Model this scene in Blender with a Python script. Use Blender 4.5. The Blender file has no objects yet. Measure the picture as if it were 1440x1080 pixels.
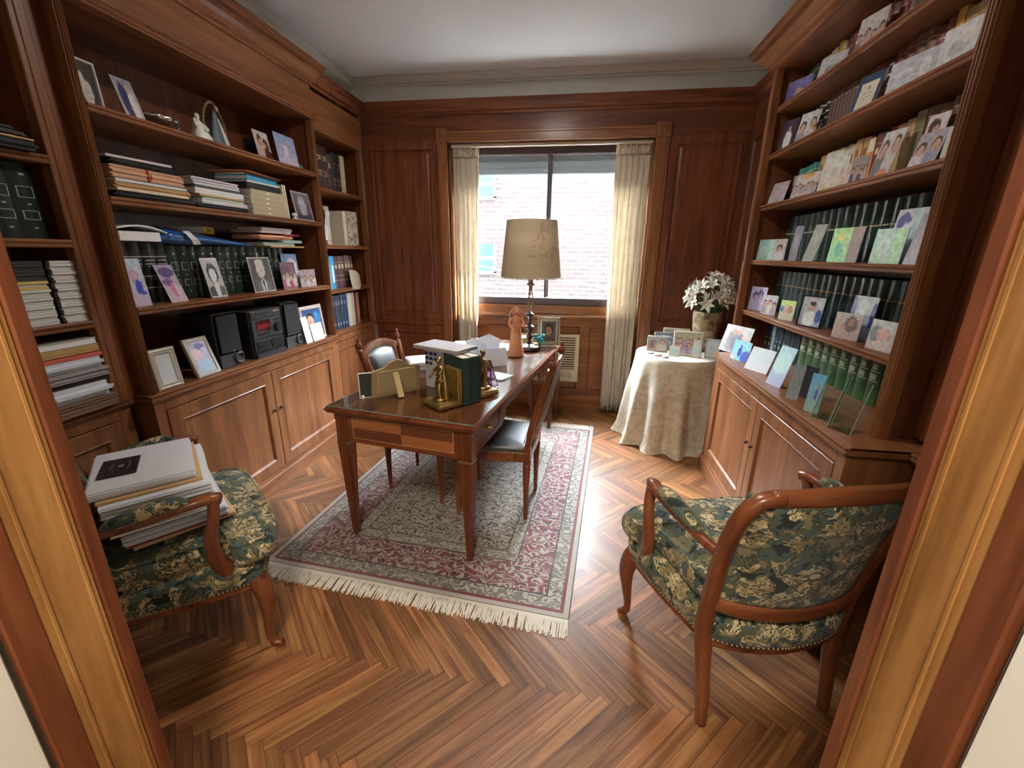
import bpy, bmesh, math, random
from mathutils import Vector, Matrix, Euler
random.seed(7)
SC = bpy.context.scene
COL = SC.collection
PI = math.pi
V = Vector

# ------------------------------------------------------------------ object helpers
def tag(o, label=None, cat=None, group=None, kind=None):
    if label: o['label'] = label
    if cat: o['category'] = cat
    if group: o['group'] = group
    if kind: o['kind'] = kind
    return o

def empty(name, label, cat, loc=(0, 0, 0), rz=0.0, group=None, rx=0.0):
    o = bpy.data.objects.new(name, None)
    o.empty_display_size = 0.05
    COL.objects.link(o)
    o.location = loc
    o.rotation_euler = (rx, 0, rz)
    return tag(o, label, cat, group)

def obj(name, bm, mats, parent=None, loc=None, rz=0.0, rx=0.0, smooth=False, label=None):
    me = bpy.data.meshes.new(name)
    if smooth:
        for f in bm.faces: f.smooth = True
    bm.to_mesh(me); bm.free()
    if not isinstance(mats, (list, tuple)): mats = [mats]
    for m in mats: me.materials.append(m)
    o = bpy.data.objects.new(name, me)
    COL.objects.link(o)
    if parent is not None: o.parent = parent
    if loc is not None: o.location = loc
    o.rotation_euler = (rx, 0, rz)
    if label: o['label'] = label
    return o

def dup(o, parent=None):
    c = o.copy(); COL.objects.link(c)
    c.parent = parent
    for ch in list(o.children): dup(ch, c)
    return c

def B(): return bmesh.new()

def smooth_by_angle(o, deg=40):
    me = o.data
    for p in me.polygons: p.use_smooth = True
    bm = bmesh.new(); bm.from_mesh(me)
    lim = math.radians(deg)
    for e in bm.edges:
        if len(e.link_faces) == 2 and e.calc_face_angle(0) > lim: e.smooth = False
    bm.to_mesh(me); bm.free()
    return o

# ------------------------------------------------------------------ geometry helpers
def quad(bm, a, b, c, d, mi=0):
    f = bm.faces.new([bm.verts.new(p) for p in (a, b, c, d)])
    f.material_index = mi
    return f

def box(bm, x0, x1, y0, y1, z0, z1, bev=0.0, mi=0, seg=1):
    vs = [bm.verts.new((x, y, z)) for x in (x0, x1) for y in (y0, y1) for z in (z0, z1)]
    idx = ((0, 1, 3, 2), (4, 6, 7, 5), (0, 4, 5, 1), (2, 3, 7, 6), (0, 2, 6, 4), (1, 5, 7, 3))
    fs = [bm.faces.new([vs[i] for i in q]) for q in idx]
    for f in fs: f.material_index = mi
    if bev > 0:
        es = list({e for f in fs for e in f.edges})
        r = bmesh.ops.bevel(bm, geom=es, offset=bev, segments=seg, affect='EDGES', clamp_overlap=True)
        for f in r['faces']: f.material_index = mi
    return bm

def xform(bm, start, mat):
    bm.verts.ensure_lookup_table()
    for v in bm.verts[start:]: v.co = mat @ v.co

def rings(bm, rs, closed=True, cap0=True, cap1=True, mi=0):
    """bridge a list of vertex-position rings"""
    vr = [[bm.verts.new(p) for p in r] for r in rs]
    n = len(rs[0])
    for a, b in zip(vr[:-1], vr[1:]):
        for i in range(n if closed else n - 1):
            j = (i + 1) % n
            f = bm.faces.new((a[i], a[j], b[j], b[i])); f.material_index = mi
    if closed and cap0 and n > 2:
        f = bm.faces.new(list(reversed(vr[0]))); f.material_index = mi
    if closed and cap1 and n > 2:
        f = bm.faces.new(vr[-1]); f.material_index = mi
    return vr

def lathe(bm, prof, n=20, c=(0, 0, 0), mi=0, axis='z'):
    rs = []
    for r, z in prof:
        ring = []
        for i in range(n):
            a = 2 * PI * i / n
            if axis == 'z': p = (c[0] + r * math.cos(a), c[1] + r * math.sin(a), c[2] + z)
            elif axis == 'x': p = (c[0] + z, c[1] + r * math.cos(a), c[2] + r * math.sin(a))
            else: p = (c[0] + r * math.sin(a), c[1] + z, c[2] + r * math.cos(a))
            ring.append(p)
        rs.append(ring)
    rings(bm, rs, mi=mi)
    return bm

def spline(pts, k=6):
    """Catmull-Rom through tuples (any dimension)"""
    P = [tuple(p) for p in pts]
    out = []
    n = len(P)
    for i in range(n - 1):
        p0 = P[max(i - 1, 0)]; p1 = P[i]; p2 = P[i + 1]; p3 = P[min(i + 2, n - 1)]
        for s in range(k):
            t = s / k
            out.append(tuple(0.5 * (2 * b + (c - a) * t + (2 * a - 5 * b + 4 * c - d) * t * t + (-a + 3 * b - 3 * c + d) * t ** 3)
                             for a, b, c, d in zip(p0, p1, p2, p3)))
    out.append(P[-1])
    return out

def tube(bm, pts, n=10, up=(0, 0, 1), e=2.0, mi=0, k=5, sm=True):
    """pts: (x,y,z,rx,ry); cross-section superellipse; rx along side axis, ry along up axis"""
    P = spline([p if len(p) == 5 else (p[0], p[1], p[2], p[3], p[3]) for p in pts], k) if sm else [p if len(p) == 5 else (p[0], p[1], p[2], p[3], p[3]) for p in pts]
    rs = []
    U = V(up)
    for i, p in enumerate(P):
        a = V(P[max(i - 1, 0)][:3]); b = V(P[min(i + 1, len(P) - 1)][:3])
        t = (b - a)
        t = t.normalized() if t.length > 1e-9 else V((0, 0, 1))
        s = t.cross(U)
        if s.length < 1e-4: s = t.cross(V((0.31, 0.8, 0.1)))
        s.normalize()
        w = s.cross(t).normalized()
        U = w if abs(w.dot(V(up))) < 0.2 else V(up)
        ring = []
        for q in range(n):
            an = 2 * PI * (q + 0.5) / n
            ca, sa = math.cos(an), math.sin(an)
            x = math.copysign(abs(ca) ** (2 / e), ca) * p[3]
            y = math.copysign(abs(sa) ** (2 / e), sa) * p[4]
            ring.append(V(p[:3]) + s * x + w * y)
        rs.append(ring)
    rings(bm, rs, mi=mi)
    return bm

def ring_panel(bm, O, U, W, N, w, h, rs, mi=0, mi_field=None):
    """panelled board: rs = [(inset, height along N)]; last ring is capped"""
    O, U, W, N = V(O), V(U), V(W), V(N)
    R = []
    for ins, d in rs:
        R.append([O + U * ins + W * ins + N * d, O + U * (w - ins) + W * ins + N * d,
                  O + U * (w - ins) + W * (h - ins) + N * d, O + U * ins + W * (h - ins) + N * d])
    vr = rings(bm, R, cap0=False, cap1=False, mi=mi)
    f = bm.faces.new(vr[-1]); f.material_index = mi if mi_field is None else mi_field
    return bm

def moulding(bm, prof, path, mi=0):
    """prof: closed (d,z) outline, d outwards to the right of the XY path; mitred corners"""
    P = [V((p[0], p[1])) for p in path]
    n = len(P)
    rs = []
    for i in range(n):
        d0 = (P[i] - P[i - 1]).normalized() if i > 0 else None
        d1 = (P[i + 1] - P[i]).normalized() if i < n - 1 else None
        if d0 is None: d0 = d1
        if d1 is None: d1 = d0
        n0 = V((d0.y, -d0.x)); n1 = V((d1.y, -d1.x))
        m = (n0 + n1)
        m = m / m.dot(n0) if m.length > 1e-6 else n0
        rs.append([(P[i].x + m.x * d, P[i].y + m.y * d, z) for d, z in prof])
    rings(bm, rs, mi=mi)
    bmesh.ops.recalc_face_normals(bm, faces=bm.faces[:])
    return bm

def prism(bm, poly, z0, z1, mi=0):
    rings(bm, [[(x, y, z0) for x, y in poly], [(x, y, z1) for x, y in poly]], mi=mi)
    return bm

def outline(n, fn): return [fn(2 * PI * i / n) for i in range(n)]

def dome_slab(bm, plan, z0, z1, side=0.012, edge=0.02, puff=0.015, mi=0, c=None):
    """cushion: plan polygon, rounded sides, domed top"""
    cx = sum(p[0] for p in plan) / len(plan) if c is None else c[0]
    cy = sum(p[1] for p in plan) / len(plan) if c is None else c[1]
    def sc(s, z): return [(cx + (x - cx) * s, cy + (y - cy) * s, z) for x, y in plan]
    R = max(math.hypot(x - cx, y - cy) for x, y in plan)
    h = z1 - z0
    rs = [sc(1 - edge / R, z0)]
    for i in range(1, 6):
        t = i / 6
        rs.append(sc(1 + side / R * math.sin(PI * t), z0 + h * t * 0.9))
    for s, dz in ((1 - edge * .4 / R, .95), (1 - edge / R, 1.0)):
        rs.append(sc(s, z0 + h * dz))
    for s in (.75, .5, .25, .02):
        rs.append(sc(s, z1 + puff * (1 - s * s)))
    rings(bm, rs, mi=mi)
    return bm

def blob(bm, c, r, n=10, m=7, mi=0, rot=None):
    """ellipsoid"""
    s = len(bm.verts)
    rs = []
    for j in range(m + 1):
        th = PI * j / m
        rs.append([(r[0] * max(math.sin(th), .02) * math.cos(2 * PI * i / n), r[1] * max(math.sin(th), .02) * math.sin(2 * PI * i / n), -r[2] * math.cos(th)) for i in range(n)])
    rings(bm, rs, mi=mi)
    M = Matrix.Translation(c)
    if rot: M = M @ Euler(rot).to_matrix().to_4x4()
    xform(bm, s, M)
    return bm

# ------------------------------------------------------------------ materials
MATS = {}
def nmat(name):
    m = bpy.data.materials.new(name); m.use_nodes = True
    nt = m.node_tree
    b = nt.nodes['Principled BSDF']
    return m, nt, b

def L(nt, a, b): nt.links.new(a, b)

def plain(name, col, rough=.5, metal=0.0, spec=.5, coat=0.0, alpha=1.0, noise=0.0, nscale=30, trans=0.0):
    if name in MATS: return MATS[name]
    m, nt, b = nmat(name)
    b.inputs['Base Color'].default_value = (*col, 1)
    b.inputs['Roughness'].default_value = rough
    b.inputs['Metallic'].default_value = metal
    b.inputs['Specular IOR Level'].default_value = spec
    b.inputs['Coat Weight'].default_value = coat
    b.inputs['Coat Roughness'].default_value = .08
    if noise > 0:
        tc = nt.nodes.new('ShaderNodeTexCoord')
        nz = nt.nodes.new('ShaderNodeTexNoise'); nz.inputs['Scale'].default_value = nscale; nz.inputs['Detail'].default_value = 5
        L(nt, tc.outputs['Object'], nz.inputs['Vector'])
        mx = nt.nodes.new('ShaderNodeMix'); mx.data_type = 'RGBA'
        mx.inputs[6].default_value = (*[max(0, c * (1 - noise)) for c in col], 1)
        mx.inputs[7].default_value = (*[min(1, c * (1 + noise)) for c in col], 1)
        L(nt, nz.outputs['Fac'], mx.inputs[0]); L(nt, mx.outputs[2], b.inputs['Base Color'])
    MATS[name] = m
    return m

def wood(name, cols, axis='z', rough=.38, scale=1.0, coat=0.25, streak=1.0, bump=.06, spec=.28):
    key = f'{name}_{axis}'
    if key in MATS: return MATS[key]
    m, nt, b = nmat(key)
    tc = nt.nodes.new('ShaderNodeTexCoord')
    oi = nt.nodes.new('ShaderNodeObjectInfo')
    ml = nt.nodes.new('ShaderNodeVectorMath'); ml.operation = 'SCALE'
    cx = nt.nodes.new('ShaderNodeCombineXYZ')
    for i in range(3): L(nt, oi.outputs['Random'], cx.inputs[i])
    ml.inputs['Scale'].default_value = 17.0
    L(nt, cx.outputs[0], ml.inputs[0])
    ad = nt.nodes.new('ShaderNodeVectorMath'); ad.operation = 'ADD'
    L(nt, tc.outputs['Object'], ad.inputs[0]); L(nt, ml.outputs[0], ad.inputs[1])
    mp = nt.nodes.new('ShaderNodeMapping')
    s = [14 * scale, 14 * scale, 14 * scale]; s['xyz'.index(axis)] = 1.1 * scale
    mp.inputs['Scale'].default_value = s
    L(nt, ad.outputs[0], mp.inputs['Vector'])
    n1 = nt.nodes.new('ShaderNodeTexNoise'); n1.inputs['Scale'].default_value = 1.0; n1.inputs['Detail'].default_value = 7
    n1.inputs['Roughness'].default_value = .62; n1.inputs['Distortion'].default_value = .5 * streak
    L(nt, mp.outputs[0], n1.inputs['Vector'])
    n2 = nt.nodes.new('ShaderNodeTexNoise'); n2.inputs['Scale'].default_value = 7.0; n2.inputs['Detail'].default_value = 4
    L(nt, mp.outputs[0], n2.inputs['Vector'])
    mt = nt.nodes.new('ShaderNodeMath'); mt.operation = 'MULTIPLY_ADD'
    mt.inputs[1].default_value = .28; 
    L(nt, n2.outputs['Fac'], mt.inputs[0]); 
    sb = nt.nodes.new('ShaderNodeMath'); sb.operation = 'MULTIPLY_ADD'; sb.inputs[1].default_value = 1.0; sb.inputs[2].default_value = -.14
    L(nt, n1.outputs['Fac'], sb.inputs[0]); L(nt, sb.outputs[0], mt.inputs[2])
    cr = nt.nodes.new('ShaderNodeValToRGB')
    el = cr.color_ramp.elements
    el[0].position = .30; el[0].color = (*cols[0], 1)
    el[1].position = .72; el[1].color = (*cols[2], 1)
    e = cr.color_ramp.elements.new(.5); e.color = (*cols[1], 1)
    L(nt, mt.outputs[0], cr.inputs[0]); L(nt, cr.outputs[0], b.inputs['Base Color'])
    b.inputs['Roughness'].default_value = rough
    b.inputs['Coat Weight'].default_value = coat * .6; b.inputs['Coat Roughness'].default_value = .2
    b.inputs['Specular IOR Level'].default_value = spec
    bp = nt.nodes.new('ShaderNodeBump'); bp.inputs['Strength'].default_value = bump; bp.inputs['Distance'].default_value = .004
    L(nt, mt.outputs[0], bp.inputs['Height']); L(nt, bp.outputs[0], b.inputs['Normal'])
    MATS[key] = m
    return m

MAHO = ((.070, .019, .008), (.140, .040, .0155), (.212, .070, .027))
def maho(ax='z'): return wood('mahogany', MAHO, ax, rough=.42)
MAHO_LIT = ((.115, .039, .014), (.195, .073, .027), (.275, .115, .045))  # same wood as the mahogany above, light put in as a paler, oranger tone
def cab(ax='z'): return wood('cabinet_mahogany', MAHO_LIT, ax, rough=.4)
GOLD = ((.20, .085, .022), (.36, .17, .052), (.50, .26, .09))
def goldw(ax='z'): return wood('golden_cedar', GOLD, ax, rough=.5, scale=.8, coat=.1)
DESK = ((.060, .015, .006), (.125, .032, .011), (.20, .058, .019))
def deskw(ax='z'): return wood('desk_mahogany', DESK, ax, rough=.3, coat=.4)
CHR = ((.085, .022, .009), (.17, .050, .018), (.25, .085, .03))
def chairw(ax='z'): return wood('chair_beech', CHR, ax, rough=.3, coat=.45, bump=.02)

def strip_material():
    m, nt, b = nmat('oak_parquet')
    at = nt.nodes.new('ShaderNodeAttribute'); at.attribute_name = 'plank'   # r = random, g = unused
    uv = nt.nodes.new('ShaderNodeUVMap')
    mp = nt.nodes.new('ShaderNodeMapping'); mp.inputs['Scale'].default_value = (2.2, 38, 1)
    L(nt, uv.outputs[0], mp.inputs['Vector'])
    n1 = nt.nodes.new('ShaderNodeTexNoise'); n1.inputs['Scale'].default_value = 1.0; n1.inputs['Detail'].default_value = 6; n1.inputs['Distortion'].default_value = .9
    L(nt, mp.outputs[0], n1.inputs['Vector'])
    cr = nt.nodes.new('ShaderNodeValToRGB'); el = cr.color_ramp.elements
    el[0].position = .3; el[0].color = (.105, .040, .013, 1)
    el[1].position = .75; el[1].color = (.34, .165, .060, 1)
    e = el.new(.52); e.color = (.215, .090, .030, 1)
    L(nt, n1.outputs['Fac'], cr.inputs[0])
    hs = nt.nodes.new('ShaderNodeHueSaturation')
    mr = nt.nodes.new('ShaderNodeMapRange'); mr.inputs['To Min'].default_value = .62; mr.inputs['To Max'].default_value = 1.25
    sp = nt.nodes.new('ShaderNodeSeparateColor')
    L(nt, at.outputs['Color'], sp.inputs[0])
    L(nt, sp.outputs[0], mr.inputs['Value']); L(nt, mr.outputs[0], hs.inputs['Value'])
    mr2 = nt.nodes.new('ShaderNodeMapRange'); mr2.inputs['To Min'].default_value = .492; mr2.inputs['To Max'].default_value = .504
    L(nt, sp.outputs[1], mr2.inputs['Value']); L(nt, mr2.outputs[0], hs.inputs['Hue'])
    L(nt, cr.outputs[0], hs.inputs['Color']); L(nt, hs.outputs[0], b.inputs['Base Color'])
    b.inputs['Roughness'].default_value = .46
    b.inputs['Coat Weight'].default_value = .12; b.inputs['Coat Roughness'].default_value = .25; b.inputs['Specular IOR Level'].default_value = .35
    bp = nt.nodes.new('ShaderNodeBump'); bp.inputs['Strength'].default_value = .12; bp.inputs['Distance'].default_value = .003
    L(nt, n1.outputs['Fac'], bp.inputs['Height']); L(nt, bp.outputs[0], b.inputs['Normal'])
    return m

def glass_mat(name, tint=(1, 1, 1), rough=0.0, amount=.9):
    if name in MATS: return MATS[name]
    m = bpy.data.materials.new(name); m.use_nodes = True
    nt = m.node_tree; nt.nodes.clear()
    out = nt.nodes.new('ShaderNodeOutputMaterial')
    tr = nt.nodes.new('ShaderNodeBsdfTransparent'); tr.inputs[0].default_value = (*tint, 1)
    gl = nt.nodes.new('ShaderNodeBsdfGlossy'); gl.inputs['Roughness'].default_value = rough
    fr = nt.nodes.new('ShaderNodeFresnel'); fr.inputs[0].default_value = 1.5
    ge = nt.nodes.new('ShaderNodeNewGeometry')
    iv = nt.nodes.new('ShaderNodeMath'); iv.operation = 'SUBTRACT'; iv.inputs[0].default_value = 1.0; L(nt, ge.outputs['Backfacing'], iv.inputs[1])
    fm = nt.nodes.new('ShaderNodeMath'); fm.operation = 'MULTIPLY'; L(nt, fr.outputs[0], fm.inputs[0]); L(nt, iv.outputs[0], fm.inputs[1])
    mx = nt.nodes.new('ShaderNodeMixShader')
    L(nt, fm.outputs[0], mx.inputs[0]); L(nt, tr.outputs[0], mx.inputs[1]); L(nt, gl.outputs[0], mx.inputs[2])
    L(nt, mx.outputs[0], out.inputs[0])
    MATS[name] = m
    return m

def cloth(name, c0, c1, scale=9, rough=.85, thr=(.42, .55), weave=True, trans=0.0, sheen=.2):
    """damask: two close tones in a warped leafy pattern"""
    if name in MATS: return MATS[name]
    m, nt, b = nmat(name)
    tc = nt.nodes.new('ShaderNodeTexCoord')
    nz = nt.nodes.new('ShaderNodeTexNoise'); nz.inputs['Scale'].default_value = scale; nz.inputs['Detail'].default_value = 3; nz.inputs['Distortion'].default_value = 1.6
    L(nt, tc.outputs['Object'], nz.inputs['Vector'])
    cr = nt.nodes.new('ShaderNodeValToRGB'); el = cr.color_ramp.elements
    el[0].position = thr[0]; el[0].color = (*c0, 1); el[1].position = thr[1]; el[1].color = (*c1, 1)
    L(nt, nz.outputs['Fac'], cr.inputs[0]); L(nt, cr.outputs[0], b.inputs['Base Color'])
    b.inputs['Roughness'].default_value = rough
    b.inputs['Sheen Weight'].default_value = sheen
    b.inputs['Specular IOR Level'].default_value = .2
    if trans > 0:
        out = nt.nodes['Material Output']
        t = nt.nodes.new('ShaderNodeBsdfTranslucent'); L(nt, cr.outputs[0], t.inputs[0])
        mx = nt.nodes.new('ShaderNodeMixShader'); mx.inputs[0].default_value = trans
        L(nt, b.outputs[0], mx.inputs[1]); L(nt, t.outputs[0], mx.inputs[2]); L(nt, mx.outputs[0], out.inputs[0])
    MATS[name] = m
    return m

def tapestry():
    if 'verdure' in MATS: return MATS['verdure']
    m, nt, b = nmat('verdure_tapestry')
    tc = nt.nodes.new('ShaderNodeTexCoord')
    w = nt.nodes.new('ShaderNodeTexNoise'); w.inputs['Scale'].default_value = 10; w.inputs['Detail'].default_value = 4; w.inputs['Roughness'].default_value = .5
    L(nt, tc.outputs['Object'], w.inputs['Vector'])
    sc = nt.nodes.new('ShaderNodeVectorMath'); sc.operation = 'SCALE'; sc.inputs['Scale'].default_value = .20
    L(nt, w.outputs['Color'], sc.inputs[0])
    ad = nt.nodes.new('ShaderNodeVectorMath'); ad.operation = 'ADD'
    L(nt, tc.outputs['Object'], ad.inputs[0]); L(nt, sc.outputs[0], ad.inputs[1])
    # ground: teal / olive / near-black
    g = nt.nodes.new('ShaderNodeTexNoise'); g.inputs['Scale'].default_value = 19; g.inputs['Detail'].default_value = 5
    L(nt, ad.outputs[0], g.inputs['Vector'])
    cr = nt.nodes.new('ShaderNodeValToRGB'); cr.color_ramp.interpolation = 'CONSTANT'; el = cr.color_ramp.elements
    el[0].position = 0; el[0].color = (.016, .020, .014, 1)
    el[1].position = .42; el[1].color = (.050, .085, .085, 1)
    for p, c in ((.48, (.085, .085, .042, 1)), (.53, (.035, .045, .028, 1)), (.57, (.17, .145, .075, 1))):
        e = el.new(p); e.color = c
    L(nt, g.outputs['Fac'], cr.inputs[0])
    # leaves: wavy bands broken by voronoi
    wv = nt.nodes.new('ShaderNodeTexWave'); wv.wave_type = 'RINGS'; wv.inputs['Scale'].default_value = 13; wv.inputs['Distortion'].default_value = 15
    wv.inputs['Detail'].default_value = 4; wv.inputs['Detail Scale'].default_value = 2.2; wv.inputs['Detail Roughness'].default_value = .55
    L(nt, ad.outputs[0], wv.inputs['Vector'])
    vo = nt.nodes.new('ShaderNodeTexVoronoi'); vo.inputs['Scale'].default_value = 15
    L(nt, ad.outputs[0], vo.inputs['Vector'])
    lt = nt.nodes.new('ShaderNodeMath'); lt.operation = 'GREATER_THAN'; lt.inputs[1].default_value = .42
    L(nt, wv.outputs['Fac'], lt.inputs[0])
    lv = nt.nodes.new('ShaderNodeMath'); lv.operation = 'LESS_THAN'; lv.inputs[1].default_value = .52
    L(nt, vo.outputs['Distance'], lv.inputs[0])
    mu = nt.nodes.new('ShaderNodeMath'); mu.operation = 'MULTIPLY'
    L(nt, lt.outputs[0], mu.inputs[0]); L(nt, lv.outputs[0], mu.inputs[1])
    n3 = nt.nodes.new('ShaderNodeTexNoise'); n3.inputs['Scale'].default_value = 25
    L(nt, tc.outputs['Object'], n3.inputs['Vector'])
    c2 = nt.nodes.new('ShaderNodeValToRGB'); e2 = c2.color_ramp.elements
    e2[0].position = .35; e2[0].color = (.22, .15, .06, 1); e2[1].position = .62; e2[1].color = (.56, .44, .25, 1)
    L(nt, n3.outputs['Fac'], c2.inputs[0])
    mx = nt.nodes.new('ShaderNodeMix'); mx.data_type = 'RGBA'
    L(nt, mu.outputs[0], mx.inputs[0]); L(nt, cr.outputs[0], mx.inputs[6]); L(nt, c2.outputs[0], mx.inputs[7])
    L(nt, mx.outputs[2], b.inputs['Base Color'])
    b.inputs['Roughness'].default_value = .85; b.inputs['Sheen Weight'].default_value = .15; b.inputs['Specular IOR Level'].default_value = .2
    n4 = nt.nodes.new('ShaderNodeTexNoise'); n4.inputs['Scale'].default_value = 420
    L(nt, tc.outputs['Object'], n4.inputs['Vector'])
    bp = nt.nodes.new('ShaderNodeBump'); bp.inputs['Strength'].default_value = .25; bp.inputs['Distance'].default_value = .002
    L(nt, n4.outputs['Fac'], bp.inputs['Height']); L(nt, bp.outputs[0], b.inputs['Normal'])
    MATS['verdure'] = m
    return m

def picture(name, top, bot, blobs, border=None, bw=.06, grain=.35, rough=.25):
    """a print: vertical two-tone ground plus coloured patches; UV 0..1"""
    if name in MATS: return MATS[name]
    m, nt, b = nmat(name)
    uv = nt.nodes.new('ShaderNodeUVMap')
    nz = nt.nodes.new('ShaderNodeTexNoise'); nz.inputs['Scale'].default_value = 5; nz.inputs['Detail'].default_value = 3
    L(nt, uv.outputs[0], nz.inputs['Vector'])
    s1 = nt.nodes.new('ShaderNodeVectorMath'); s1.operation = 'MULTIPLY_ADD'
    s1.inputs[1].default_value = (.16, .16, 0); s1.inputs[2].default_value = (-.08, -.08, 0)
    L(nt, nz.outputs['Color'], s1.inputs[0])
    wp = nt.nodes.new('ShaderNodeVectorMath'); wp.operation = 'ADD'
    L(nt, uv.outputs[0], wp.inputs[0]); L(nt, s1.outputs[0], wp.inputs[1])
    sx = nt.nodes.new('ShaderNodeSeparateXYZ'); L(nt, wp.outputs[0], sx.inputs[0])
    mx = nt.nodes.new('ShaderNodeMix'); mx.data_type = 'RGBA'
    mx.inputs[6].default_value = (*bot, 1); mx.inputs[7].default_value = (*top, 1)
    L(nt, sx.outputs[1], mx.inputs[0])
    cur = mx.outputs[2]
    for (u, v, ru, rv, col) in blobs:
        a = nt.nodes.new('ShaderNodeVectorMath'); a.operation = 'SUBTRACT'; a.inputs[1].default_value = (u, v, 0)
        L(nt, wp.outputs[0], a.inputs[0])
        d = nt.nodes.new('ShaderNodeVectorMath'); d.operation = 'MULTIPLY'; d.inputs[1].default_value = (1 / ru, 1 / rv, 0)
        L(nt, a.outputs[0], d.inputs[0])
        le = nt.nodes.new('ShaderNodeVectorMath'); le.operation = 'LENGTH'; L(nt, d.outputs[0], le.inputs[0])
        mr = nt.nodes.new('ShaderNodeMapRange'); mr.inputs['From Min'].default_value = 1.08; mr.inputs['From Max'].default_value = .86
        L(nt, le.outputs['Value'], mr.inputs['Value'])
        k = nt.nodes.new('ShaderNodeMix'); k.data_type = 'RGBA'; k.inputs[7].default_value = (*col, 1)
        L(nt, mr.outputs[0], k.inputs[0]); L(nt, cur, k.inputs[6]); cur = k.outputs[2]
    n2 = nt.nodes.new('ShaderNodeTexNoise'); n2.inputs['Scale'].default_value = 7; n2.inputs['Detail'].default_value = 5
    L(nt, uv.outputs[0], n2.inputs['Vector'])
    hv = nt.nodes.new('ShaderNodeHueSaturation')
    m3 = nt.nodes.new('ShaderNodeMapRange'); m3.inputs['From Min'].default_value = .25; m3.inputs['From Max'].default_value = .75
    m3.inputs['To Min'].default_value = 1 - grain * .8; m3.inputs['To Max'].default_value = 1 + grain * .8
    L(nt, n2.outputs['Fac'], m3.inputs['Value']); L(nt, m3.outputs[0], hv.inputs['Value']); L(nt, cur, hv.inputs['Color'])
    cur = hv.outputs[0]
    if border:
        a = nt.nodes.new('ShaderNodeVectorMath'); a.operation = 'SUBTRACT'; a.inputs[1].default_value = (.5, .5, 0)
        L(nt, uv.outputs[0], a.inputs[0])
        ab = nt.nodes.new('ShaderNodeVectorMath'); ab.operation = 'ABSOLUTE'; L(nt, a.outputs[0], ab.inputs[0])
        s = nt.nodes.new('ShaderNodeSeparateXYZ'); L(nt, ab.outputs[0], s.inputs[0])
        mxm = nt.nodes.new('ShaderNodeMath'); mxm.operation = 'MAXIMUM'; L(nt, s.outputs[0], mxm.inputs[0]); L(nt, s.outputs[1], mxm.inputs[1])
        g = nt.nodes.new('ShaderNodeMath'); g.operation = 'GREATER_THAN'; g.inputs[1].default_value = .5 - bw
        L(nt, mxm.outputs[0], g.inputs[0])
        k = nt.nodes.new('ShaderNodeMix'); k.data_type = 'RGBA'; k.inputs[7].default_value = (*border, 1)
        L(nt, g.outputs[0], k.inputs[0]); L(nt, cur, k.inputs[6]); cur = k.outputs[2]
    L(nt, cur, b.inputs['Base Color'])
    b.inputs['Roughness'].default_value = rough
    MATS[name] = m
    return m

SKIN = (.46, .28, .21); DK = (.085, .06, .05)
def people(n, cloths, hair=DK, skin=SKIN, y=.5, s=1.0):
    out = []
    for i in range(n):
        u = (i + .5) / n if n > 1 else .5
        r = min(.17, .34 / n + .02) * s
        vv = y + .07 * math.sin(i * 2.3)
        out.append((u, vv - r * 2.2, r * 1.7, r * 1.9, cloths[i % len(cloths)]))
        out.append((u, vv + r * .35, r * 1.02, r * 1.15, hair))
        out.append((u, vv, r * .8, r, skin))
    return out

white_paper = plain('white_paper', (.78, .78, .80), .8)
cream_paper = plain('cream_paper', (.66, .60, .47), .8, noise=.08, nscale=60)
black_plastic = plain('black_plastic', (.012, .012, .014), .35)
black_board = plain('black_board', (.014, .014, .015), .6)
silver = plain('silver', (.75, .74, .70), .25, metal=1.0)
brass = plain('brass', (.55, .38, .14), .3, metal=1.0)
gilt = plain('gilt_bronze', (.42, .30, .10), .38, metal=.9, noise=.5, nscale=40)
giltband = plain('gilt_lettering', (.50, .42, .22), .45, metal=.3)
leather = plain('black_leather', (.016, .017, .021), .46, spec=1.0, coat=.1)
white_paint = plain('white_paint', (.70, .69, .64), .5)
door_paint = plain('door_paint', (.74, .72, .64), .4)
# ================================================================== CAMERA
cam_d = bpy.data.cameras.new('camera'); cam = bpy.data.objects.new('camera', cam_d); COL.objects.link(cam)
cam_d.sensor_width = 36; cam_d.sensor_fit = 'HORIZONTAL'; cam_d.lens = 596.6 / 1440 * 36
cam_d.clip_start = .02
Yw, Pt, Ro = math.radians(-8.40749577), math.radians(17.08319115), math.radians(.67418749)
Fv = V((math.sin(Yw) * math.cos(Pt), math.cos(Yw) * math.cos(Pt), -math.sin(Pt)))
Rt = V((math.cos(Yw), -math.sin(Yw), 0)); Up = Rt.cross(Fv)
Rr = Rt * math.cos(Ro) + Up * math.sin(Ro); Ur = Up * math.cos(Ro) - Rt * math.sin(Ro)
M = Matrix((( Rr.x, Ur.x, -Fv.x), (Rr.y, Ur.y, -Fv.y), (Rr.z, Ur.z, -Fv.z))).to_4x4()
cam.matrix_world = Matrix.Translation((0, 0, 1.5)) @ M
SC.camera = cam

# ================================================================== SHELL
def struct(name, bm, mats, smooth=False):
    return tag(obj(name, bm, mats, smooth=smooth), kind='structure')

XL, XR = -1.925, 1.27          # panelled side faces
YB = 3.92                      # panelled window wall
ZC = 2.90                      # ceiling
ZW = 2.70                      # top of the woodwork

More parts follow.
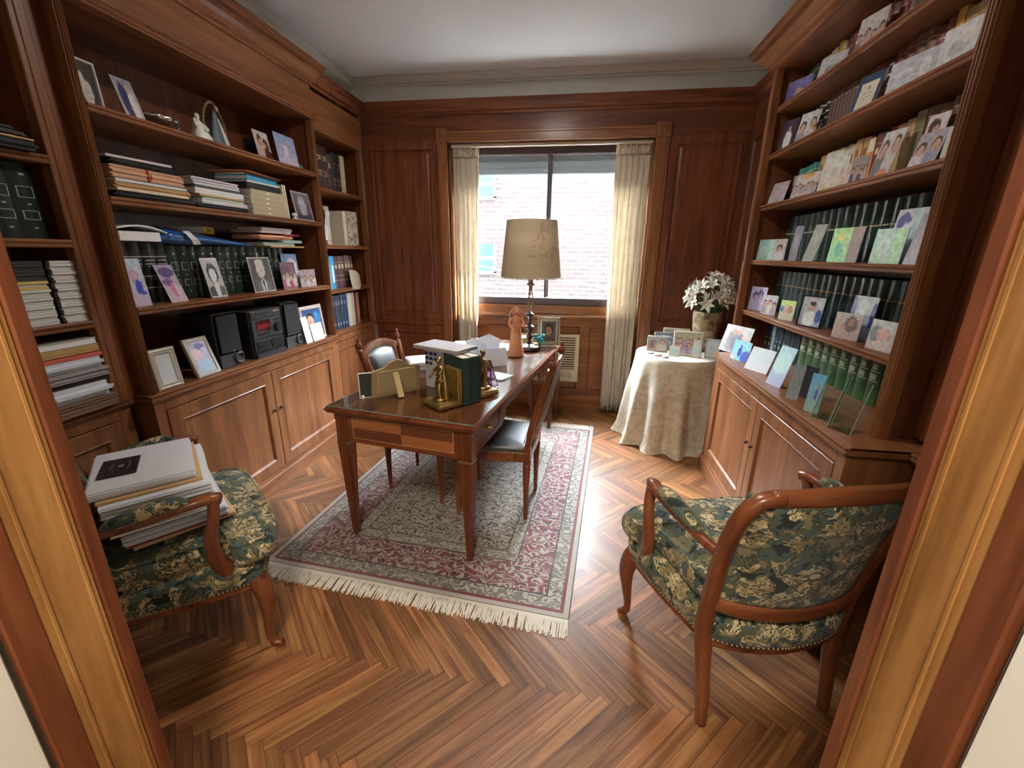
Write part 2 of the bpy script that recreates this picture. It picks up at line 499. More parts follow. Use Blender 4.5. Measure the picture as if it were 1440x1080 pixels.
def build_floor():
    bm = B()
    cl = bm.loops.layers.float_color.new('plank')
    uv = bm.loops.layers.uv.new('UVMap')
    Lp, w = .45, .045
    r2 = 1 / math.sqrt(2)
    rnd = random.Random(3)
    g = .0007
    for k in range(-8, 9):
        for i in range(-170, 171):
            for kind in (0, 1):
                ox, oy = i * w + k * Lp, i * w - k * Lp
                if kind == 0: x0, x1, y0, y1 = ox, ox + Lp, oy, oy + w
                else: x0, x1, y0, y1 = ox + Lp, ox + Lp + w, oy + w - Lp, oy + w
                cxy = ((x0 + x1) / 2, (y0 + y1) / 2)
                X = (cxy[0] + cxy[1]) * r2; Y = (cxy[1] - cxy[0]) * r2 + 1.445
                if not (-2.5 < X < 1.75 and -1.15 < Y < 4.25): continue
                P = [(x0 + g, y0 + g), (x1 - g, y0 + g), (x1 - g, y1 - g), (x0 + g, y1 - g)]
                f = bm.faces.new([bm.verts.new(((a + b) * r2, (b - a) * r2 + 1.445, 0)) for a, b in P])
                c = (rnd.random() ** 1.2, rnd.random(), 0, 1)
                du, dv = rnd.random() * 9, rnd.random() * 9
                Uq = [(0, 0), (Lp, 0), (Lp, w), (0, w)] if kind == 0 else [(0, w), (0, 0), (Lp, 0), (Lp, w)]
                for lp, q in zip(f.loops, Uq):
                    lp[cl] = c; lp[uv].uv = (q[0] + du, q[1] + dv)
    box(bm, -2.55, 1.8, -1.2, 4.3, -.1, -.0015, mi=1)
    return struct('floor', bm, [strip_material(), plain('floor_gap', (.03, .012, .005), .8)])
build_floor()

ceil_paint = plain('ceiling_paint', (.80, .86, .92), .7)
bm = B(); box(bm, -2.6, 1.8, .47, 4.4, ZC, ZC + .1); struct('ceiling', bm, ceil_paint)

wall_white = plain('wall_white', (.66, .655, .60), .6)
# side walls: backs of the built-in cases low down, white plaster bulkhead above the woodwork
bm = B(); box(bm, -2.6, -2.33, .3, 4.4, 0, ZC); box(bm, -2.34, -2.03, .55, 3.97, ZW + .005, ZC); struct('wall_left', bm, wall_white)
bm = B(); box(bm, 1.53, 1.8, .3, 4.4, 0, ZC); box(bm, 1.36, 1.54, .55, 3.97, ZW + .005, ZC); struct('wall_right', bm, wall_white)
# window wall: opening X -1.16..0.554, head 2.393, niche back at Y 4.12, window hole above 1.01
bm = B()
for x0, x1 in ((-2.34, -1.165), (.56, 1.54)): box(bm, x0, x1, 3.97, 4.4, 0, ZC)
box(bm, -1.165, .56, 3.97, 4.4, 2.40, ZC)
box(bm, -1.165, .56, 4.14, 4.4, 0, 1.0)
struct('wall_back', bm, wall_white)
# hall side wall with the wide door opening
bm = B()
box(bm, -2.6, -.872, .40, .545, 0, ZC); box(bm, .449, 1.8, .40, .545, 0, ZC); box(bm, -.872, .449, .40, .545, 2.15, ZC)
struct('wall_front', bm, wall_white)
bm = B()
box(bm, -2.6, 1.8, -1.3, -1.2, 0, ZC); struct('wall_hall', bm, wall_white)
bm = B(); box(bm, -2.6, -2.5, -1.2, .4, 0, ZC); struct('wall_hall_left', bm, wall_white)
bm = B(); box(bm, 1.7, 1.8, -1.2, .4, 0, ZC); struct('wall_hall_right', bm, wall_white)
bm = B(); box(bm, -2.6, 1.8, -1.3, .5, ZC, ZC + .1); struct('ceiling_hall', bm, ceil_paint)

# plaster cove round the ceiling
bm = B()
cove = [(0, ZC - .062), (.010, ZC - .062), (.012, ZC - .050), (.026, ZC - .046), (.028, ZC - .036), (.040, ZC - .022), (.056, ZC - .010), (.066, ZC - .007), (.066, ZC - .001), (0, ZC - .001)]
moulding(bm, cove, [(-2.03, .56), (-2.03, 3.97), (1.36, 3.97), (1.36, .56)])
struct('trim_1', bm, white_paint)

# ---- doorway lining: dark red stop, golden cedar lining, dark red casing, white sliding leaf
def jamb(name, xs, sgn):
    # xs: face of the lining; sgn +1 faces +X
    t = .012
    for nm, y0, y1, mat, dx in (('a', .527, .552, maho('z'), .0045), ('b', .440, .527, goldw('z'), 0), ('c', .396, .440, maho('z'), .003)):
        bm = B()
        x1 = xs + sgn * dx; x0 = xs - sgn * t
        box(bm, min(x0, x1), max(x0, x1), y0, y1, 0, 2.15, bev=.0025)
        if nm == 'b':   # shallow mouldings along the lining
            for yy in (.452, .511):
                box(bm, min(x1, x1 + sgn * .0025), max(x1, x1 + sgn * .0025), yy, yy + .006, 0, 2.15, bev=.001)
        struct(name, bm, mat)
jamb('trim_2', -.86, 1); jamb('trim_3', .437, -1)
bm = B(); box(bm, -.86, .437, .40, .55, 2.14, 2.16); struct('trim_4', bm, maho('x'))
bm = B(); box(bm, .437, 1.15, .335, .388, .005, 2.12, bev=.003); d1 = struct('door_1', bm, door_paint)
bm = B(); box(bm, .434, .4372, .352, .366, 0.93, .975, bev=.001); obj('latch_plate', bm, plain('steel', (.35, .34, .32), .35, metal=1.0), d1, label='grey steel latch plate')
bm = B(); box(bm, -1.6, -.862, .335, .388, .005, 2.12, bev=.003); struct('door_2', bm, door_paint)

# ---- woodwork of the window wall
PANEL = [(0, -.02), (0, 0), (.055, 0), (.060, .007), (.068, .007), (.076, -.010), (.090, -.010), (.105, -.004), (.115, -.004)]
def wall_panel(bm, O, U, W, N, w, h):
    ring_panel(bm, O, U, W, N, w, h, PANEL)
bm = B()
for x0, x1 in ((-1.925, -1.245), (.660, 1.27)):
    wall_panel(bm, (x0, YB, .86), (1, 0, 0), (0, 0, 1), (0, -1, 0), x1 - x0, 2.415 - .86)
    wall_panel(bm, (x0, YB, .13), (1, 0, 0), (0, 0, 1), (0, -1, 0), x1 - x0, .70)
    box(bm, x0, x1, YB - .004, YB + .03, .83, .86)
    box(bm, x0, x1, YB - .004, YB + .03, 0, .13)
for x0, x1 in ((-1.925, -1.245), (.660, 1.27)):                    # dado cap
    moulding(bm, [(0, .832), (.010, .836), (.016, .848), (.008, .858), (0, .862)], [(x0, YB - .003), (x1, YB - .003)])
    moulding(bm, [(0, .12), (.012, .125), (.012, .002), (0, .002)], [(x0, YB - .003), (x1, YB - .003)])
    box(bm, x0, x1, YB - .006, YB + .02, 2.408, 2.420, bev=.002)
# old splits in the veneer beside the leather chair
for (x, z0, z1) in ((-1.806, 1.35, 1.616), (-1.629, 1.313, 1.605), (-1.545, 1.315, 1.537), (-1.348, 1.318, 1.57)):
    zm = (z0 + z1) / 2
    rings(bm, [[(x, YB + .0032, z1), (x - .007, YB + .0032, zm), (x + .004, YB + .0032, z0), (x + .006, YB + .0032, zm)], [(x, YB + .006, z1), (x - .007, YB + .006, zm), (x + .004, YB + .006, z0), (x + .006, YB + .006, zm)]], mi=1)
struct('trim_5', bm, [maho('z'), plain('veneer_split', (.035, .012, .006), .8)])
bm = B()
# casing around the window niche, with square corner blocks
for xa, xb in ((-1.245, -1.16), (.554, .660)):
    box(bm, xa, xb, YB - .022, YB + .05, 0, 2.393, bev=.003)
    w = xb - xa
    box(bm, xa + w * .18, xb - w * .18, YB - .028, YB, .18, 2.37, bev=.003)
    box(bm, xa - .004, xb + .004, YB - .03, YB + .05, 2.393, 2.50, bev=.003)
    ring_panel(bm, (xa + .008, YB - .03, 2.405), (1, 0, 0), (0, 0, 1), (0, -1, 0), w - .016, .083, [(0, 0), (.006, .005), (.014, .005), (.020, -.002), (.030, .006)])
    box(bm, xa - .003, xb + .003, YB - .026, YB + .05, 0, .16, bev=.003)
# reveals and soffit of the niche
box(bm, -1.175, -1.16, YB, 4.14, 0, 2.393); box(bm, .554, .569, YB, 4.14, 0, 2.393)
box(bm, -1.16, .554, YB, 4.14, 2.393, 2.408)
struct('trim_6', bm, cab('z'))
bm = B(); box(bm, -1.155, .549, YB - .022, YB + .05, 2.393, 2.47, bev=.003); box(bm, -1.155, .549, YB - .030, YB + .0, 2.455, 2.475, bev=.003); struct('trim_13', bm, cab('x'))
# wainscot under the window
bm = B()
box(bm, -1.16, .554, 4.12, 4.15, 0, .16)
moulding(bm, [(0, .145), (.018, .15), (.018, .002), (0, .002)], [(-1.16, 4.12), (.554, 4.12)])
for x0, x1 in ((-1.16, -.56), (-.56, .09), (.09, .554)):
    ring_panel(bm, (x0, 4.12, .16), (1, 0, 0), (0, 0, 1), (0, -1, 0), x1 - x0, .72, [(0, -.02), (0, 0), (.045, 0), (.05, .006), (.06, -.008), (.075, -.008)])
box(bm, -1.16, .554, 4.11, 4.15, .88, 1.03)
moulding(bm, [(0, .895), (.02, .90), (.032, .915), (.032, .935), (.014, .95), (0, .955)], [(-1.16, 4.11), (.554, 4.11)])
struct('trim_7', bm, cab('x'))
# wooden cornice across the window wall and the plain side runs
prof = [(0, 2.60), (.012, 2.60), (.014, 2.615), (.03, 2.622), (.036, 2.64), (.036, 2.655), (.05, 2.668), (.058, 2.69), (.062, ZW), (0, ZW)]
bm = B()
moulding(bm, prof, [(XL, 3.13), (XL, YB), (XR, YB), (XR, 3.24)])
struct('trim_8', bm, maho('x'))
# plain panelled run on the right between the big case and the window wall
bm = B()
box(bm, XR + .021, XR + .26, 3.225, YB + .02, 0, ZW); box(bm, XR, XR + .03, 3.225, YB, 0, .86); box(bm, XR, XR + .03, 3.225, YB, 2.41, ZW)
ring_panel(bm, (XR, YB, .86), (0, -1, 0), (0, 0, 1), (-1, 0, 0), .68, 1.55, PANEL)
struct('trim_9', bm, maho('z'))
# dark wooden ledge line behind, filling wall strip above cornice on back wall
bm = B(); box(bm, XL - .1, XR + .09, YB, 3.975, 2.62, ZW); box(bm, -1.925, 1.27, YB - .002, YB + .03, 2.4155, 2.6195); struct('trim_10', bm, maho('x'))

# ================================================================== WINDOW
wn = plain('window_metal', (.05, .035, .035), .45)
root = tag(empty('window_1', None, None), kind='structure')
bm = B()
yf0, yf1 = 4.13, 4.20
box(bm, -1.16, .554, yf0, yf1, 1.03, 1.10, bev=.004); box(bm, -1.16, .554, yf0, yf1, 2.335, 2.43, bev=.004)
box(bm, -1.16, -1.06, yf0, yf1, 1.03, 2.43, bev=.004); box(bm, .46, .554, yf0, yf1, 1.03, 2.43, bev=.004)
obj('window_frame', bm, wn, root)
for nm, x0, x1, y in (('sash', -1.06, -.275, 4.165), ('sash', -.315, .46, 4.145)):
    bm = B()
    t = .022
    box(bm, x0, x0 + t, y, y + .022, 1.085, 2.35, bev=.002); box(bm, x1 - t * 1.2, x1, y, y + .022, 1.085, 2.35, bev=.002)
    box(bm, x0, x1, y, y + .022, 1.085, 1.085 + t, bev=.002); box(bm, x0, x1, y, y + .022, 2.35 - t * .6, 2.35, bev=.002)
    s = obj(nm, bm, wn, root)
    bm = B(); box(bm, x0 + t, x1 - t, y + .009, y + .013, 1.085 + t, 2.35 - t * .6)
    obj('pane', bm, glass_mat('window_glass', (.96, .98, 1)), s)
# rolled down edge of the outside shutter
bm = B()
box(bm, -1.06, .46, 4.24, 4.262, 2.19, 2.42)
for k in range(4): box(bm, -1.06, .46, 4.236, 4.24, 2.195 + k * .055, 2.195 + k * .055 + .048, bev=.003)
for x in (-.6, .0): box(bm, x, x + .012, 4.228, 4.238, 2.325, 2.34, bev=.002)
sh = obj('roller_shutter', bm, plain('shutter_grey', (.46, .55, .60), .5), root)
# white curtain track
bm = B(); box(bm, -1.15, .545, 3.985, 4.015, 2.372, 2.392, bev=.003)
tag(obj('curtain_track', bm, white_paint), 'white curtain track under the head of the window niche', 'curtain rail')

# ================================================================== OUTSIDE
def brick_mat():
    m, nt, b = nmat('pale_brick')
    tc = nt.nodes.new('ShaderNodeTexCoord')
    mp = nt.nodes.new('ShaderNodeMapping'); mp.inputs['Rotation'].default_value = (PI / 2, 0, 0)
    L(nt, tc.outputs['Object'], mp.inputs['Vector'])
    br = nt.nodes.new('ShaderNodeTexBrick')
    br.inputs['Color1'].default_value = (.078, .060, .059, 1); br.inputs['Color2'].default_value = (.093, .075, .072, 1); br.inputs['Mortar'].default_value = (.115, .110, .112, 1)
    br.inputs['Scale'].default_value = 1.0; br.inputs['Brick Width'].default_value = .23; br.inputs['Row Height'].default_value = .075; br.inputs['Mortar Size'].default_value = .012
    L(nt, mp.outputs[0], br.inputs['Vector']); L(nt, br.outputs['Color'], b.inputs['Base Color'])
    b.inputs['Roughness'].default_value = .9
    return m
bm = B()
box(bm, -40, -1.165, 4.4, 4.5, -4, 30); box(bm, .56, 40, 4.4, 4.5, -4, 30); box(bm, -1.165, .56, 4.4, 4.5, 2.46, 30); box(bm, -1.165, .56, 4.4, 4.5, -4, 1.0)
struct('wall_outer_sky_block', bm, plain('outer_render', (.14, .13, .12), .9))  # unseen outer wall, oversized to keep sky light off the brick building
bm = B(); box(bm, -40, 40, 8.0, 8.4, -4, 3.9)
root = tag(obj('brick_building', bm, brick_mat()), 'pale brick building across the street outside the window', 'building')
for (z0, z1) in ((2.46, 2.86), (1.18, 1.66)):
    bm = B(); box(bm, -1.95, -1.55, 7.985, 8.01, z0, z1)
    w = obj('window', bm, plain('blue_pane', (.035, .12, .16), .4), root)
    bm = B()
    box(bm, -1.97, -1.53, 7.975, 8.0, z0 + (z1 - z0) * .42, z0 + (z1 - z0) * .56)
    box(bm, -1.99, -1.95, 7.97, 8.0, z0 - .03, z1 + .02); box(bm, -1.55, -1.51, 7.97, 8.0, z0 - .03, z1 + .02)
    box(bm, -1.99, -1.51, 7.97, 8.0, z0 - .05, z0)
    obj('window_frame', bm, plain('outdoor_white', (.18, .18, .18), .6), w)
bm = B()
for y0, y1, dz in ((1.55, 1.0, 0), (1.25, .75, 0)):
    tube(bm, [(-3.2, 7.2, y0, .012), (-1, 7.2, (y0 + y1) / 2 - .08, .012), (2.2, 7.2, y1 - .25, .012)], n=6)
tag(obj('street_cable', bm, plain('cable_grey', (.25, .25, .27), .7)), 'thin grey cables strung outside the window', 'cable')
bm = B(); box(bm, -40, 40, 4.5, 8.0, -4.1, -4.0); tag(obj('street', bm, plain('street_bounce', (.52, .56, .60), .9)), kind='structure')  # unseen street, its pale colour set to bounce light onto the ceiling

# ================================================================== CURTAINS
def curtain(name, xs_top, xs_bot, y, z0, z1, folds, label, seed, amp=.022):
    bm = B()
    rnd = random.Random(seed)
    nx, nz = folds * 10, 22
    ph = [rnd.uniform(-.5, .5) for _ in range(folds + 1)]
    rows = []
    for j in range(nz + 1):
        t = j / nz
        z = z1 + (z0 - z1) * t
        x0 = xs_top[0] + (xs_bot[0] - xs_top[0]) * t; x1 = xs_top[1] + (xs_bot[1] - xs_top[1]) * t
        row = []
        for i in range(nx + 1):
            s = i / nx
            k = int(min(s * folds, folds - 1e-6))
            a = s * folds * 2 * PI + ph[k] * .5 * t
            A = amp * (.55 + .6 * t) * (.7 + .5 * abs(ph[k]))
            if t < .06: A *= .55; 
            row.append(bm.verts.new((x0 + (x1 - x0) * s + .006 * math.sin(a * .5 + t * 3), y + A * math.sin(a) + .35 * A * math.sin(2 * a + 1), z)))
        rows.append(row)
    for a, b in zip(rows[:-1], rows[1:]):
        for i in range(nx): bm.faces.new((a[i], a[i + 1], b[i + 1], b[i]))
    c = obj(name, bm, cloth('curtain_cream', (.66, .59, .47), (.72, .65, .53), 6, trans=.35), smooth=True)
    md = c.modifiers.new('solid', 'SOLIDIFY'); md.thickness = .003
    tag(c, label, 'curtain', 'curtains of the window niche')
    bm = B()
    box(bm, min(xs_top) + .004, max(xs_top) - .004, y - .026, y - .020, z1 - .075, z1, bev=.002)
    n = folds
    for i in range(n):
        xx = xs_top[0] + (xs_top[1] - xs_top[0]) * (i + .5) / n
        tube(bm, [(xx, y - .028, z1 - .07, .006), (xx, y - .032, z1 - .03, .009), (xx, y - .03, z1, .011)], n=6)
    obj('pleat_heading', bm, cloth('curtain_heading', (.36, .30, .22), (.52, .45, .35), 20), c, smooth=True)
    return c
curtain('curtain', (-1.15, -.915), (-1.135, -.955), 4.045, .02, 2.375, 5, 'short cream curtain catching the sun beside the plain wall panel, nearer the stereo', 3)
curtain('curtain', (.258, .545), (.285, .535), 4.045, .015, 2.375, 6, 'full length cream pleated curtain hanging beside the small round cloth-covered table', 5)

# ================================================================== THROUGH-WALL AIR CONDITIONER
ac = empty('air_conditioner', 'beige louvred air conditioner set in the panelling under the window', 'air conditioner', (-.235, 4.112, .29))
acm = plain('aged_beige_plastic', (.55, .47, .32), .5)
bm = B(); box(bm, -.285, .285, -.045, -.002, 0, .47, bev=.006)
obj('housing', bm, acm, ac)
bm = B()
box(bm, -.26, .255, -.052, -.044, .135, .445, mi=1)
for k in range(13): box(bm, -.258, .253, -.062, -.046, .143 + k * .0235, .143 + k * .0235 + .011, bev=.002)
for xx in (-.255, .06, .245): box(bm, xx, xx + .012, -.063, -.045, .135, .447, bev=.002)
obj('louvre_grille', bm, [acm, black_board], ac)
bm = B(); box(bm, -.26, .255, -.053, -.044, .02, .12, bev=.003)
cp = obj('control_panel', bm, plain('ac_panel', (.60, .53, .38), .5), ac)
bm = B()
for x, r in ((.09, .018), (.14, .018), (.20, .026)): lathe(bm, [(r, 0), (r, -.008), (r * .8, -.012), (.004, -.012)], 16, (x, -.053, .07), axis='y')
box(bm, .04, .06, -.056, -.05, .04, .10, bev=.002)
obj('knob', bm, plain('ac_knob', (.42, .36, .25), .5), cp)
# ================================================================== BUILT-IN BOOKCASES
def wobj(name, bm, mats, parent, smooth=False, label=None):
    """part whose mesh is written in room coordinates, under an unrotated parent"""
    o = obj(name, bm, mats, parent, smooth=smooth, label=label)
    o.location = -parent.location
    return o

def fluted_post(bm, xf, s, y0, y1, z0, z1):
    a, b = sorted((xf - s * .045, xf - s * .006))
    box(bm, a, b, y0, y1, z0, z1)
    n = 3; w = (y1 - y0 - .006) / n
    for k in range(n):
        yc = y0 + .003 + w * (k + .5)
        pts = [(xf - s * .008 + s * .010 * math.cos(t), yc + w * .46 * math.sin(t)) for t in [(-.5 + i / 6) * PI for i in range(7)]]
        pts += [(xf - s * .012, yc + w * .46), (xf - s * .012, yc - w * .46)]
        prism(bm, pts, z0, z1)

def bookcase(xf, s, y0, y1, zb, zt, shelf_z, open_top, depth, label, post=.055, cornice=.09, fluted=True, frieze_bead=True, sb=0.0, ret=None):
    root = empty('bookcase', label, 'bookcase', (xf - s * depth / 2, (y0 + y1) / 2, zb))
    xb = xf - s * depth
    X = lambda a, b: sorted((xf + s * a, xf + s * b))
    for ya, yb in ((y0, y0 + .022), (y1 - .022, y1)):
        bm = B(); a = X(-depth, -.046); box(bm, a[0], a[1], ya, yb, zb, zt - .02); wobj('side_panel', bm, maho('z'), root)
    bm = B(); a = X(-depth, -depth + .012); box(bm, a[0], a[1], y0 + .02, y1 - .02, zb, zt - .02); wobj('back_panel', bm, maho('z'), root)
    for ya, yb in ((y0, y0 + post), (y1 - post, y1)):
        bm = B()
        if fluted: fluted_post(bm, xf, s, ya, yb, zb, open_top)
        else:
            a = X(-.0455, 0); box(bm, a[0], a[1], ya, yb, zb, open_top, bev=.003)
            a = X(-.034, .004); box(bm, a[0], a[1], (ya + yb) / 2 - .008, (ya + yb) / 2 + .008, zb, open_top, bev=.003)
        wobj('post', bm, cab('z'), root)
    for z in shelf_z:
        bm = B()
        a = X(-depth + .012, -.012 - sb); box(bm, a[0], a[1], y0 + .024, y1 - .024, z - .028, z)
        pr = [(-.013, z - .030), (-.003, z - .030), (.001, z - .026), (.001, z - .021), (-.003, z - .018), (-.003, z - .015), (.003, z - .011), (.004, z - .005), (.001, z - .0005), (-.013, z - .0005)]
        e_ = .024 if sb else post
        P = [(xf - s * sb, y0 + e_), (xf - s * sb, y1 - e_)]
        if s < 0: P.reverse()
        moulding(bm, pr, P)
        wobj('shelf', bm, cab('y'), root)
    bm = B(); a = X(-depth + .01, -.046); box(bm, a[0], a[1], y0 + .02, y1 - .02, open_top, open_top + .02); wobj('top_board', bm, maho('y'), root)
    zf = zt - .125
    xr = xb if ret is None else xf - s * ret
    path = [(xr, y0), (xf, y0), (xf, y1), (xr, y1)]
    if s < 0: path.reverse()
    bm = B(); a = X(-.0455, 0); box(bm, a[0], a[1], y0 + .0005, y1 - .0005, open_top, zf + .01)
    if frieze_bead:
        pr = [(-.002, open_top - .002), (.010, open_top - .002), (.012, open_top + .006), (.018, open_top + .010), (.020, open_top + .018), (.016, open_top + .024), (.024, open_top + .030), (.024, open_top + .040), (.006, open_top + .046), (-.002, open_top + .046)]
        moulding(bm, pr, path)
    wobj('frieze', bm, cab('y'), root)
    if cornice:
        c = cornice
        pr = [(-.005, zf), (.010 * c / .09, zf), (.012 * c / .09, zf + .012), (.028 * c / .09, zf + .022), (.034 * c / .09, zf + .045), (.050 * c / .09, zf + .062), (.055 * c / .09, zf + .082), (.074 * c / .09, zf + .09), (.080 * c / .09, zf + .112), (c, zf + .118), (c, zf + .125), (-.005, zf + .125)]
        bm = B(); moulding(bm, pr, path); wobj('cornice', bm, cab('y'), root)
    return root

DOOR = [(0, -.018), (0, -.002), (.002, 0), (.066, 0), (.069, .002), (.075, -.002), (.081, -.010), (.086, -.011)]
def base_cabinet(xf, s, y0, y1, zt, depth, label, doors, stile=.05):
    """xf: front face of the carcass"""
    root = empty('base_cabinet', label, 'cabinet', (xf - s * depth / 2, (y0 + y1) / 2, 0))
    X = lambda a, b: sorted((xf + s * a, xf + s * b))
    bm = B(); a = X(-depth, -.012); box(bm, a[0], a[1], y0, y1, 0, zt - .002)
    # face frame
    for ya, yb in ((y0, y0 + stile), (y1 - stile, y1)):
        a = X(-.014, 0); box(bm, a[0], a[1], ya, yb, .12, zt - .002, bev=.002)
    a = X(-.014, 0); box(bm, a[0], a[1], y0 + stile, y1 - stile, zt - .06, zt - .002, bev=.002)
    wobj('carcass', bm, cab('z'), root)
    path = [(xf - s * depth, y0), (xf, y0), (xf, y1), (xf - s * depth, y1)]
    if s < 0: path = [(xf - s * depth, y1), (xf, y1), (xf, y0), (xf - s * depth, y0)]
    bm = B(); moulding(bm, [(-.01, .001), (.014, .001), (.014, .095), (.008, .105), (.006, .116), (-.01, .122)], path); wobj('plinth', bm, cab('y'), root)
    if doors:
        n = doors; ya = y0 + stile; w = (y1 - y0 - 2 * stile) / n
        for k in range(n):
            bm = B()
            O = (xf + s * .004, ya + w * k + .002, .128); U = (0, 1, 0)
            if s < 0: O = (xf + s * .004, ya + w * (k + 1) - .002, .128); U = (0, -1, 0)
            ring_panel(bm, O, U, (0, 0, 1), (s, 0, 0), w - .004, zt - .06 - .132, DOOR)
            d = wobj('door', bm, cab('z'), root)
            if n > 1:
                yk = ya + w * (k + 1) - .03 if k < n / 2 else ya + w * k + .03
                bm = B(); blob(bm, (xf + s * .016, yk, .53), (.010, .010, .010), 8, 5)
                xs = sorted((xf + s * .004, xf + s * .014)); box(bm, xs[0], xs[1], yk - .004, yk + .004, .526, .534)
                wobj('knob', bm, plain('dark_brass', (.10, .06, .03), .4, metal=.6), d, smooth=True)
                bpy.data.objects[d.name].children[0].location = (0, 0, 0)
    return root

def countertop(xn, s, y0, y1, zt, depth, label, ends=True):
    o_bm = B()
    a = sorted((xn - s * .0185, xn - s * depth)); box(o_bm, a[0], a[1], y0 + (.0 if ends else 0), y1, zt - .03, zt)
    pr = [(-.0192, zt - .045), (-.018, zt - .045), (-.014, zt - .036), (-.006, zt - .034), (-.001, zt - .026), (-.001, zt - .019), (-.006, zt - .016), (-.006, zt - .013), (.0, zt - .009), (0, zt - .003), (-.004, zt - .0004), (-.0192, zt - .0004)]
    path = [(xn - s * depth, y0), (xn, y0), (xn, y1), (xn - s * depth, y1)] if ends else [(xn, y0), (xn, y1)]
    if s < 0: path.reverse()
    moulding(o_bm, pr, path)
    o = obj('countertop', o_bm, cab('y'))
    return tag(o, label, 'countertop')

ZK = .87
# stereo side
LSH = (2.031, 1.703, 1.256)
base_cabinet(-1.872, 1, 1.55, 3.07, ZK - .03, .42, 'two-door mahogany base cabinet under the stereo', 2)
countertop(-1.852, 1, 1.53, 3.09, ZK, .46, 'polished wooden countertop the stereo and its speakers stand on')
bookcase(-1.87, 1, 1.552, 3.095, ZK, ZW, LSH, 2.37, .41, 'tall mahogany bookcase with the stereo, stacked papers and black volumes', post=.030, ret=.056)
base_cabinet(-1.945, 1, 3.10, 3.90, ZK - .03, .36, 'plain base cabinet in the corner behind the leather chair with the blue sheen', 1)
countertop(-1.925, 1, 3.095, 3.905, ZK, .38, 'wooden countertop under the navy volumes in the corner bookcase', ends=False)
bookcase(-1.928, 1, 3.10, 3.905, ZK, ZW - .002, (1.962, 1.551, 1.205), 2.335, .38, 'narrow bookcase in the corner between stereo bookcase and window wall', post=.05, cornice=0, fluted=False, frieze_bead=False)
base_cabinet(-1.955, 1, .57, 1.515, ZK - .03, .36, 'dark base cabinet behind the armchair loaded with papers', 2)
countertop(-1.935, 1, .565, 1.525, ZK, .38, 'wooden countertop under the pile of magazines by the doorway', ends=False)
bookcase(-1.935, 1, .565, 1.505, ZK, ZW - .002, (1.824, 1.532, 1.222), 2.45, .38, 'narrow bookcase by the doorway holding disc cases and magazines', post=.055, cornice=0, fluted=False, frieze_bead=False)
# filler strip between the two stereo-side bookcases
bm = B(); box(bm, -2.2, -1.938, 1.5055, 1.5515, ZK, ZW - .003); struct('trim_12', bm, maho('z'))
# photo side
RSH = (2.368, 2.110, 1.812, 1.478, 1.148)
base_cabinet(.972, -1, 1.52, 3.01, ZK - .03, .54, 'two-door mahogany base cabinet next to the cloth-covered round table', 2)
countertop(.95, -1, 1.50, 3.03, ZK, .565, 'polished wooden countertop with upright photos in front of green volumes')
bookcase(1.107, -1, 1.612, 3.22, ZK, ZW, RSH, 2.572, .42, 'tall mahogany bookcase crowded with family photos and green volumes', cornice=.125, frieze_bead=False, sb=.04, ret=.11, post=.044)
base_cabinet(1.17, -1, .57, 1.485, ZK - .03, .34, 'dark base cabinet in the shade behind the empty armchair', 2)
countertop(1.15, -1, .565, 1.495, ZK, .36, 'dark countertop in the shade behind the empty armchair', ends=False)
bm = B(); box(bm, 1.245, 1.53, .56, 1.603, ZK, ZW); box(bm, 1.222, 1.25, .56, .571, ZK, ZW); box(bm, 1.222, 1.25, .571, 1.603, 2.61, ZW)
ring_panel(bm, (1.222, 1.60, ZK + .02), (0, -1, 0), (0, 0, 1), (-1, 0, 0), 1.03, ZW - ZK - .12, PANEL)
struct('trim_11', bm, maho('z'))

# ================================================================== BOOKS
def cov(name, col, rough=.45): return plain('cover_' + name, col, rough, noise=.25, nscale=25)
BOOKM = {}
def book_mesh(key, t, h, d, cover, bands=(), bandmat=None, round_=.004, pages=cream_paper):
    if key in BOOKM: return BOOKM[key]
    bm = B()
    q = t / 2
    spine = [(t * (i / 6), -round_ * math.sin(PI * i / 6) + round_) for i in range(7)]
    # cover shell: spine, two boards
    bd = .0022
    poly = spine + [(t, d), (t - bd, d), (t - bd, round_ + .003), (bd, round_ + .003), (bd, d), (0, d)]
    prism(bm, poly, 0, h)
    for b in bands:
        z0, z1 = b[0] * h, b[1] * h
        u0, u1 = (b[2], b[3]) if len(b) > 2 else (0, 1)
        k0, k1 = u0 * 6, u1 * 6
        rs = []
        pts = []
        for i in range(5):
            uu = u0 + (u1 - u0) * i / 4
            pts.append((t * uu, -round_ * math.sin(PI * uu) + round_ - .0006))
        for a, c in zip(pts[:-1], pts[1:]):
            quad(bm, (a[0], a[1], z0), (c[0], c[1], z0), (c[0], c[1], z1), (a[0], a[1], z1), mi=1)
    me = bpy.data.meshes.new('book'); bm.to_mesh(me); bm.free()
    me.materials.append(cover); me.materials.append(bandmat or giltband)
    bm = B(); box(bm, bd, t - bd, round_ + .004, d - .003, .003, h - .003)
    mp = bpy.data.meshes.new('page_block'); bm.to_mesh(mp); bm.free(); mp.materials.append(pages)
    BOOKM[key] = (me, mp)
    return BOOKM[key]

def place_book(key, args, loc, rz, label, group=None, sz=1.0, lean=0.0, name='book'):
    me, mp = book_mesh(key, *args[0], **args[1])
    o = bpy.data.objects.new(name, me); COL.objects.link(o)
    o.location = loc; o.rotation_euler = (0, lean, rz); o.scale = (1, 1, sz)
    tag(o, label, 'book', group)
    p = bpy.data.objects.new('page_block', mp); COL.objects.link(p); p.parent = o
    return o

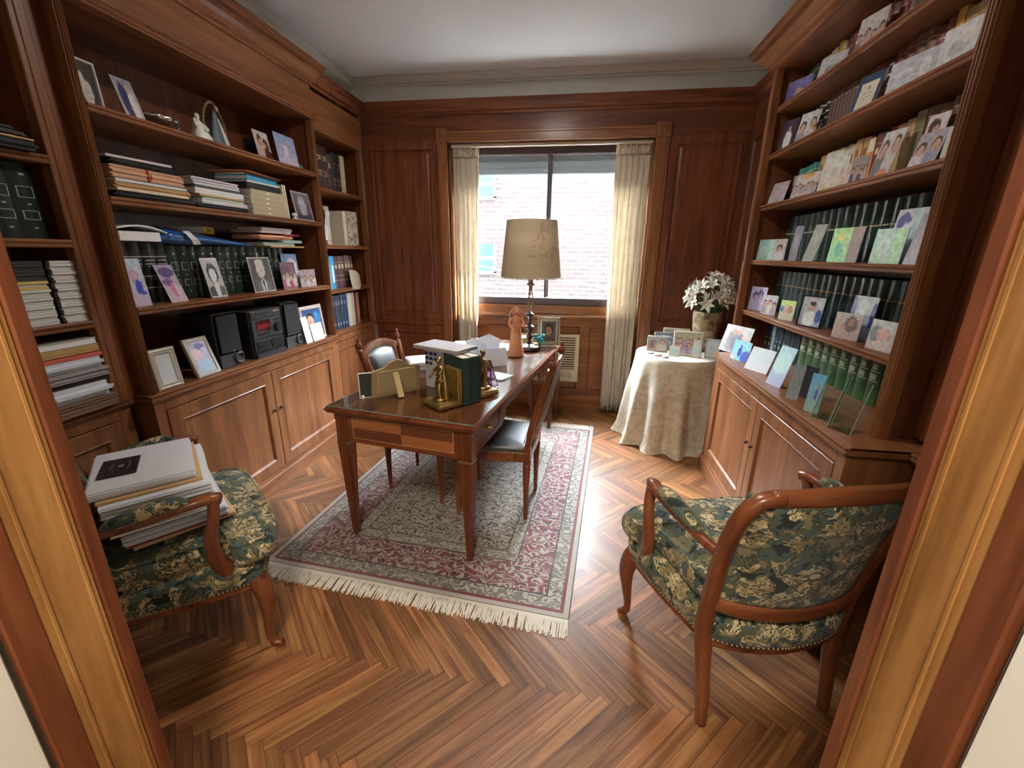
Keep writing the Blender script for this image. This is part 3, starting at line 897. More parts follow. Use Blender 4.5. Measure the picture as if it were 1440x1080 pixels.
LABELBOX = lambda a, b: [(a, a + .008, .16, .84), (b - .008, b, .16, .84), (a, b, .16, .21), (a, b, .79, .84)]
KINDS = {
    # key: ((t,h,d,cover), extras)
    'enc_green': ((.057, .262, .19, cov('dark_green', (.010, .022, .016), .35)), dict(bands=LABELBOX(.55, .70) + LABELBOX(.26, .38) + [(.84, .865, .40, .60), (.455, .475, .42, .58), (.14, .16, .42, .58)], bandmat=plain('silvered_lettering', (.40, .40, .36), .4, metal=.2), round_=.008)),
    'enc_green_l': ((.074, .257, .20, cov('dark_green', (.010, .022, .016), .35)), dict(bands=LABELBOX(.55, .70) + LABELBOX(.26, .38) + [(.84, .865, .40, .60), (.455, .475, .42, .58), (.14, .16, .42, .58)], bandmat=plain('silvered_lettering', (.40, .40, .36), .4, metal=.2), round_=.010)),
    'enc_black': ((.062, .275, .20, cov('black', (.012, .012, .013), .35)), dict(bands=[(.76, .775), (.70, .715, .15, .85), (.64, .655, .1, .9), (.60, .61, .2, .8), (.44, .455), (.40, .41, .2, .8), (.25, .265)], bandmat=plain('silvered_lettering', (.40, .40, .36), .4, metal=.2), round_=.009)),
    'law_green': ((.068, .262, .20, cov('bottle_green', (.016, .040, .034), .3)), dict(bands=[(.60, .625, .0, 1)], bandmat=plain('pale_band', (.42, .38, .22), .5), round_=.014)),
    'law_green_b': ((.066, .262, .20, cov('bottle_green', (.016, .040, .034), .3)), dict(bands=[(.66, .685, .0, 1)], bandmat=plain('amber_band', (.42, .26, .10), .5), round_=.014)),
    'grass_green': ((.078, .240, .20, cov('grass_green', (.035, .085, .025), .4)), dict(bands=[(.86, .88, .1, .9), (.80, .83, .2, .8), (.62, .64, .1, .9), (.66, .76, .3, .7), (.44, .46, .1, .9), (.48, .58, .25, .75)], bandmat=plain('pale_green_lettering', (.38, .42, .26), .5), round_=.010)),
    'blue_black': ((.052, .245, .19, cov('blue_black', (.016, .026, .034), .4)), dict(bands=[(.80, .82, .2, .8), (.40, .42, .2, .8), (.22, .30, .3, .7)], bandmat=plain('silvered_lettering', (.40, .40, .36), .4, metal=.2), round_=.009)),
    'pale_blue': ((.042, .235, .19, cov('pale_blue', (.26, .36, .42), .5)), dict(bands=[(.8, .83)], bandmat=black_board, round_=.006)),
    'teal': ((.040, 0.19, .13, cov('teal', (.018, .16, .125), .4)), dict(bands=[(.82, .84), (.55, .57), (.62, .74, .2, .8), (.2, .22)], bandmat=giltband, round_=.007)),
    'thin_brown': ((.030, 0.205, .14, cov('brown', (.085, .030, .020), .5)), dict(bands=[(.85, .86), (.15, .16)], round_=.007)),
    'maroon': ((.045, 0.212, .14, cov('maroon', (.14, .018, .018), .5)), dict(bands=[(.80, .81), (.60, .72, .2, .8), (.3, .31)], round_=.008)),
    'red_rib': ((.052, 0.222, .15, cov('red_leather', (.17, .030, .024), .5)), dict(bands=[(.9, .91), (.72, .73), (.54, .55), (.36, .37)], round_=.012)),
    'brown_rib': ((.056, 0.226, .15, cov('tan_leather', (.15, .070, .035), .5)), dict(bands=[(.85, .865), (.68, .69), (.60, .615), (.40, .41), (.2, .21)], round_=.012)),
    'black_white': ((.036, 0.205, .14, cov('black', (.012, .012, .013), .35)), dict(bands=[(.88, .92), (.70, .73), (.55, .57)], bandmat=white_paper, round_=.005)),
    'cream': ((.034, 0.212, .14, cov('cream', (.55, .47, .32), .6)), dict(bands=[(.6, .8, .3, .7)], bandmat=plain('brown_ink', (.2, .1, .05), .6), round_=.003)),
    'tan': ((.050, 0.216, .14, cov('tan', (.46, .29, .13), .6)), dict(bands=[(.66, .8, .25, .75)], bandmat=plain('brown_ink', (.2, .1, .05), .6), round_=.004)),
    'yellow': ((.036, 0.224, .14, cov('yellow', (.62, .36, .04), .5)), dict(bands=[(.3, .7, .4, .6)], bandmat=plain('brown_ink', (.2, .1, .05), .6), round_=.003)),
    'orange': ((.044, 0.205, .14, cov('orange', (.62, .22, .04), .5)), dict(bands=[(.72, .99, 0, 1)], bandmat=cream_paper, round_=.003)),
    'olive': ((.052, 0.226, .15, cov('olive', (.17, .15, .06), .6)), dict(bands=[(.7, .71), (.3, .31)], round_=.004)),
    'drab': ((.060, 0.224, .15, cov('drab', (.085, .075, .045), .6)), dict(bands=[(.8, .81)], round_=.004)),
    'forest': ((.036, 0.212, .14, cov('forest', (.030, .055, .040), .45)), dict(bands=[(.85, .87), (.6, .7, .2, .8)], round_=.008)),
    'crimson': ((.040, 0.212, .14, cov('crimson', (.26, .012, .020), .45)), dict(bands=[(.85, .86), (.62, .74, .25, .75)], round_=.006)),
    'grey': ((.045, .22, .15, cov('grey', (.22, .25, .24), .6)), dict(bands=[(.7, .8, .3, .7)], bandmat=white_paper, round_=.003)),
    'brown_gilt': ((.070, .30, .22, cov('chocolate', (.045, .020, .016), .4)), dict(bands=[(.74, .76, .1, .9), (.70, .72, .2, .8), (.66, .68, .15, .85), (.40, .42, .1, .9), (.35, .37, .2, .8), (.30, .32, .1, .9)], round_=.010)),
    'charcoal_gilt': ((.070, .285, .21, cov('charcoal', (.016, .017, .018), .4)), dict(bands=[(.70, .73, .3, .7), (.62, .64, .35, .65), (.30, .33, .2, .8), (.24, .26, .3, .7), (.18, .20, .2, .8)], round_=.010)),
    'navy': ((.043, .285, .20, cov('navy', (.016, .030, .055), .45)), dict(bands=[(.80, .82, .2, .8), (.72, .78, .3, .7), (.12, .2, .3, .7)], bandmat=plain('silvered_lettering', (.40, .40, .36), .4, metal=.2), round_=.008)),
    'royal': ((.026, .285, .20, cov('royal_blue', (.02, .08, .25), .45)), dict(round_=.004)),
    'ivory': ((.060, .285, .20, cov('ivory', (.56, .50, .36), .6)), dict(bands=[(.1, .11)], bandmat=plain('brown_ink', (.2, .1, .05), .6), round_=.003)),
    'pink': ((.045, .28, .20, cov('dusty_pink', (.42, .18, .17), .6)), dict(round_=.006)),
    'sienna': ((.035, .27, .20, cov('sienna', (.16, .055, .035), .6)), dict(round_=.004)),
    'azure': ((.060, .255, .20, cov('azure', (.015, .26, .50), .45)), dict(bands=[(.2, .72, .3, .75)], bandmat=white_paper, round_=.004)),
    'dark_red_gilt': ((.050, .26, .18, cov('oxblood', (.07, .016, .016), .45)), dict(bands=[(.8, .81), (.62, .75, .2, .8), (.4, .41), (.25, .26)], round_=.009)),
    'green_thin': ((.016, .245, .19, cov('leaf', (.06, .26, .16), .5)), dict(round_=.002)),
}
def row(side, xs, z, start, specs, jitter=.0, sc=1.0):
    """books upright side by side; side 'R' runs away from the window, side 'L' runs towards it"""
    y = start
    rnd = random.Random(int(abs(start) * 1000) + int(z * 100))
    s = -1 if side == 'R' else 1
    for n, kind, label, group in specs:
        args = KINDS[kind]
        for k in range(n):
            t = args[0][0]
            sz = sc * (1 + rnd.uniform(-jitter, jitter))
            dx = rnd.uniform(0, .006) * (1 if side == 'R' else -1)
            place_book(kind, args, (xs + dx, y, z + .0004), PI / 2 * s, label, group, sz)
            y += s * (t + .0012)
    return y

XS = 1.308
XT = 1.275
PB = 'the photo bookcase'
# shelf 1 (top)
row('R', XT, RSH[0], 3.15, [(3, 'forest', 'dark green slim book at the window end of the top photo shelf', 'dark green books on the top photo shelf'),
    (1, 'maroon', 'single maroon book between green and cream books on the top photo shelf', None),
    (4, 'cream', 'cream-spined book in the pale run on the top photo shelf', 'cream books on the top photo shelf'),
    (1, 'yellow', 'yellow-spined book beside the cream books on the top photo shelf', None),
    (1, 'ivory' if False else 'cream', 'cream book standing alone after the yellow one on the top photo shelf', None),
    (9, 'red_rib', 'ribbed red leather book on the top photo shelf', 'red leather books on the top photo shelf'),
    (9, 'drab', 'drab brown book at the doorway end of the top photo shelf', 'drab books on the top photo shelf')], .03, .86)
# shelf 2
row('R', XT, RSH[1], 2.98, [(4, 'black_white', 'black book with white spine bands behind a grey photo', 'black books with white bands'),
    (10, 'thin_brown', 'slim brown volume in the even run behind the small figurines', 'slim brown volumes'),
    (3, 'maroon', 'maroon book behind the navy folder with the cream diploma', 'maroon books behind the navy folder'),
    (1, 'black_white', 'single black book after the maroon ones behind the navy folder', None),
    (2, 'red_rib', 'ribbed red leather book behind the wide grey landscape photo', 'red books behind the wide grey photo'),
    (2, 'brown_rib', 'ribbed tan leather book behind the wide grey landscape photo', 'tan books behind the wide grey photo'),
    (2, 'maroon', 'maroon book standing just before the yellow spine', 'maroon books before the yellow spine'),
    (1, 'yellow', 'golden yellow spine above the wide grey landscape photo', None),
    (2, 'tan', 'tan paperback beside the golden yellow spine', 'tan paperbacks beside the yellow spine'),
    (2, 'cream', 'cream paperback above the pale slanting photo', 'cream paperbacks above the pale photo'),
    (4, 'drab', 'drab olive-brown book at the doorway end of the second photo shelf', 'drab books on the second photo shelf')], .025)
# shelf 3
row('R', XT, RSH[2], 3.05, [(6, 'teal', 'small teal volume with gilt bands on the third photo shelf', 'teal volumes'),
    (2, 'tan', 'tan book next to the teal volumes on the third photo shelf', 'tan books next to the teal volumes'),
    (6, 'cream', 'cream book hidden behind the large pale print', 'cream books behind the pale print'),
    (2, 'tan', 'tan book at the edge of the large pale print', 'tan books at the edge of the pale print'),
    (1, 'orange', 'orange and cream paperback behind the small blue print', None),
    (1, 'maroon', 'maroon book beside the orange and cream paperback', None),
    (1, 'forest', 'dark green book between the orange paperback and the crimson book', None),
    (1, 'crimson', 'bright crimson book on the third photo shelf', None),
    (2, 'tan', 'tan paperback beside the bright crimson book', 'tan paperbacks beside the crimson book'),
    (1, 'olive', 'olive book behind the portrait of a woman on the third photo shelf', None),
    (4, 'brown_rib', 'ribbed tan leather volume at the doorway end of the third photo shelf', 'ribbed tan volumes by the post'),
    (1, 'grey', 'grey book against the post on the third photo shelf', None)], .03)
row('R', XS, RSH[3], 3.16, [(21, 'law_green', 'bottle green volume with a pale band on the fourth photo shelf', 'green volumes on the fourth photo shelf')])
row('R', XS, RSH[4], 3.16, [(22, 'law_green_b', 'bottle green volume with an amber band on the fifth photo shelf', 'green volumes on the fifth photo shelf')])
row('R', XS, ZK, 3.16, [(2, 'blue_black', 'blue-black volume at the window end behind the large photo of a couple', 'blue-black volumes at the window end'),
    (1, 'pale_blue', 'single pale blue volume among the blue-black ones on the counter', None),
    (6, 'blue_black', 'blue-black volume between the pale blue one and the grass green set', 'blue-black volumes on the counter'),
    (13, 'grass_green', 'grass green volume with pale lettering standing on the counter', 'grass green volumes')], .02)

# stereo side
SB = 'the stereo bookcase'
y = row('L', -1.985, LSH[2], 1.64, [(4, 'enc_black', 'tall black volume with silver bands at the doorway end of the stereo bookcase', 'tall black volumes'),
    (15, 'enc_green', 'dark green volume with boxed title on the shelf over the stereo', 'dark green volumes over the stereo')])
row('L', -1.985, 1.532, 1.125, [(4, 'enc_green_l', 'dark green volume with boxed title in the narrow bookcase by the doorway', 'dark green volumes by the doorway')])
XN = -1.965
row('L', XN, 1.962, 3.185, [(3, 'brown_gilt', 'large chocolate brown volume with gilt lettering, top of the corner bookcase', 'chocolate brown volumes'),
    (1, 'dark_red_gilt', 'oxblood volume between the brown and charcoal ones in the corner bookcase', None),
    (2, 'charcoal_gilt', 'charcoal volume with gilt lettering, top of the corner bookcase', 'charcoal volumes'),
    (1, 'ivory', 'ivory book at the end of the top corner shelf', None)])
row('L', XN, 1.551, 3.185, [(1, 'pink', 'pale pink book leaning place beside the marbled album in the corner bookcase', None), (1, 'dark_red_gilt', 'oxblood book between pink book and ivory book in the corner bookcase', None), (1, 'ivory', 'ivory book beside the marbled album in the corner bookcase', None)])
row('L', XN, 1.205, 3.19, [(2, 'cream', 'cream booklet beside the bright blue binder', 'cream booklets beside the blue binder'), (1, 'green_thin', 'thin leaf-green folder beside the bright blue binder', None), (1, 'azure', 'bright blue binder with white spine label in the corner bookcase', None),
    (6, 'dark_red_gilt', 'oxblood gilt volume behind the standing marbled card', 'oxblood volumes behind the marbled card')], .02)
row('L', XN, ZK, 3.19, [(6, 'navy', 'navy volume with silver lettering on the lowest corner shelf', 'navy volumes'), (1, 'royal', 'royal blue spine beside the navy volumes', None),
    (2, 'ivory', 'thick ivory volume on the lowest corner shelf', 'ivory volumes on the lowest corner shelf'), (1, 'sienna', 'sienna brown spine between ivory volumes and the pink book', None), (1, 'pink', 'dusty pink spine at the wall end of the lowest corner shelf', None)], .01)
# ================================================================== FLAT THINGS IN PILES
def flat(name, label, cat, w, d, t, mat, style, loc, rz, group=None, pages=white_paper, tilt=0.0):
    """front edge on local y=0, length along x"""
    bm = B()
    if style == 'sheet':
        box(bm, -w / 2, w / 2, 0, d, 0, t, bev=min(.0015, t * .3))
    elif style == 'loose':
        n = max(2, int(t / .004)); rnd = random.Random(int(w * 1e4 + t * 1e5))
        for k in range(n):
            a, b, c = rnd.uniform(-.006, .006), rnd.uniform(0, .010), rnd.uniform(-.004, .004)
            box(bm, -w / 2 + a, w / 2 + a + c, b, d + b, t * k / n, t * (k + .92) / n)
    elif style == 'round':
        box(bm, -w / 2, w / 2, 0, d, 0, t, bev=t * .42, seg=3)
    elif style in ('spine', 'pages'):
        bd = .0025
        box(bm, -w / 2, w / 2, 0, d, 0, bd); box(bm, -w / 2, w / 2, 0, d, t - bd, t)
        if style == 'spine': box(bm, -w / 2, w / 2, 0, .004, bd, t - bd)
        else: box(bm, -w / 2, w / 2, d - .004, d, bd, t - bd)
    o = obj(name, bm, mat, None, loc, rz)
    o.rotation_euler = (0, tilt, rz)
    tag(o, label, cat, group)
    if style in ('spine', 'pages'):
        bm = B(); box(bm, -w / 2 + .003, w / 2 - .003, .005 if style == 'spine' else .003, d - .004, .0027, t - .0027)
        obj('page_block', bm, pages, o)
    return o

def pile(side, xf, y, z, items, dz=.0006):
    rz = PI / 2 if side == 'L' else -PI / 2
    for it in items:
        name, label, cat, w, d, t, mat, style = it[:8]
        kw = it[8] if len(it) > 8 else {}
        dx = kw.pop('dx', 0); dy = kw.pop('dy', 0); dr = kw.pop('dr', 0)
        s = 1 if side == 'L' else -1
        o = flat(name, label, cat, w, d, t, mat, style, (xf + s * dx, y + dy, z), rz + dr, **kw)
        z += t + dz
    return z

tanpaper = plain('manila', (.56, .36, .17), .8, noise=.12, nscale=20)
peach = plain('peach_card', (.62, .36, .22), .8)
salmon = plain('salmon_card', (.70, .36, .22), .75)
beige = plain('beige_cloth', (.46, .40, .26), .75, noise=.12, nscale=80)
mag = lambda n, a, b, bl: picture('mag_' + n, a, b, bl, grain=.5)
blk = plain('black_folder', (.013, .014, .016), .4)
wf = plain('white_folder', (.68, .69, .72), .6)

z = ZK * 0 + LSH[1] + .0006
pile('L', -1.892, 1.83, z, [
    ('folder', 'long black folder at the bottom of the pile beside the fluted post', 'folder', .40, .25, .030, blk, 'round'),
    ('folder', 'cream folder lying on the long black folder', 'folder', .34, .24, .010, cream_paper, 'sheet', dict(dy=-.02)),
    ('envelope', 'thick tan envelope in the pile with the red string', 'envelope', .35, .24, .022, tanpaper, 'loose', dict(dy=-.015)),
    ('folder', 'dark grey folder with white edge under the string-tied bundle', 'folder', .34, .24, .016, plain('slate', (.10, .10, .11), .5), 'pages', dict(dy=-.02)),
    ('envelope_bundle', 'bundle of peach envelopes tied with a red string', 'envelope bundle', .33, .24, .048, peach, 'loose', dict(dy=-.03)),
    ('binder', 'black binder lying on the string-tied bundle', 'binder', .30, .24, .026, blk, 'round', dict(dy=-.04)),
    ('magazine', 'white and red magazine topping the pile beside the fluted post', 'magazine', .27, .22, .010, mag('a', (.7, .7, .68), (.66, .6, .6), [(.2, .5, .18, .5, (.5, .1, .12)), (.75, .5, .2, .6, (.1, .1, .1))]), 'sheet', dict(dy=-.06, dr=-.10)),
])
bun = [o for o in bpy.data.objects if o.name.startswith('envelope_bundle')][0]
bm = B(); box(bm, -.012, -.008, -.003, .05, -.002, .050); box(bm, .0, .006, -.003, -.001, .01, .03); obj('string', bm, plain('red_string', (.5, .04, .03), .6), bun, label='red string')
pile('L', -1.905, 2.20, z, [
    ('folder', 'glossy black folder with maroon sheet under the white papers', 'folder', .36, .24, .026, blk, 'round', dict(dy=.02)),
    ('paper_stack', 'white paper stack lying on the glossy black folder', 'papers', .31, .23, .020, white_paper, 'loose', dict(dy=.03)),
    ('paper_stack', 'mint tinted paper stack amid the white papers', 'papers', .28, .22, .012, plain('mint_paper', (.48, .58, .52), .7), 'loose', dict(dy=.02)),
    ('envelope', 'tan envelope amid the white papers', 'envelope', .30, .22, .010, tanpaper, 'sheet', dict(dy=.01)),
    ('paper_stack', 'thick white paper stack above the tan envelope', 'papers', .32, .23, .028, white_paper, 'loose', dict(dy=.0)),
    ('folder', 'dark grey folder with a white label amid the white papers', 'folder', .30, .23, .012, plain('slate', (.10, .10, .11), .5), 'sheet', dict(dy=-.01)),
    ('paper_stack', 'white paper stack near the top of the paper pile', 'papers', .30, .22, .018, wf, 'loose', dict(dy=-.01)),
    ('paper_stack', 'lilac-white papers topping the middle paper pile', 'papers', .30, .22, .016, plain('lilac_paper', (.66, .62, .68), .7), 'loose', dict(dy=-.02)),
])
zz = z
for k in range(5):
    o = flat('book', 'beige clothbound volume lying in the stack under the black box', 'book', .30, .22, .027, beige, 'spine', (-1.885, 2.545 + .006 * math.sin(k * 2), zz), PI / 2, group='beige volumes lying flat')
    bm = B(); blob(bm, (-.01, -.0005, .014), (.012, .0012, .006), 8, 4); obj('title_patch', bm, white_paper, o)
    zz += .0276
pile('L', -1.888, 2.535, zz, [
    ('storage_box', 'flat black box on the beige volumes', 'box', .29, .22, .034, black_board, 'sheet', dict(dy=-.01)),
    ('book', 'white book lying on the flat black box', 'book', .28, .21, .010, wf, 'sheet', dict(dy=-.01)),
    ('book', 'white and blue book under the black one, below the orange folder', 'book', .27, .20, .022, mag('b', (.7, .7, .68), (.6, .64, .68), [(.06, .5, .10, .9, (.05, .35, .6))]), 'spine', dict(dy=-.02, dr=.05)),
    ('book', 'black book directly under the orange folder', 'book', .28, .20, .018, blk, 'spine', dict(dy=-.01)),
    ('folder', 'bright orange folder topping the stack of beige volumes', 'folder', .36, .24, .004, plain('orange_card', (.62, .17, .03), .6), 'sheet', dict(dy=.01, dr=.12)),
])
for k, (yy, l) in enumerate(((2.715, 'cream pamphlet standing against the stack of beige volumes, nearest to it'), (2.735, 'cream pamphlet standing against the stack of beige volumes, outer one'))):
    bm = B(); box(bm, 0, .014, 0, .20, 0, .20, bev=.001)
    o = obj('pamphlet', bm, cream_paper, None, (-1.9, yy, z), PI / 2); o.rotation_euler = (0, -.06, PI / 2); tag(o, l, 'pamphlet')
bm = B(); lathe(bm, [(.002, 0), (.016, 0), (.016, .006), (.008, .010), (.008, .014), (.018, .020), (.019, .030), (.012, .038), (.002, .040)], 14)
tag(obj('porcelain_ornament', bm, plain('porcelain', (.74, .72, .66), .2), None, (-1.895, 2.79, z), smooth=True), 'tiny white porcelain ornament in front of the cream pamphlets', 'ornament')

# on top of the black and green volumes
z2 = LSH[2] + .2785
pile('L', -1.94, 1.735, z2, [('storage_box', 'flat white box lying on the tall black volumes', 'box', .19, .17, .040, white_paper, 'sheet')])
bm = B()
rs = []
for i in range(13):
    t = i / 12; x = -.115 + .30 * t; zc = .0 + .022 * math.sin(PI * min(1, t * 1.1)) - .02 * t * t * 1.5
    rs.append([(x, 0, zc), (x, .17, zc), (x, .17, zc + .006), (x, 0, zc + .006)])
rings(bm, rs)
tag(obj('booklet', bm, white_paper, None, (-1.935, 1.74, z2 + .046), PI / 2), 'bowed white booklet lying on the flat white box', 'booklet')
z3 = LSH[2] + .2650
bm = B()
rnd = random.Random(4)
rs = []
for i in range(17):      # soft blue bag: flattened tube, fat at one end
    t = i / 16
    x = -.28 + .60 * t
    hh = .078 * (1 - t) ** .8 * (1 if t > .06 else .6) + .010
    ring = []
    for q in range(14):
        a = 2 * PI * q / 14
        ring.append((x + .01 * math.sin(3 * a + t * 5), .10 - .105 * math.cos(a) * (1 - .25 * t), max(0.0005, hh * .5 + hh * .5 * math.sin(a) + .004 * math.sin(a * 4 + t * 9) * (1 - t))))
    rs.append(ring)
rings(bm, rs)
bag = tag(obj('plastic_bag', bm, plain('blue_plastic', (.02, .10, .33), .18, coat=.5, noise=.3, nscale=8), None, (-1.925, 2.12, z3), PI / 2, smooth=True), 'shiny blue plastic folder bag lying on the black and green volumes', 'bag')
bm = B()
rs = []
for i in range(9):
    t = i / 8
    rs.append([(-.19 + .05 * t + .0 * t, -.006 - .012 * math.sin(PI * t), .062 * (1 - t) + .004), (-.155 + .06 * t, -.008 - .012 * math.sin(PI * t), .062 * (1 - t) + .006 - .006 * math.sin(PI * t))])
rings(bm, rs, closed=False)
obj('printed_patch', bm, picture('patch', (.5, .55, .6), (.6, .62, .6), [(.4, .5, .3, .3, (.2, .3, .4))], grain=.8), bag, label='white printed patch')
yb = flat('book', 'thick yellow book with white pages resting on the blue bag', 'book', .15, .20, .034, plain('yellow_cover', (.66, .50, .03), .5), 'spine', (-2.02, 2.20, z3 + .064), PI / 2 + .42)
try:
    cu = bpy.data.curves.new('spine_letters', 'FONT'); cu.body = 'IANCE I'; cu.size = .024; cu.extrude = .0004; cu.align_x = 'CENTER'; cu.align_y = 'CENTER'
    tmp = bpy.data.objects.new('tmp', cu); COL.objects.link(tmp)
    bpy.context.view_layer.update()
    me = bpy.data.meshes.new_from_object(tmp.evaluated_get(bpy.context.evaluated_depsgraph_get()))
    bpy.data.objects.remove(tmp)
    me.materials.append(plain('brown_ink', (.2, .1, .05), .6))
    lt = bpy.data.objects.new('spine_lettering', me); COL.objects.link(lt); lt.parent = yb; lt.location = (0.01, -.0008, .017); lt.rotation_euler = (PI / 2, 0, 0)
except Exception as ex:
    print('letters', ex)
pile('L', -1.92, 2.66, z3, [
    ('folder', 'tan folder at the bottom of the pile with the salmon folder', 'folder', .34, .22, .010, tanpaper, 'sheet', dict(dy=.06)),
    ('paper_stack', 'pale green papers under the salmon folder', 'papers', .30, .22, .018, plain('pale_green_paper', (.50, .60, .52), .7), 'loose', dict(dy=-.02)),
    ('book', 'white and turquoise paperback beside the salmon folder', 'book', .20, .20, .018, mag('c', (.7, .72, .70), (.3, .5, .5), [(.2, .3, .3, .3, (.6, .3, .5))]), 'sheet', dict(dy=.11)),
    ('folder', 'wide salmon pink folder over the green volumes', 'folder', .33, .21, .026, salmon, 'round', dict(dy=-.03)),
    ('booklet', 'crimson booklet next to the salmon folder top', 'booklet', .14, .19, .010, plain('crimson_card', (.36, .03, .05), .5), 'sheet', dict(dy=.12)),
    ('paper_stack', 'pale pink papers on the salmon folder', 'papers', .29, .20, .012, plain('pink_paper', (.62, .50, .48), .7), 'loose', dict(dy=-.04)),
    ('paper_bag', 'folded navy and white paper bag topping the salmon folder pile', 'bag', .30, .18, .020, mag('d', (.03, .04, .22), (.62, .60, .58), [(.3, .5, .25, .6, (.02, .03, .25)), (.7, .5, .15, .5, (.66, .6, .52))]), 'round', dict(dy=-.02)),
])

# narrow bookcase by the doorway
zt = 1.824 + .0006
pile('L', -1.925, 1.24, zt, [
    ('folder', 'thick black folder at the bottom of the dark pile by the doorway', 'folder', .34, .24, .030, blk, 'round', dict(dx=.03)),
    ('folder', 'tan-edged folder in the dark pile by the doorway', 'folder', .31, .24, .006, tanpaper, 'sheet', dict(dx=.025)),
    ('folder', 'brown-black folder in the dark pile by the doorway', 'folder', .30, .24, .018, plain('brown_black', (.03, .022, .016), .5), 'round', dict(dx=.015)),
    ('folder', 'thin black folder near the top of the dark pile by the doorway', 'folder', .28, .24, .012, blk, 'round', dict(dx=.01, dy=-.02)),
    ('papers', 'white-edged papers topping the dark pile by the doorway', 'papers', .22, .22, .006, white_paper, 'sheet', dict(dy=-.04)),
])
zc = 1.222 + .0006
cdw = plain('disc_case_white', (.62, .63, .62), .35); cdk = plain('disc_case_dark', (.05, .045, .045), .3); cdy = plain('disc_case_yellow', (.60, .46, .14), .4)
for col, (yc, n) in enumerate(((1.29, 23), (1.418, 23))):
    for k in range(n):
        m = cdw
        if col == 0 and k > 15: m = cdk
        if col == 0 and k in (13, 15): m = cdy
        kind = 'white' if m is cdw else 'dark' if m is cdk else 'yellow'
        bm = B(); box(bm, -.0585, .0585, 0, .12, 0, .0092)
        o = obj('disc_case', bm, m, None, (-1.955 - .003 * ((k * 7) % 3), yc + .002 * math.sin(k * 1.7 + col), zc + k * .0101), PI / 2)
        bm = B(); box(bm, -.0585, -.047, -.0006, .119, .0005, .0096); obj('hinge', bm, black_plastic, o)
        lab = {('white', 0): 'white disc case in the stack below the yellow ones', ('white', 1): 'white disc case in the taller stack next to the post', ('dark', 0): 'dark disc case topping the stack with yellow ones', ('yellow', 0): 'yellow disc case between the white and dark ones'}[(kind, col)]
        tag(o, lab, 'disc case', f'{kind} disc cases' + (' next to the post' if col else ''))
pile('L', -1.935, 1.33, ZK + .0006, [
    ('magazine', 'worn magazine with curled multicoloured edge at the bottom of the pile', 'magazine', .24, .20, 0.0488, mag('m1', (.45, .38, .28), (.25, .16, .12), [(.5, .6, .3, .2, (.6, .55, .45)), (.2, .3, .2, .2, (.5, .3, .2))]), 'loose', dict(dr=.02, dx=.02)),
    ('magazine', 'thick white magazine with crimson lettering on its edge', 'magazine', .25, .20, 0.0586, mag('m2', (.66, .68, .74), (.62, .66, .74), [(.2, .75, .16, .10, (.36, .02, .10)), (.45, .72, .12, .07, (.55, .1, .2)), (.75, .68, .1, .04, (.1, .1, .2))]), 'round', dict(dx=.03)),
    ('magazine', 'black magazine with a yellow stripe in the pile', 'magazine', .23, .20, 0.0195, mag('m3', (.03, .02, .02), (.03, .02, .02), [(.6, .5, .35, .3, (.62, .36, .05))]), 'sheet'),
    ('magazine', 'grey-white magazine above the yellow striped one', 'magazine', .24, .20, 0.0366, mag('m4', (.5, .52, .55), (.38, .36, .38), [(.1, .4, .08, .2, (.05, .1, .3))]), 'loose', dict(dx=.01)),
    ('magazine', 'thick pale blue-white magazine in the pile', 'magazine', .25, .20, 0.0439, mag('m5', (.62, .66, .72), (.6, .64, .7), [(.85, .5, .08, .3, (.3, .4, .5))]), 'round', dict(dx=.015)),
    ('magazine', 'red-edged magazine above the pale blue-white one', 'magazine', .24, .20, 0.0146, mag('m6', (.5, .3, .25), (.6, .12, .10), [(.8, .5, .2, .4, (.6, .5, .4))]), 'sheet'),
    ('magazine', 'orange and white magazine near the top of the pile', 'magazine', .24, .20, 0.0317, mag('m7', (.6, .33, .10), (.55, .36, .14), [(.2, .5, .18, .4, (.6, .6, .56)), (.05, .5, .06, .4, (.05, .05, .05))]), 'loose', dict(dx=-.005)),
    ('magazine', 'grey magazine with dark cover topping the pile', 'magazine', .24, .20, 0.0268, mag('m8', (.12, .11, .10), (.42, .41, .40), []), 'pages', dict(dx=-.01)),
])
# corner bookcase extras
bm = B(); box(bm, 0, .16, 0, .21, 0, .275, bev=.003)
tag(obj('album', bm, cloth('marbled', (.20, .18, .15), (.62, .57, .46), 26, rough=.5, sheen=0, thr=(.40, .50)), None, (-1.945, 3.575, 1.5516), PI / 2), 'large cream album with grey marbled pattern in the corner bookcase', 'album')
bm = B(); box(bm, 0, .05, 0, .20, 0, .27, bev=.002)
tag(obj('slip_case', bm, cream_paper, None, (-1.955, 3.515, 1.5516), PI / 2), 'plain cream slip case beside the marbled album', 'slip case')
bm = B(); prism(bm, [(-.045, 0), (.005, 0), (.02, .004), (-.03, .004)], 0, .22)
o = obj('folder', bm, plain('lilac_paper', (.66, .62, .68), .7), None, (-1.95, 3.24, 1.585), PI / 2); o.rotation_euler = (0, .3, PI / 2); tag(o, 'slanting lilac-white folder above the pink book in the corner bookcase', 'folder')
bm = B()
pl = [(0, 0), (.12, -.01), (.165, .02), (.16, .12), (.10, .155), (0, .16)]
rings(bm, [[(x, 0, zq) for x, zq in pl], [(x, .003, zq) for x, zq in pl]])
o = obj('art_card', bm, picture('marb_card', (.52, .46, .36), (.46, .38, .28), [(.5, .5, .2, .35, (.16, .10, .07))]), None, (-1.918, 3.50, 1.192), PI / 2); o.rotation_euler = (-.12, 0, PI / 2)
tag(o, 'cream cut-edge card with a brown shape, before the oxblood volumes', 'card')

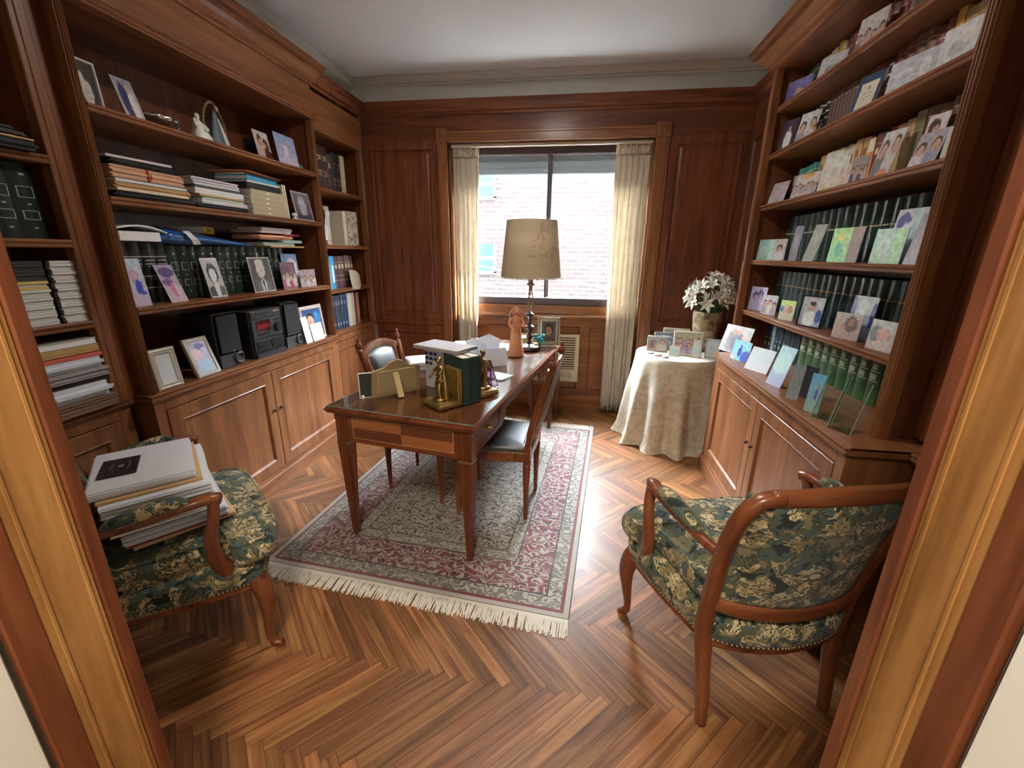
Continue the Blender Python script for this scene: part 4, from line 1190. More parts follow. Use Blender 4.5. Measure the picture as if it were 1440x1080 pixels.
# ================================================================== PHOTOGRAPHS
def uvquad(bm, w, h, y, x0=0, z0=0, mi=1):
    uv = bm.loops.layers.uv.verify()
    f = quad(bm, (x0, y, z0), (x0 + w, y, z0), (x0 + w, y, z0 + h), (x0, y, z0 + h), mi)
    for lp, c in zip(f.loops, ((0, 0), (1, 0), (1, 1), (0, 1))): lp[uv].uv = c
card_white = plain('card_white', (.62, .61, .60), .6)
def place(o, side, x, y, z, lean, turn):
    r = math.radians(lean); t = math.radians(turn)
    o.location = (x, y, z)
    o.rotation_euler = (-r, 0, (-PI / 2 + t) if side == 'R' else (PI / 2 - t))
def photo(side, x, z, y, w, h, lean, turn, pic, label, group=None, name='photo_print', thick=.0018):
    bm = B(); box(bm, 0, w, 0, thick, 0, h); uvquad(bm, w, h, -.0003)
    o = obj(name, bm, [card_white, pic]); tag(o, label, 'photo', group)
    place(o, side, x, y, z + .0006, lean, turn)
    return o
def framed(side, x, z, y, w, h, lean, turn, pic, label, fmat, fw=.018, fd=.016, group=None, strut=True, mat_ring=None):
    bm = B()
    ring_panel(bm, (0, 0, 0), (1, 0, 0), (0, 0, 1), (0, -1, 0), w, h, [(0, -fd), (0, -.002), (.002, 0), (fw * .3, .003), (fw * .5, .001), (fw * .8, .002), (fw, -.004), (fw, -.006)], mi=0)
    bm.faces.ensure_lookup_table()
    quad(bm, (0, fd, 0), (0, fd, h), (w, fd, h), (w, fd, 0))
    o = obj('picture_frame', bm, fmat); tag(o, label, 'picture frame', group)
    bm = B(); uvquad(bm, w - 2 * fw, h - 2 * fw, .0045, fw, fw, 0); obj('photo_print', bm, pic, o)
    if strut:
        bm = B(); n = len(bm.verts); box(bm, w / 2 - .018, w / 2 + .018, -.002, .002, 0, h * .72)
        xform(bm, n, Matrix.Translation((0, fd + .001 + h * .72 * math.sin(.25), 0.004)) @ Matrix.Rotation(.25, 4, 'X'))
        obj('easel_strut', bm, black_board, o)
    place(o, side, x, y, z + .0006, lean, turn)
    return o

G = (.30, .30, .31)
PH = 'photos standing in the photo bookcase'
RX = 1.18
tR = 'top photo shelf'
def P(id_, top, bot, blobs, **k): return picture('pic_' + id_, top, bot, blobs, **k)
photo('R', RX, RSH[0], 3.176, 0.164, 0.128, 6, 24, P('A1', (.22, .20, .45), (.10, .08, .34), [(.55, .35, .25, .2, (.55, .5, .6)), (.5, .5, .12, .18, (.45, .3, .3))]), 'violet-blue photo at the window end of the top photo shelf', PH)
photo('R', RX, RSH[0], 2.815, 0.141, 0.12, 12, 24, P('A2', (.52, .52, .55), (.48, .48, .50), [(.5, .5, .3, .12, (.3, .3, .33)), (.4, .3, .2, .1, (.6, .58, .58))]), 'pale grey photo in front of the cream books on the top photo shelf', PH)
photo('R', RX, RSH[0], 2.492, 0.14, 0.145, 6, 14, P('A3', (.50, .48, .48), (.40, .36, .36), people(4, [(.2, .15, .18), (.5, .3, .3)], y=.45)), 'large faded group photo nearest the doorway on the top photo shelf', PH)
photo('R', RX, RSH[1], 3.161, 0.106, 0.18, 8, 24, P('B1', (.06, .03, .06), (.05, .03, .04), [(.5, .35, .25, .35, (.62, .6, .62)), (.5, .72, .10, .10, SKIN)]), 'dark photo of a white dress at the window end of the second photo shelf', PH)
photo('R', RX, RSH[1], 2.944, 0.118, 0.164, 12, 24, P('B2', (.46, .46, .48), (.52, .50, .50), people(2, [(.25, .25, .28), (.4, .38, .4)], y=.5)), 'grey photo in front of the white-banded black books', PH)
o = photo('R', RX, RSH[1], 2.418, 0.12, 0.16, 12, 14, P('B3', (.03, .05, .12), (.03, .05, .12), []), 'navy folder opened on a cream diploma, second photo shelf', None, name='diploma_folder', thick=.004)
o['category'] = 'diploma'
bm = B(); uvquad(bm, .086, .115, -.0016, .020, .012, 0); obj('diploma_sheet', bm, P('B3b', (.55, .50, .40), (.52, .47, .36), [(.5, .82, .08, .07, (.2, .2, .2)), (.5, .62, .3, .02, (.3, .28, .25)), (.5, .45, .36, .02, (.36, .33, .3))], grain=.1), o)
photo('R', RX, RSH[1], 2.177, 0.191, 0.12, 4, 14, P('B4', (.42, .43, .47), (.36, .37, .40), [(.75, .55, .10, .25, (.55, .54, .54)), (.4, .3, .35, .16, (.46, .46, .5)), (.3, .6, .2, .1, (.5, .5, .54))]), 'wide grey landscape photo in the middle of the second photo shelf', PH)
photo('R', RX, RSH[1], 1.919, 0.133, 0.12, 4, 6, P('B5', (.58, .58, .58), (.50, .51, .52), [(.5, .45, .3, .2, (.4, .42, .44)), (.7, .6, .15, .15, (.6, .58, .5))]), 'pale slanting photo nearest the doorway on the second photo shelf', PH)
photo('R', RX, RSH[2], 3.24, 0.195, 0.136, 12, 12, P('C1', (.45, .40, .42), (.40, .38, .42), [(.5, .5, .4, .15, (.52, .42, .44)), (.3, .35, .2, .2, (.5, .48, .52))]), 'pinkish grey photo at the window end of the third photo shelf', PH)
photo('R', RX + .09, RSH[2], 3.08, .10, .16, 4, 20, P('C1b', (.36, .37, .42), (.33, .33, .37), [(.5, .4, .3, .3, (.45, .42, .45))]), 'grey-blue photo behind the pinkish grey one, before the teal volumes', PH)
photo('R', RX, RSH[2], 2.862, 0.185, 0.132, 14, 12, P('C2', (.50, .46, .42), (.42, .38, .38), people(6, [(.4, .3, .3), (.3, .3, .36)], y=.5) + [(.5, .95, .25, .12, (.6, .28, .1))]), 'group photo with an orange patch on the third photo shelf', PH)
photo('R', RX + .05, RSH[2], 2.68, .235, .205, 7, 12, P('C3', (.56, .58, .52), (.55, .50, .42), [(.5, .8, .45, .18, (.58, .61, .56)), (.35, .3, .25, .15, (.6, .55, .48)), (.22, .1, .08, .06, (.65, .5, .1)), (.75, .25, .12, .2, (.55, .45, .40)), (.6, .45, .06, .08, (.5, .35, .3))]), 'large pale print showing a misty crowd, third photo shelf', PH)
photo('R', RX, RSH[2], 2.299, 0.08, 0.108, 6, 14, P('C4', (.26, .24, .25), (.22, .18, .20), people(4, [(.12, .1, .12), (.35, .3, .3)], y=.5)), 'small dark group photo beside the large pale print', PH)
photo('R', RX + .07, RSH[2], 2.27, .070, .17, 8, 14, P('C4b', (.10, .24, .48), (.16, .22, .4), [(.5, .3, .3, .2, (.45, .3, .3))]), 'small blue print behind the small dark group photo', PH)
photo('R', RX, RSH[2], 2.164, 0.09, 0.184, 14, 14, P('C5', (.50, .48, .46), (.34, .30, .28), people(2, [(.16, .16, .16), (.45, .42, .4)], y=.6) + [(.6, .08, .3, .1, (.5, .2, .12))]), 'tall grey photo of two figures on the third photo shelf', PH)
photo('R', RX + .05, RSH[2], 1.985, .085, .185, 6, 6, P('C6', (.60, .55, .56), (.48, .30, .28), [(.4, .78, .32, .16, DK), (.5, .70, .16, .13, SKIN), (.5, .3, .35, .28, (.62, .48, .44))]), 'tall portrait of a dark-haired woman on the third photo shelf', PH)
photo('R', RX, RSH[2], 1.937, 0.113, 0.12, 14, 6, P('C7', (.33, .29, .32), (.30, .26, .30), people(2, [(.55, .45, .46), (.25, .25, .32)], y=.5)), 'mauve photo of two children before the tall portrait of a woman', PH)
photo('R', RX - .01, RSH[2], 1.769, 0.034, 0.1, 4, 6, P('C8', (.52, .52, .48), (.5, .5, .46), []), 'sliver of a pale photo against the post, third photo shelf', PH)
photo('R', RX, RSH[3], 3.2, 0.125, 0.128, 4, 24, P('D1', (.36, .60, .55), (.42, .64, .58), [(.4, .5, .2, .2, (.55, .7, .64)), (.6, .3, .15, .15, (.5, .62, .6))]), 'small aqua print at the window end of the fourth photo shelf', PH)
photo('R', RX, RSH[3], 2.958, 0.09, 0.124, 4, 24, P('D2', (.46, .38, .38), (.44, .40, .42), [(.5, .6, .22, .18, DK), (.5, .52, .14, .14, SKIN), (.5, .2, .4, .2, (.5, .48, .52))]), 'small pinkish portrait beside the aqua print on the fourth photo shelf', PH)
photo('R', RX, RSH[3], 2.731, 0.045, 0.188, 6, 30, P('D3', (.26, .27, .32), (.30, .31, .35), [(.5, .5, .3, .3, (.38, .38, .42))]), 'narrow slate photo seen edge-on, fourth photo shelf', PH)
photo('R', RX, RSH[3], 2.572, 0.066, 0.192, 16, 24, P('D4', (.36, .40, .37), (.40, .42, .40), [(.5, .6, .3, .2, (.46, .48, .46))]), 'leaning grey-green card on the fourth photo shelf', PH)
photo('R', RX, RSH[3], 2.334, 0.125, 0.152, 4, 14, P('D5', (.42, .72, .30), (.36, .78, .46), [(.4, .75, .2, .12, (.7, .75, .3)), (.4, .35, .2, .2, (.25, .65, .5)), (.7, .5, .15, .3, (.5, .8, .45))]), 'bright lime and green card on the fourth photo shelf', PH)
photo('R', RX + .012, RSH[3], 2.21, .055, .150, 5, 20, P('D5b', (.50, .44, .42), (.46, .42, .40), []), 'narrow beige-grey card next to the bright lime card', PH)
photo('R', RX, RSH[3], 2.02, 0.152, 0.132, 4, 6, P('D6', (.42, .62, .54), (.46, .68, .56), [(.35, .5, .2, .3, (.5, .66, .6)), (.8, .5, .14, .6, (.45, .75, .45))]), 'pale green folded card nearest the doorway on the fourth photo shelf', PH)
photo('R', RX + .05, RSH[3], 2.02, .135, .205, 6, 6, P('D7', (.52, .54, .56), (.30, .42, .62), [(.3, .75, .25, .2, (.08, .08, .3)), (.55, .55, .3, .25, (.62, .68, .74)), (.75, .7, .15, .3, (.45, .6, .6))]), 'blue and white print rising behind the pale green folded card', PH)
photo('R', RX, RSH[3], 1.825, 0.078, 0.18, 10, 6, P('D8', (.40, .37, .42), (.48, .48, .54), [(.5, .4, .3, .3, (.52, .50, .56))]), 'mauve-grey photo against the post, fourth photo shelf', PH)
photo('R', RX, RSH[4], 3.2, 0.136, 0.156, 4, 24, P('E1', (.50, .48, .70), (.52, .50, .72), [(.35, .62, .18, .20, (.16, .12, .34)), (.65, .70, .18, .20, (.16, .12, .34)), (.38, .52, .13, .14, (.45, .38, .58)), (.64, .58, .13, .14, (.45, .38, .58))]), 'lilac photo of a couple at the window end of the fifth photo shelf', PH)
photo('R', RX, RSH[4], 2.961, 0.104, 0.12, 4, 24, P('E2', (.42, .40, .42), (.46, .40, .38), people(3, [(.3, .26, .28), (.5, .45, .44)], y=.55)), 'small brownish photo of people beside the lilac couple photo', PH)
photo('R', RX, RSH[4], 2.716, 0.097, 0.112, 4, 24, P('E3', (.52, .70, .24), (.50, .44, .40), [(.4, .5, .3, .25, (.58, .44, .38)), (.65, .55, .2, .22, SKIN), (.15, .55, .12, .15, (.1, .2, .4))]), 'small photo of a baby with a lime green top edge', PH)
framed('R', RX, RSH[4], 2.500, .146, .162, 5, 20, P('E4', (.46, .50, .52), (.30, .34, .40), [(.45, .25, .30, .28, (.64, .63, .60)), (.48, .66, .13, .17, SKIN), (.48, .78, .14, .08, DK), (.82, .35, .14, .25, (.08, .12, .32)), (.85, .75, .2, .15, (.5, .55, .58))]), 'dark-framed photo of a man in a white shirt, fifth photo shelf', black_plastic, fw=.006, fd=.008)
photo('R', RX + .055, RSH[4], 2.165, .135, .19, 5, 8, P('E5', (.40, .52, .56), (.36, .42, .50), [(.06, .75, .14, .25, (.05, .04, .25)), (.95, .6, .12, .3, (.05, .04, .25)), (.5, .75, .2, .2, (.55, .62, .62))]), 'blue-green photo peeking above the photo of a long-haired woman', PH)
photo('R', RX, RSH[4], 2.157, 0.138, 0.115, 4, 14, P('E6', (.56, .55, .56), (.50, .38, .34), [(.62, .6, .25, .32, (.20, .18, .20)), (.62, .66, .12, .14, SKIN), (.25, .4, .2, .25, (.58, .42, .36))]), 'photo of a long-haired woman in the middle of the fifth photo shelf', PH)
photo('R', RX, RSH[4], 1.909, 0.128, 0.118, 4, 6, P('E7', (.48, .55, .54), (.50, .44, .44), [(.25, .55, .22, .3, (.14, .2, .22)), (.45, .55, .16, .2, (.58, .38, .34)), (.68, .5, .18, .22, (.58, .40, .36)), (.6, .2, .4, .16, (.56, .50, .50))]), 'photo of two faces close together against the post, fifth photo shelf', PH)
# on the counter
zk = ZK
CX = 1.0
photo('R', CX + .01, zk, 3.128, .235, .186, 16, 24, P('F1', (.52, .50, .48), (.36, .35, .36), [(.35, .45, .2, .4, (.22, .22, .23)), (.55, .42, .18, .38, (.16, .16, .20)), (.36, .80, .08, .10, SKIN), (.52, .78, .08, .10, SKIN), (.82, .45, .12, .3, (.58, .44, .38))]), 'large photo of a standing couple at the window end of the counter', PH)
photo('R', CX, zk, 2.857, .137, .124, 12, 24, P('F2', (.30, .62, .68), (.30, .58, .68), [(.45, .45, .10, .28, (.06, .10, .45)), (.45, .75, .05, .06, (.1, .12, .4)), (.85, .2, .3, .35, (.10, .16, .48)), (.1, .1, .2, .15, (.6, .62, .6))]), 'turquoise print with a small blue figure on the counter', PH)
photo('R', CX, zk, 2.607, .160, .136, 20, 24, P('F3', (.64, .68, .70), (.68, .70, .72), [(.6, .6, .3, .25, (.60, .68, .70)), (.3, .3, .2, .2, (.66, .7, .7))], grain=.08), 'almost white open card on the counter', PH)
photo('R', CX, zk, 2.302, .108, .206, 16, 14, P('F4', (.42, .68, .74), (.42, .44, .62), [(.5, .6, .5, .3, (.50, .74, .74)), (.45, .5, .1, .05, (.7, .75, .55))], grain=.12), 'tall pale turquoise card nearest the middle of the counter', PH)
photo('R', CX - .01, zk, 2.05, .05, .160, 10, 40, P('F5', (.22, .27, .28), (.26, .28, .30), []), 'narrow grey card standing edge-on on the counter', PH)
photo('R', CX + .06, zk, 2.10, .075, .15, 8, 20, P('F5b', (.02, .02, .02), (.025, .025, .025), []), 'black card standing behind the narrow grey one on the counter', PH)
photo('R', CX - .01, zk, 1.885, .060, .165, 6, 30, P('F6', (.14, .42, .66), (.28, .36, .34), [(.55, .45, .10, .22, (.10, .10, .34)), (.55, .68, .08, .07, (.55, .2, .15)), (.5, .15, .5, .2, (.25, .40, .38))]), 'blue postcard with a small figure, nearest the doorway on the counter', PH)
clr = glass_mat('clear_acrylic', (.86, .92, .88))
for k, (yy, l) in enumerate(((1.81, 'empty clear acrylic stand beside the blue postcard'), (1.69, 'empty clear acrylic stand nearest the fluted post'))):
    bm = B()
    s0 = len(bm.verts)
    box(bm, 0, .085, 0, .003, 0, .20); xform(bm, s0, Matrix.Rotation(-.30, 4, 'X')); s0 = len(bm.verts)
    box(bm, 0, .085, 0, .075, 0, .003)
    bm2 = bm
    o = obj('acrylic_stand', bm2, clr, None, (.985, yy, zk + .0006), -PI / 2 + .5); tag(o, l, 'photo stand')
    bm = B(); n0 = 0; box(bm, -.0012, .0012, -.0012, .003, 0, .20); box(bm, .0838, .0862, -.0012, .003, 0, .2); xform(bm, 0, Matrix.Rotation(-.30, 4, 'X'))
    obj('polished_edge', bm, plain('acrylic_edge', (.20, .27, .22), .3), o)
# little figures on the second photo shelf
for (yy, c, l) in ((2.74, (.40, .24, .12), 'tiny tan carved figure before the slim brown volumes'), (2.68, (.03, .025, .02), 'tiny dark carved figure before the slim brown volumes')):
    bm = B()
    lathe(bm, [(.002, 0), (.014, 0), (.014, .006), (.009, .012), (.011, .03), (.006, .045), (.002, .046)], 10)
    blob(bm, (0, 0, .055), (.009, .009, .011), 8, 6)
    for s in (-1, 1): tube(bm, [(0, s * .009, .04, .004), (.006, s * .014, .028, .004), (.010, s * .008, .02, .003)], n=6, k=3)
    tag(obj('carved_figure', bm, plain('carved_%d' % (yy * 100), c, .5), None, (1.19, yy, RSH[1] + .0006), smooth=True), l, 'figurine')

# stereo side photos
PL = 'photos standing in the stereo bookcase'
LX = -1.915
framed('L', LX - .02, LSH[0], 1.590, .125, .172, 3, -4, P('L1a', (.03, .025, .022), (.05, .04, .035), [(.45, .6, .14, .2, (.40, .36, .32)), (.6, .3, .2, .3, (.46, .42, .38)), (.3, .35, .12, .2, (.25, .22, .2))]), 'white-bordered black and white photo of a couple, top stereo shelf', card_white, fw=.010, fd=.006)
photo('L', LX, LSH[0], 1.776, .085, .165, 16, 0, P('L1b', (.25, .24, .30), (.45, .40, .36), [(.35, .45, .25, .45, (.03, .03, .12)), (.68, .35, .18, .4, (.62, .58, .52)), (.65, .75, .10, .1, SKIN)]), 'leaning photo of a bride beside navy, before the silver bowl', PL)
photo('L', LX, LSH[0], 2.557, .126, .156, 10, 0, P('L1c', (.52, .46, .42), (.46, .30, .28), [(.35, .70, .16, .2, DK), (.42, .62, .12, .14, SKIN), (.70, .55, .2, .22, DK), (.62, .52, .11, .12, SKIN), (.75, .2, .3, .22, (.08, .03, .03)), (.3, .25, .22, .2, (.5, .36, .32))]), 'pinkish photo of an embracing couple on the top stereo shelf', PL)
photo('L', LX + .01, LSH[0], 2.728, .200, .184, 8, 0, P('L1d', (.26, .34, .56), (.40, .42, .60), [(.5, .5, .25, .25, (.40, .36, .46)), (.45, .45, .12, .2, (.6, .56, .62)), (.6, .72, .09, .1, (.42, .36, .44)), (.5, .12, .5, .14, (.5, .46, .6))]), 'large pale blue photo at the corner end of the top stereo shelf', PL)
photo('L', LX, LSH[1], 2.850, .195, .19, 10, 0, P('L2f', (.20, .19, .22), (.08, .07, .10), [(.5, .5, .22, .4, (.42, .40, .46)), (.42, .66, .10, .12, (.5, .46, .5)), (.62, .6, .10, .12, (.5, .46, .5)), (.5, .1, .6, .10, (.07, .06, .09))], border=(.46, .44, .48), bw=.05), 'dark photo with a pale border beside the cream pamphlets', PL)
photo('L', LX, LSH[2], 1.618, .075, .205, 6, 0, P('P1', (.45, .60, .68), (.55, .44, .58), [(.4, .65, .3, .15, (.5, .36, .5)), (.55, .4, .22, .16, (.05, .08, .5)), (.7, .28, .2, .06, (.08, .1, .5))], rough=.3), 'blue and pink print by the fluted post, over the stereo', PL)
photo('L', LX, LSH[2], 1.791, .092, .184, 20, 0, P('P2', (.36, .32, .46), (.60, .46, .54), [(.5, .8, .45, .14, (.12, .08, .22)), (.35, .55, .3, .1, (.2, .12, .3)), (.5, .32, .12, .2, (.55, .22, .34)), (.7, .3, .12, .22, (.6, .52, .56))]), 'slanting mauve photo before the tall black volumes', PL)
photo('L', LX, LSH[2], 2.026, .108, .206, 10, 0, P('P3', (.48, .48, .48), (.40, .40, .40), [(.5, .62, .32, .28, (.015, .015, .015)), (.5, .57, .2, .2, (.62, .62, .62)), (.3, .1, .4, .2, (.05, .05, .05)), (.75, .1, .3, .18, (.06, .06, .06)), (.52, .2, .16, .2, (.6, .6, .6))], border=(.58, .58, .57), bw=.035, grain=.12), 'black and white portrait of a dark-haired woman over the stereo', PL)
photo('L', LX, LSH[2], 2.345, .186, .206, 7, 0, P('P4', (.05, .043, .038), (.055, .045, .04), [(.5, .65, .19, .26, (.56, .53, .48)), (.5, .85, .2, .1, (.50, .48, .44)), (.5, .62, .05, .03, (.2, .18, .16)), (.5, .15, .3, .22, (.10, .09, .08)), (.5, .18, .13, .2, (.60, .58, .54)), (.5, .15, .035, .2, (.03, .03, .03))], border=(.52, .50, .46), bw=.03, grain=.12), 'black and white portrait of a man in a tie over the stereo', PL)
photo('L', LX - .045, LSH[2], 2.70, .16, .225, 4, 0, P('P5', (.14, .26, .48), (.5, .44, .5), [(.2, .6, .2, .6, (.16, .28, .5)), (.55, .6, .25, .3, (.62, .46, .42)), (.8, .4, .15, .4, (.66, .64, .66))]), 'tall photo of a baby with blue, behind two small group photos', PL)
photo('L', LX, LSH[2], 2.610, .150, .172, 4, 0, P('P6', (.14, .06, .08), (.22, .12, .14), people(4, [(.3, .06, .1), (.45, .38, .38)], y=.45) + [(.3, .75, .3, .15, (.1, .03, .08))]), 'dark reddish group photo at the corner end over the stereo', PL)
photo('L', LX + .004, LSH[2], 2.790, .180, .118, 3, 0, P('P7', (.30, .22, .22), (.40, .30, .28), people(5, [(.46, .40, .36), (.3, .2, .2)], y=.5)), 'low wide group photo at the corner end over the stereo', PL)
silverframe = plain('pale_silver_frame', (.66, .64, .56), .3, metal=.5)
framed('L', -1.885, ZK, 1.605, .125, .19, 6, 3, P('Fr1', (.60, .66, .70), (.66, .70, .74), [], grain=.06), 'wide pale silver frame with a white reflection painted in, beside the fluted post', silverframe, fw=.028, fd=.030)  # blank pale print paints the white reflection on the frame's glass
framed('L', -1.885, ZK, 1.826, .142, .205, 18, 0, P('Fr2', (.40, .34, .52), (.40, .48, .58), [(.3, .6, .3, .2, (.62, .46, .50)), (.6, .85, .3, .1, (.12, .08, .3)), (.5, .25, .4, .2, (.36, .5, .66))]), 'slim silver frame with a lilac photo beside the near speaker', silverframe, fw=.020, fd=.018)
framed('L', -1.905, ZK, 2.745, .27, .25, 6, 0, P('Fr3', (.03, .08, .20), (.05, .14, .30), [(.42, .60, .24, .30, (.03, .02, .02)), (.42, .55, .19, .24, (.55, .33, .24)), (.42, .1, .35, .2, (.5, .46, .40)), (.8, .6, .18, .3, (.05, .20, .42))]), 'pink and silver frame with a portrait at the corner end of the counter', plain('rose_silver', (.60, .47, .42), .3, metal=.4), fw=.026, fd=.016)
for (yy, w, h, dx, l) in ((2.725, .07, .185, .012, 'white card leaning on the pink and silver frame, nearer the speaker'), (2.80, .14, .125, .018, 'broad cream card leaning on the pink and silver frame')):
    bm = B(); box(bm, 0, w, 0, .002, 0, h)
    o = obj('note_card', bm, white_paper if w < .1 else cream_paper); tag(o, l, 'card'); place(o, 'L', -1.905 + dx + .012, yy, ZK + .0006, 10, 0)

# ================================================================== STEREO
def speaker(y, label):
    r = empty('loudspeaker', label, 'speaker', (-1.90, y, ZK + .0006), PI / 2, group=None)
    w, h, d = .165, .30, .21
    bm = B(); box(bm, 0, w, .014, d, 0, h, bev=.004); obj('cabinet', bm, black_board, r)
    bm = B(); box(bm, .004, w - .004, 0, .016, .075, h - .004, bev=.008, seg=2); obj('grille', bm, plain('grille_cloth', (.016, .017, .018), .9, noise=.3, nscale=300), r)
    bm = B(); prism(bm, [(0, .004), (w, .004), (w, .016), (0, .016)], .004, .074)
    s = 1
    lathe(bm, [(.034, .004), (.034, -.006), (.028, -.010), (.022, -.004), (.018, .003), (.001, .003)], 18, (.125, 0, .042), axis='y')
    obj('port', bm, plain('speaker_grey', (.05, .052, .055), .35), r, smooth=False)
    bm = B(); box(bm, w * .55, w * .55 + .014, -.0025, 0, .084, .092, bev=.001); obj('badge', bm, silver, r)
    return r
speaker(1.994, 'black loudspeaker beside the slim silver frame')
speaker(2.548, 'black loudspeaker between the stereo unit and the pink frame')
st = empty('mini_stereo', 'black compact stereo with red display between two loudspeakers', 'stereo', (-1.892, 2.236, ZK + .0006), PI / 2)
w, h, d = .272, .285, .26
sg = plain('stereo_grey', (.028, .030, .034), .35)
bm = B(); box(bm, 0, w, .012, d, 0, h, bev=.004); obj('body', bm, black_board, st)
for nm, z0, z1 in (('disc_drawer_panel', .235, .285), ('tuner_panel', .115, .231), ('cassette_panel', .035, .111), ('foot_panel', 0, .031)):
    bm = B(); box(bm, .003, w - .003, -.002 if nm != 'foot_panel' else -.012, .014, z0, z1, bev=.004, seg=2); pn = obj(nm, bm, sg, st)
    if nm == 'disc_drawer_panel':
        bm = B(); box(bm, .04, .17, -.006, -.001, .252, .268, bev=.003); obj('disc_drawer', bm, black_plastic, pn)
        bm = B(); box(bm, .20, .255, -.005, -.001, .262, .276, bev=.002); box(bm, .03, .045, -.005, -.001, .272, .280, bev=.002); box(bm, .165, .178, -.005, -.001, .250, .258, bev=.002); obj('button', bm, silver, pn)
    if nm == 'tuner_panel':
        bm = B(); box(bm, .035, .155, -.005, -.001, .155, .223, bev=.002); dp = obj('display', bm, plain('display_dark', (.05, .006, .010), .08), pn)
        bm = B(); box(bm, .045, .145, -.0056, -.0049, .178, .200); obj('display_glow', bm, plain('display_red', (.22, .012, .02), .15), dp)
        bm = B()
        for k in range(6): box(bm, .045 + k * .018, .058 + k * .018, -.006, -.001, .136, .146, bev=.001)
        for k in range(3): box(bm, .19 + k * .022, .205 + k * .022, -.006, -.001, .212, .222, bev=.001)
        obj('button', bm, black_plastic, pn)
        bm = B(); lathe(bm, [(.028, 0), (.028, -.012), (.025, -.018), (.002, -.018)], 20, (.215, -.001, .168), axis='y'); obj('knob', bm, black_plastic, pn, smooth=False)
    if nm == 'cassette_panel':
        for x0 in (.020, .145):
            bm = B(); box(bm, x0, x0 + .105, -.006, -.001, .048, .098, bev=.006, seg=2); cd = obj('cassette_door', bm, black_plastic, pn)
            bm = B(); box(bm, x0 + .015, x0 + .09, -.0068, -.005, .062, .082, bev=.001); obj('cassette_window', bm, plain('smoked', (.03, .035, .042), .05), cd)

# ================================================================== ORNAMENTS ON THE TOP STEREO SHELF
zs = LSH[0] + .0006
r = empty('fluted_bowl', 'low fluted silver bowl with two handles on the top stereo shelf', 'bowl', (-2.0, 1.985, zs))
bm = B()
rs = []
for rr, zz_ in ((.004, 0), (.05, 0), (.054, .006), (.085, .022), (.105, .045), (.110, .058), (.104, .056), (.08, .026), (.05, .012), (.004, .010)):
    rs.append([((rr * (1 + .05 * math.cos(12 * a) * min(1, rr / .1))) * math.cos(a) * .82, (rr * (1 + .05 * math.cos(12 * a) * min(1, rr / .1))) * math.sin(a), zz_) for a in [2 * PI * i / 48 for i in range(48)]])
rings(bm, rs); obj('bowl', bm, plain('tarnished_silver', (.42, .40, .37), .25, metal=1.0), r, smooth=True)
for s in (-1, 1):
    bm = B(); tube(bm, [(0, s * .100, .048, .004), (.0, s * .122, .058, .005), (0, s * .128, .044, .004), (0, s * .108, .032, .003)], n=8); obj('handle', bm, silver, r, smooth=True)
bm = B()
for a in range(3): blob(bm, (.036 * math.cos(a * 2.1), .046 * math.sin(a * 2.1), .004), (.008, .008, .006), 8, 4)
bm.free()
# white porcelain seated figure
r = empty('porcelain_figure', 'white porcelain kneeling figure beside the silver bowl', 'figurine', (-1.97, 2.205, zs), PI / 2)
por = plain('white_porcelain', (.68, .68, .60), .3)
bm = B()
rs = []
for t, rx, ry, ox in ((0, .062, .045, .012), (.008, .064, .046, .012), (.03, .05, .04, .008), (.06, .034, .030, .0), (.085, .026, .024, -.004), (.10, .014, .014, -.006), (.108, .009, .009, -.006)):
    rs.append([(ox + rx * math.cos(a) * (1 + .04 * math.cos(7 * a)), ry * math.sin(a), t) for a in [2 * PI * i / 28 for i in range(28)]])
rings(bm, rs); blob(bm, (-.006, -.002, .119), (.012, .013, .016), 10, 8)
tube(bm, [(-.022, -.01, .088, .009), (-.038, -.02, .070, .008), (-.046, -.022, .088, .006), (-.048, -.022, .102, .004)], n=8)
tube(bm, [(.014, -.014, .084, .009), (.02, -.03, .062, .008), (-.004, -.036, .055, .006)], n=8)
obj('body', bm, por, r, smooth=True)
bm = B(); blob(bm, (-.068, -.008, .008), (.016, .012, .008), 8, 5); obj('dove', bm, por, r, smooth=True)
# virgin statuette with rayed halo
r = empty('virgin_statuette', 'statuette in a blue and white cloak inside a gilt rayed halo', 'statuette', (-1.98, 2.335, zs), PI / 2)
bm = B()
rs = []
for t in (0, .02, .05, .09, .13, .16, .175):
    k = 1 - t / .20
    rs.append([(.062 * k * math.cos(a) * (1 + .03 * math.cos(9 * a)), .035 * k * math.sin(a) * (1 + .03 * math.cos(9 * a)), t + .012) for a in [2 * PI * i / 30 for i in range(30)]])
rings(bm, rs)
obj('cloak', bm, plain('slate_blue_cloak', (.075, .105, .135), .5), r, smooth=True)
bm = B()
rs = []
for t in (0, .04, .09, .13):
    k = 1 - t / .19
    rs.append([(x * k, -.0385 * k - .0012, t + .014) for x in (.004, .014, .026, .036)])
rings(bm, rs, closed=False); obj('gown', bm, plain('gown_white', (.52, .52, .46), .5), r, smooth=True)
bm = B(); blob(bm, (.004, -.012, .190), (.011, .011, .014), 10, 8); obj('head', bm, plain('painted_face', (.42, .25, .18), .5), r, smooth=True)
bm = B()
pts = []
for i in range(25):
    a = -.62 * PI + 1.24 * PI * i / 24 + PI / 2
    pts.append((.068 * math.cos(a) * (1.05 - .18 * math.sin(a)), .01, .105 + .115 * math.sin(a), .0035))
tube(bm, pts, n=6, k=1, sm=False)
for p in pts[1:-1]:
    dx, dz = p[0], p[2] - .105
    l = math.hypot(dx, dz)
    tube(bm, [(p[0], .01, p[2], .0045), (p[0] + dx / l * .011, .01, p[2] + dz / l * .011, .001)], n=5, k=1, sm=False)
obj('halo', bm, plain('halo_gilt', (.34, .22, .09), .4, metal=.5), r)
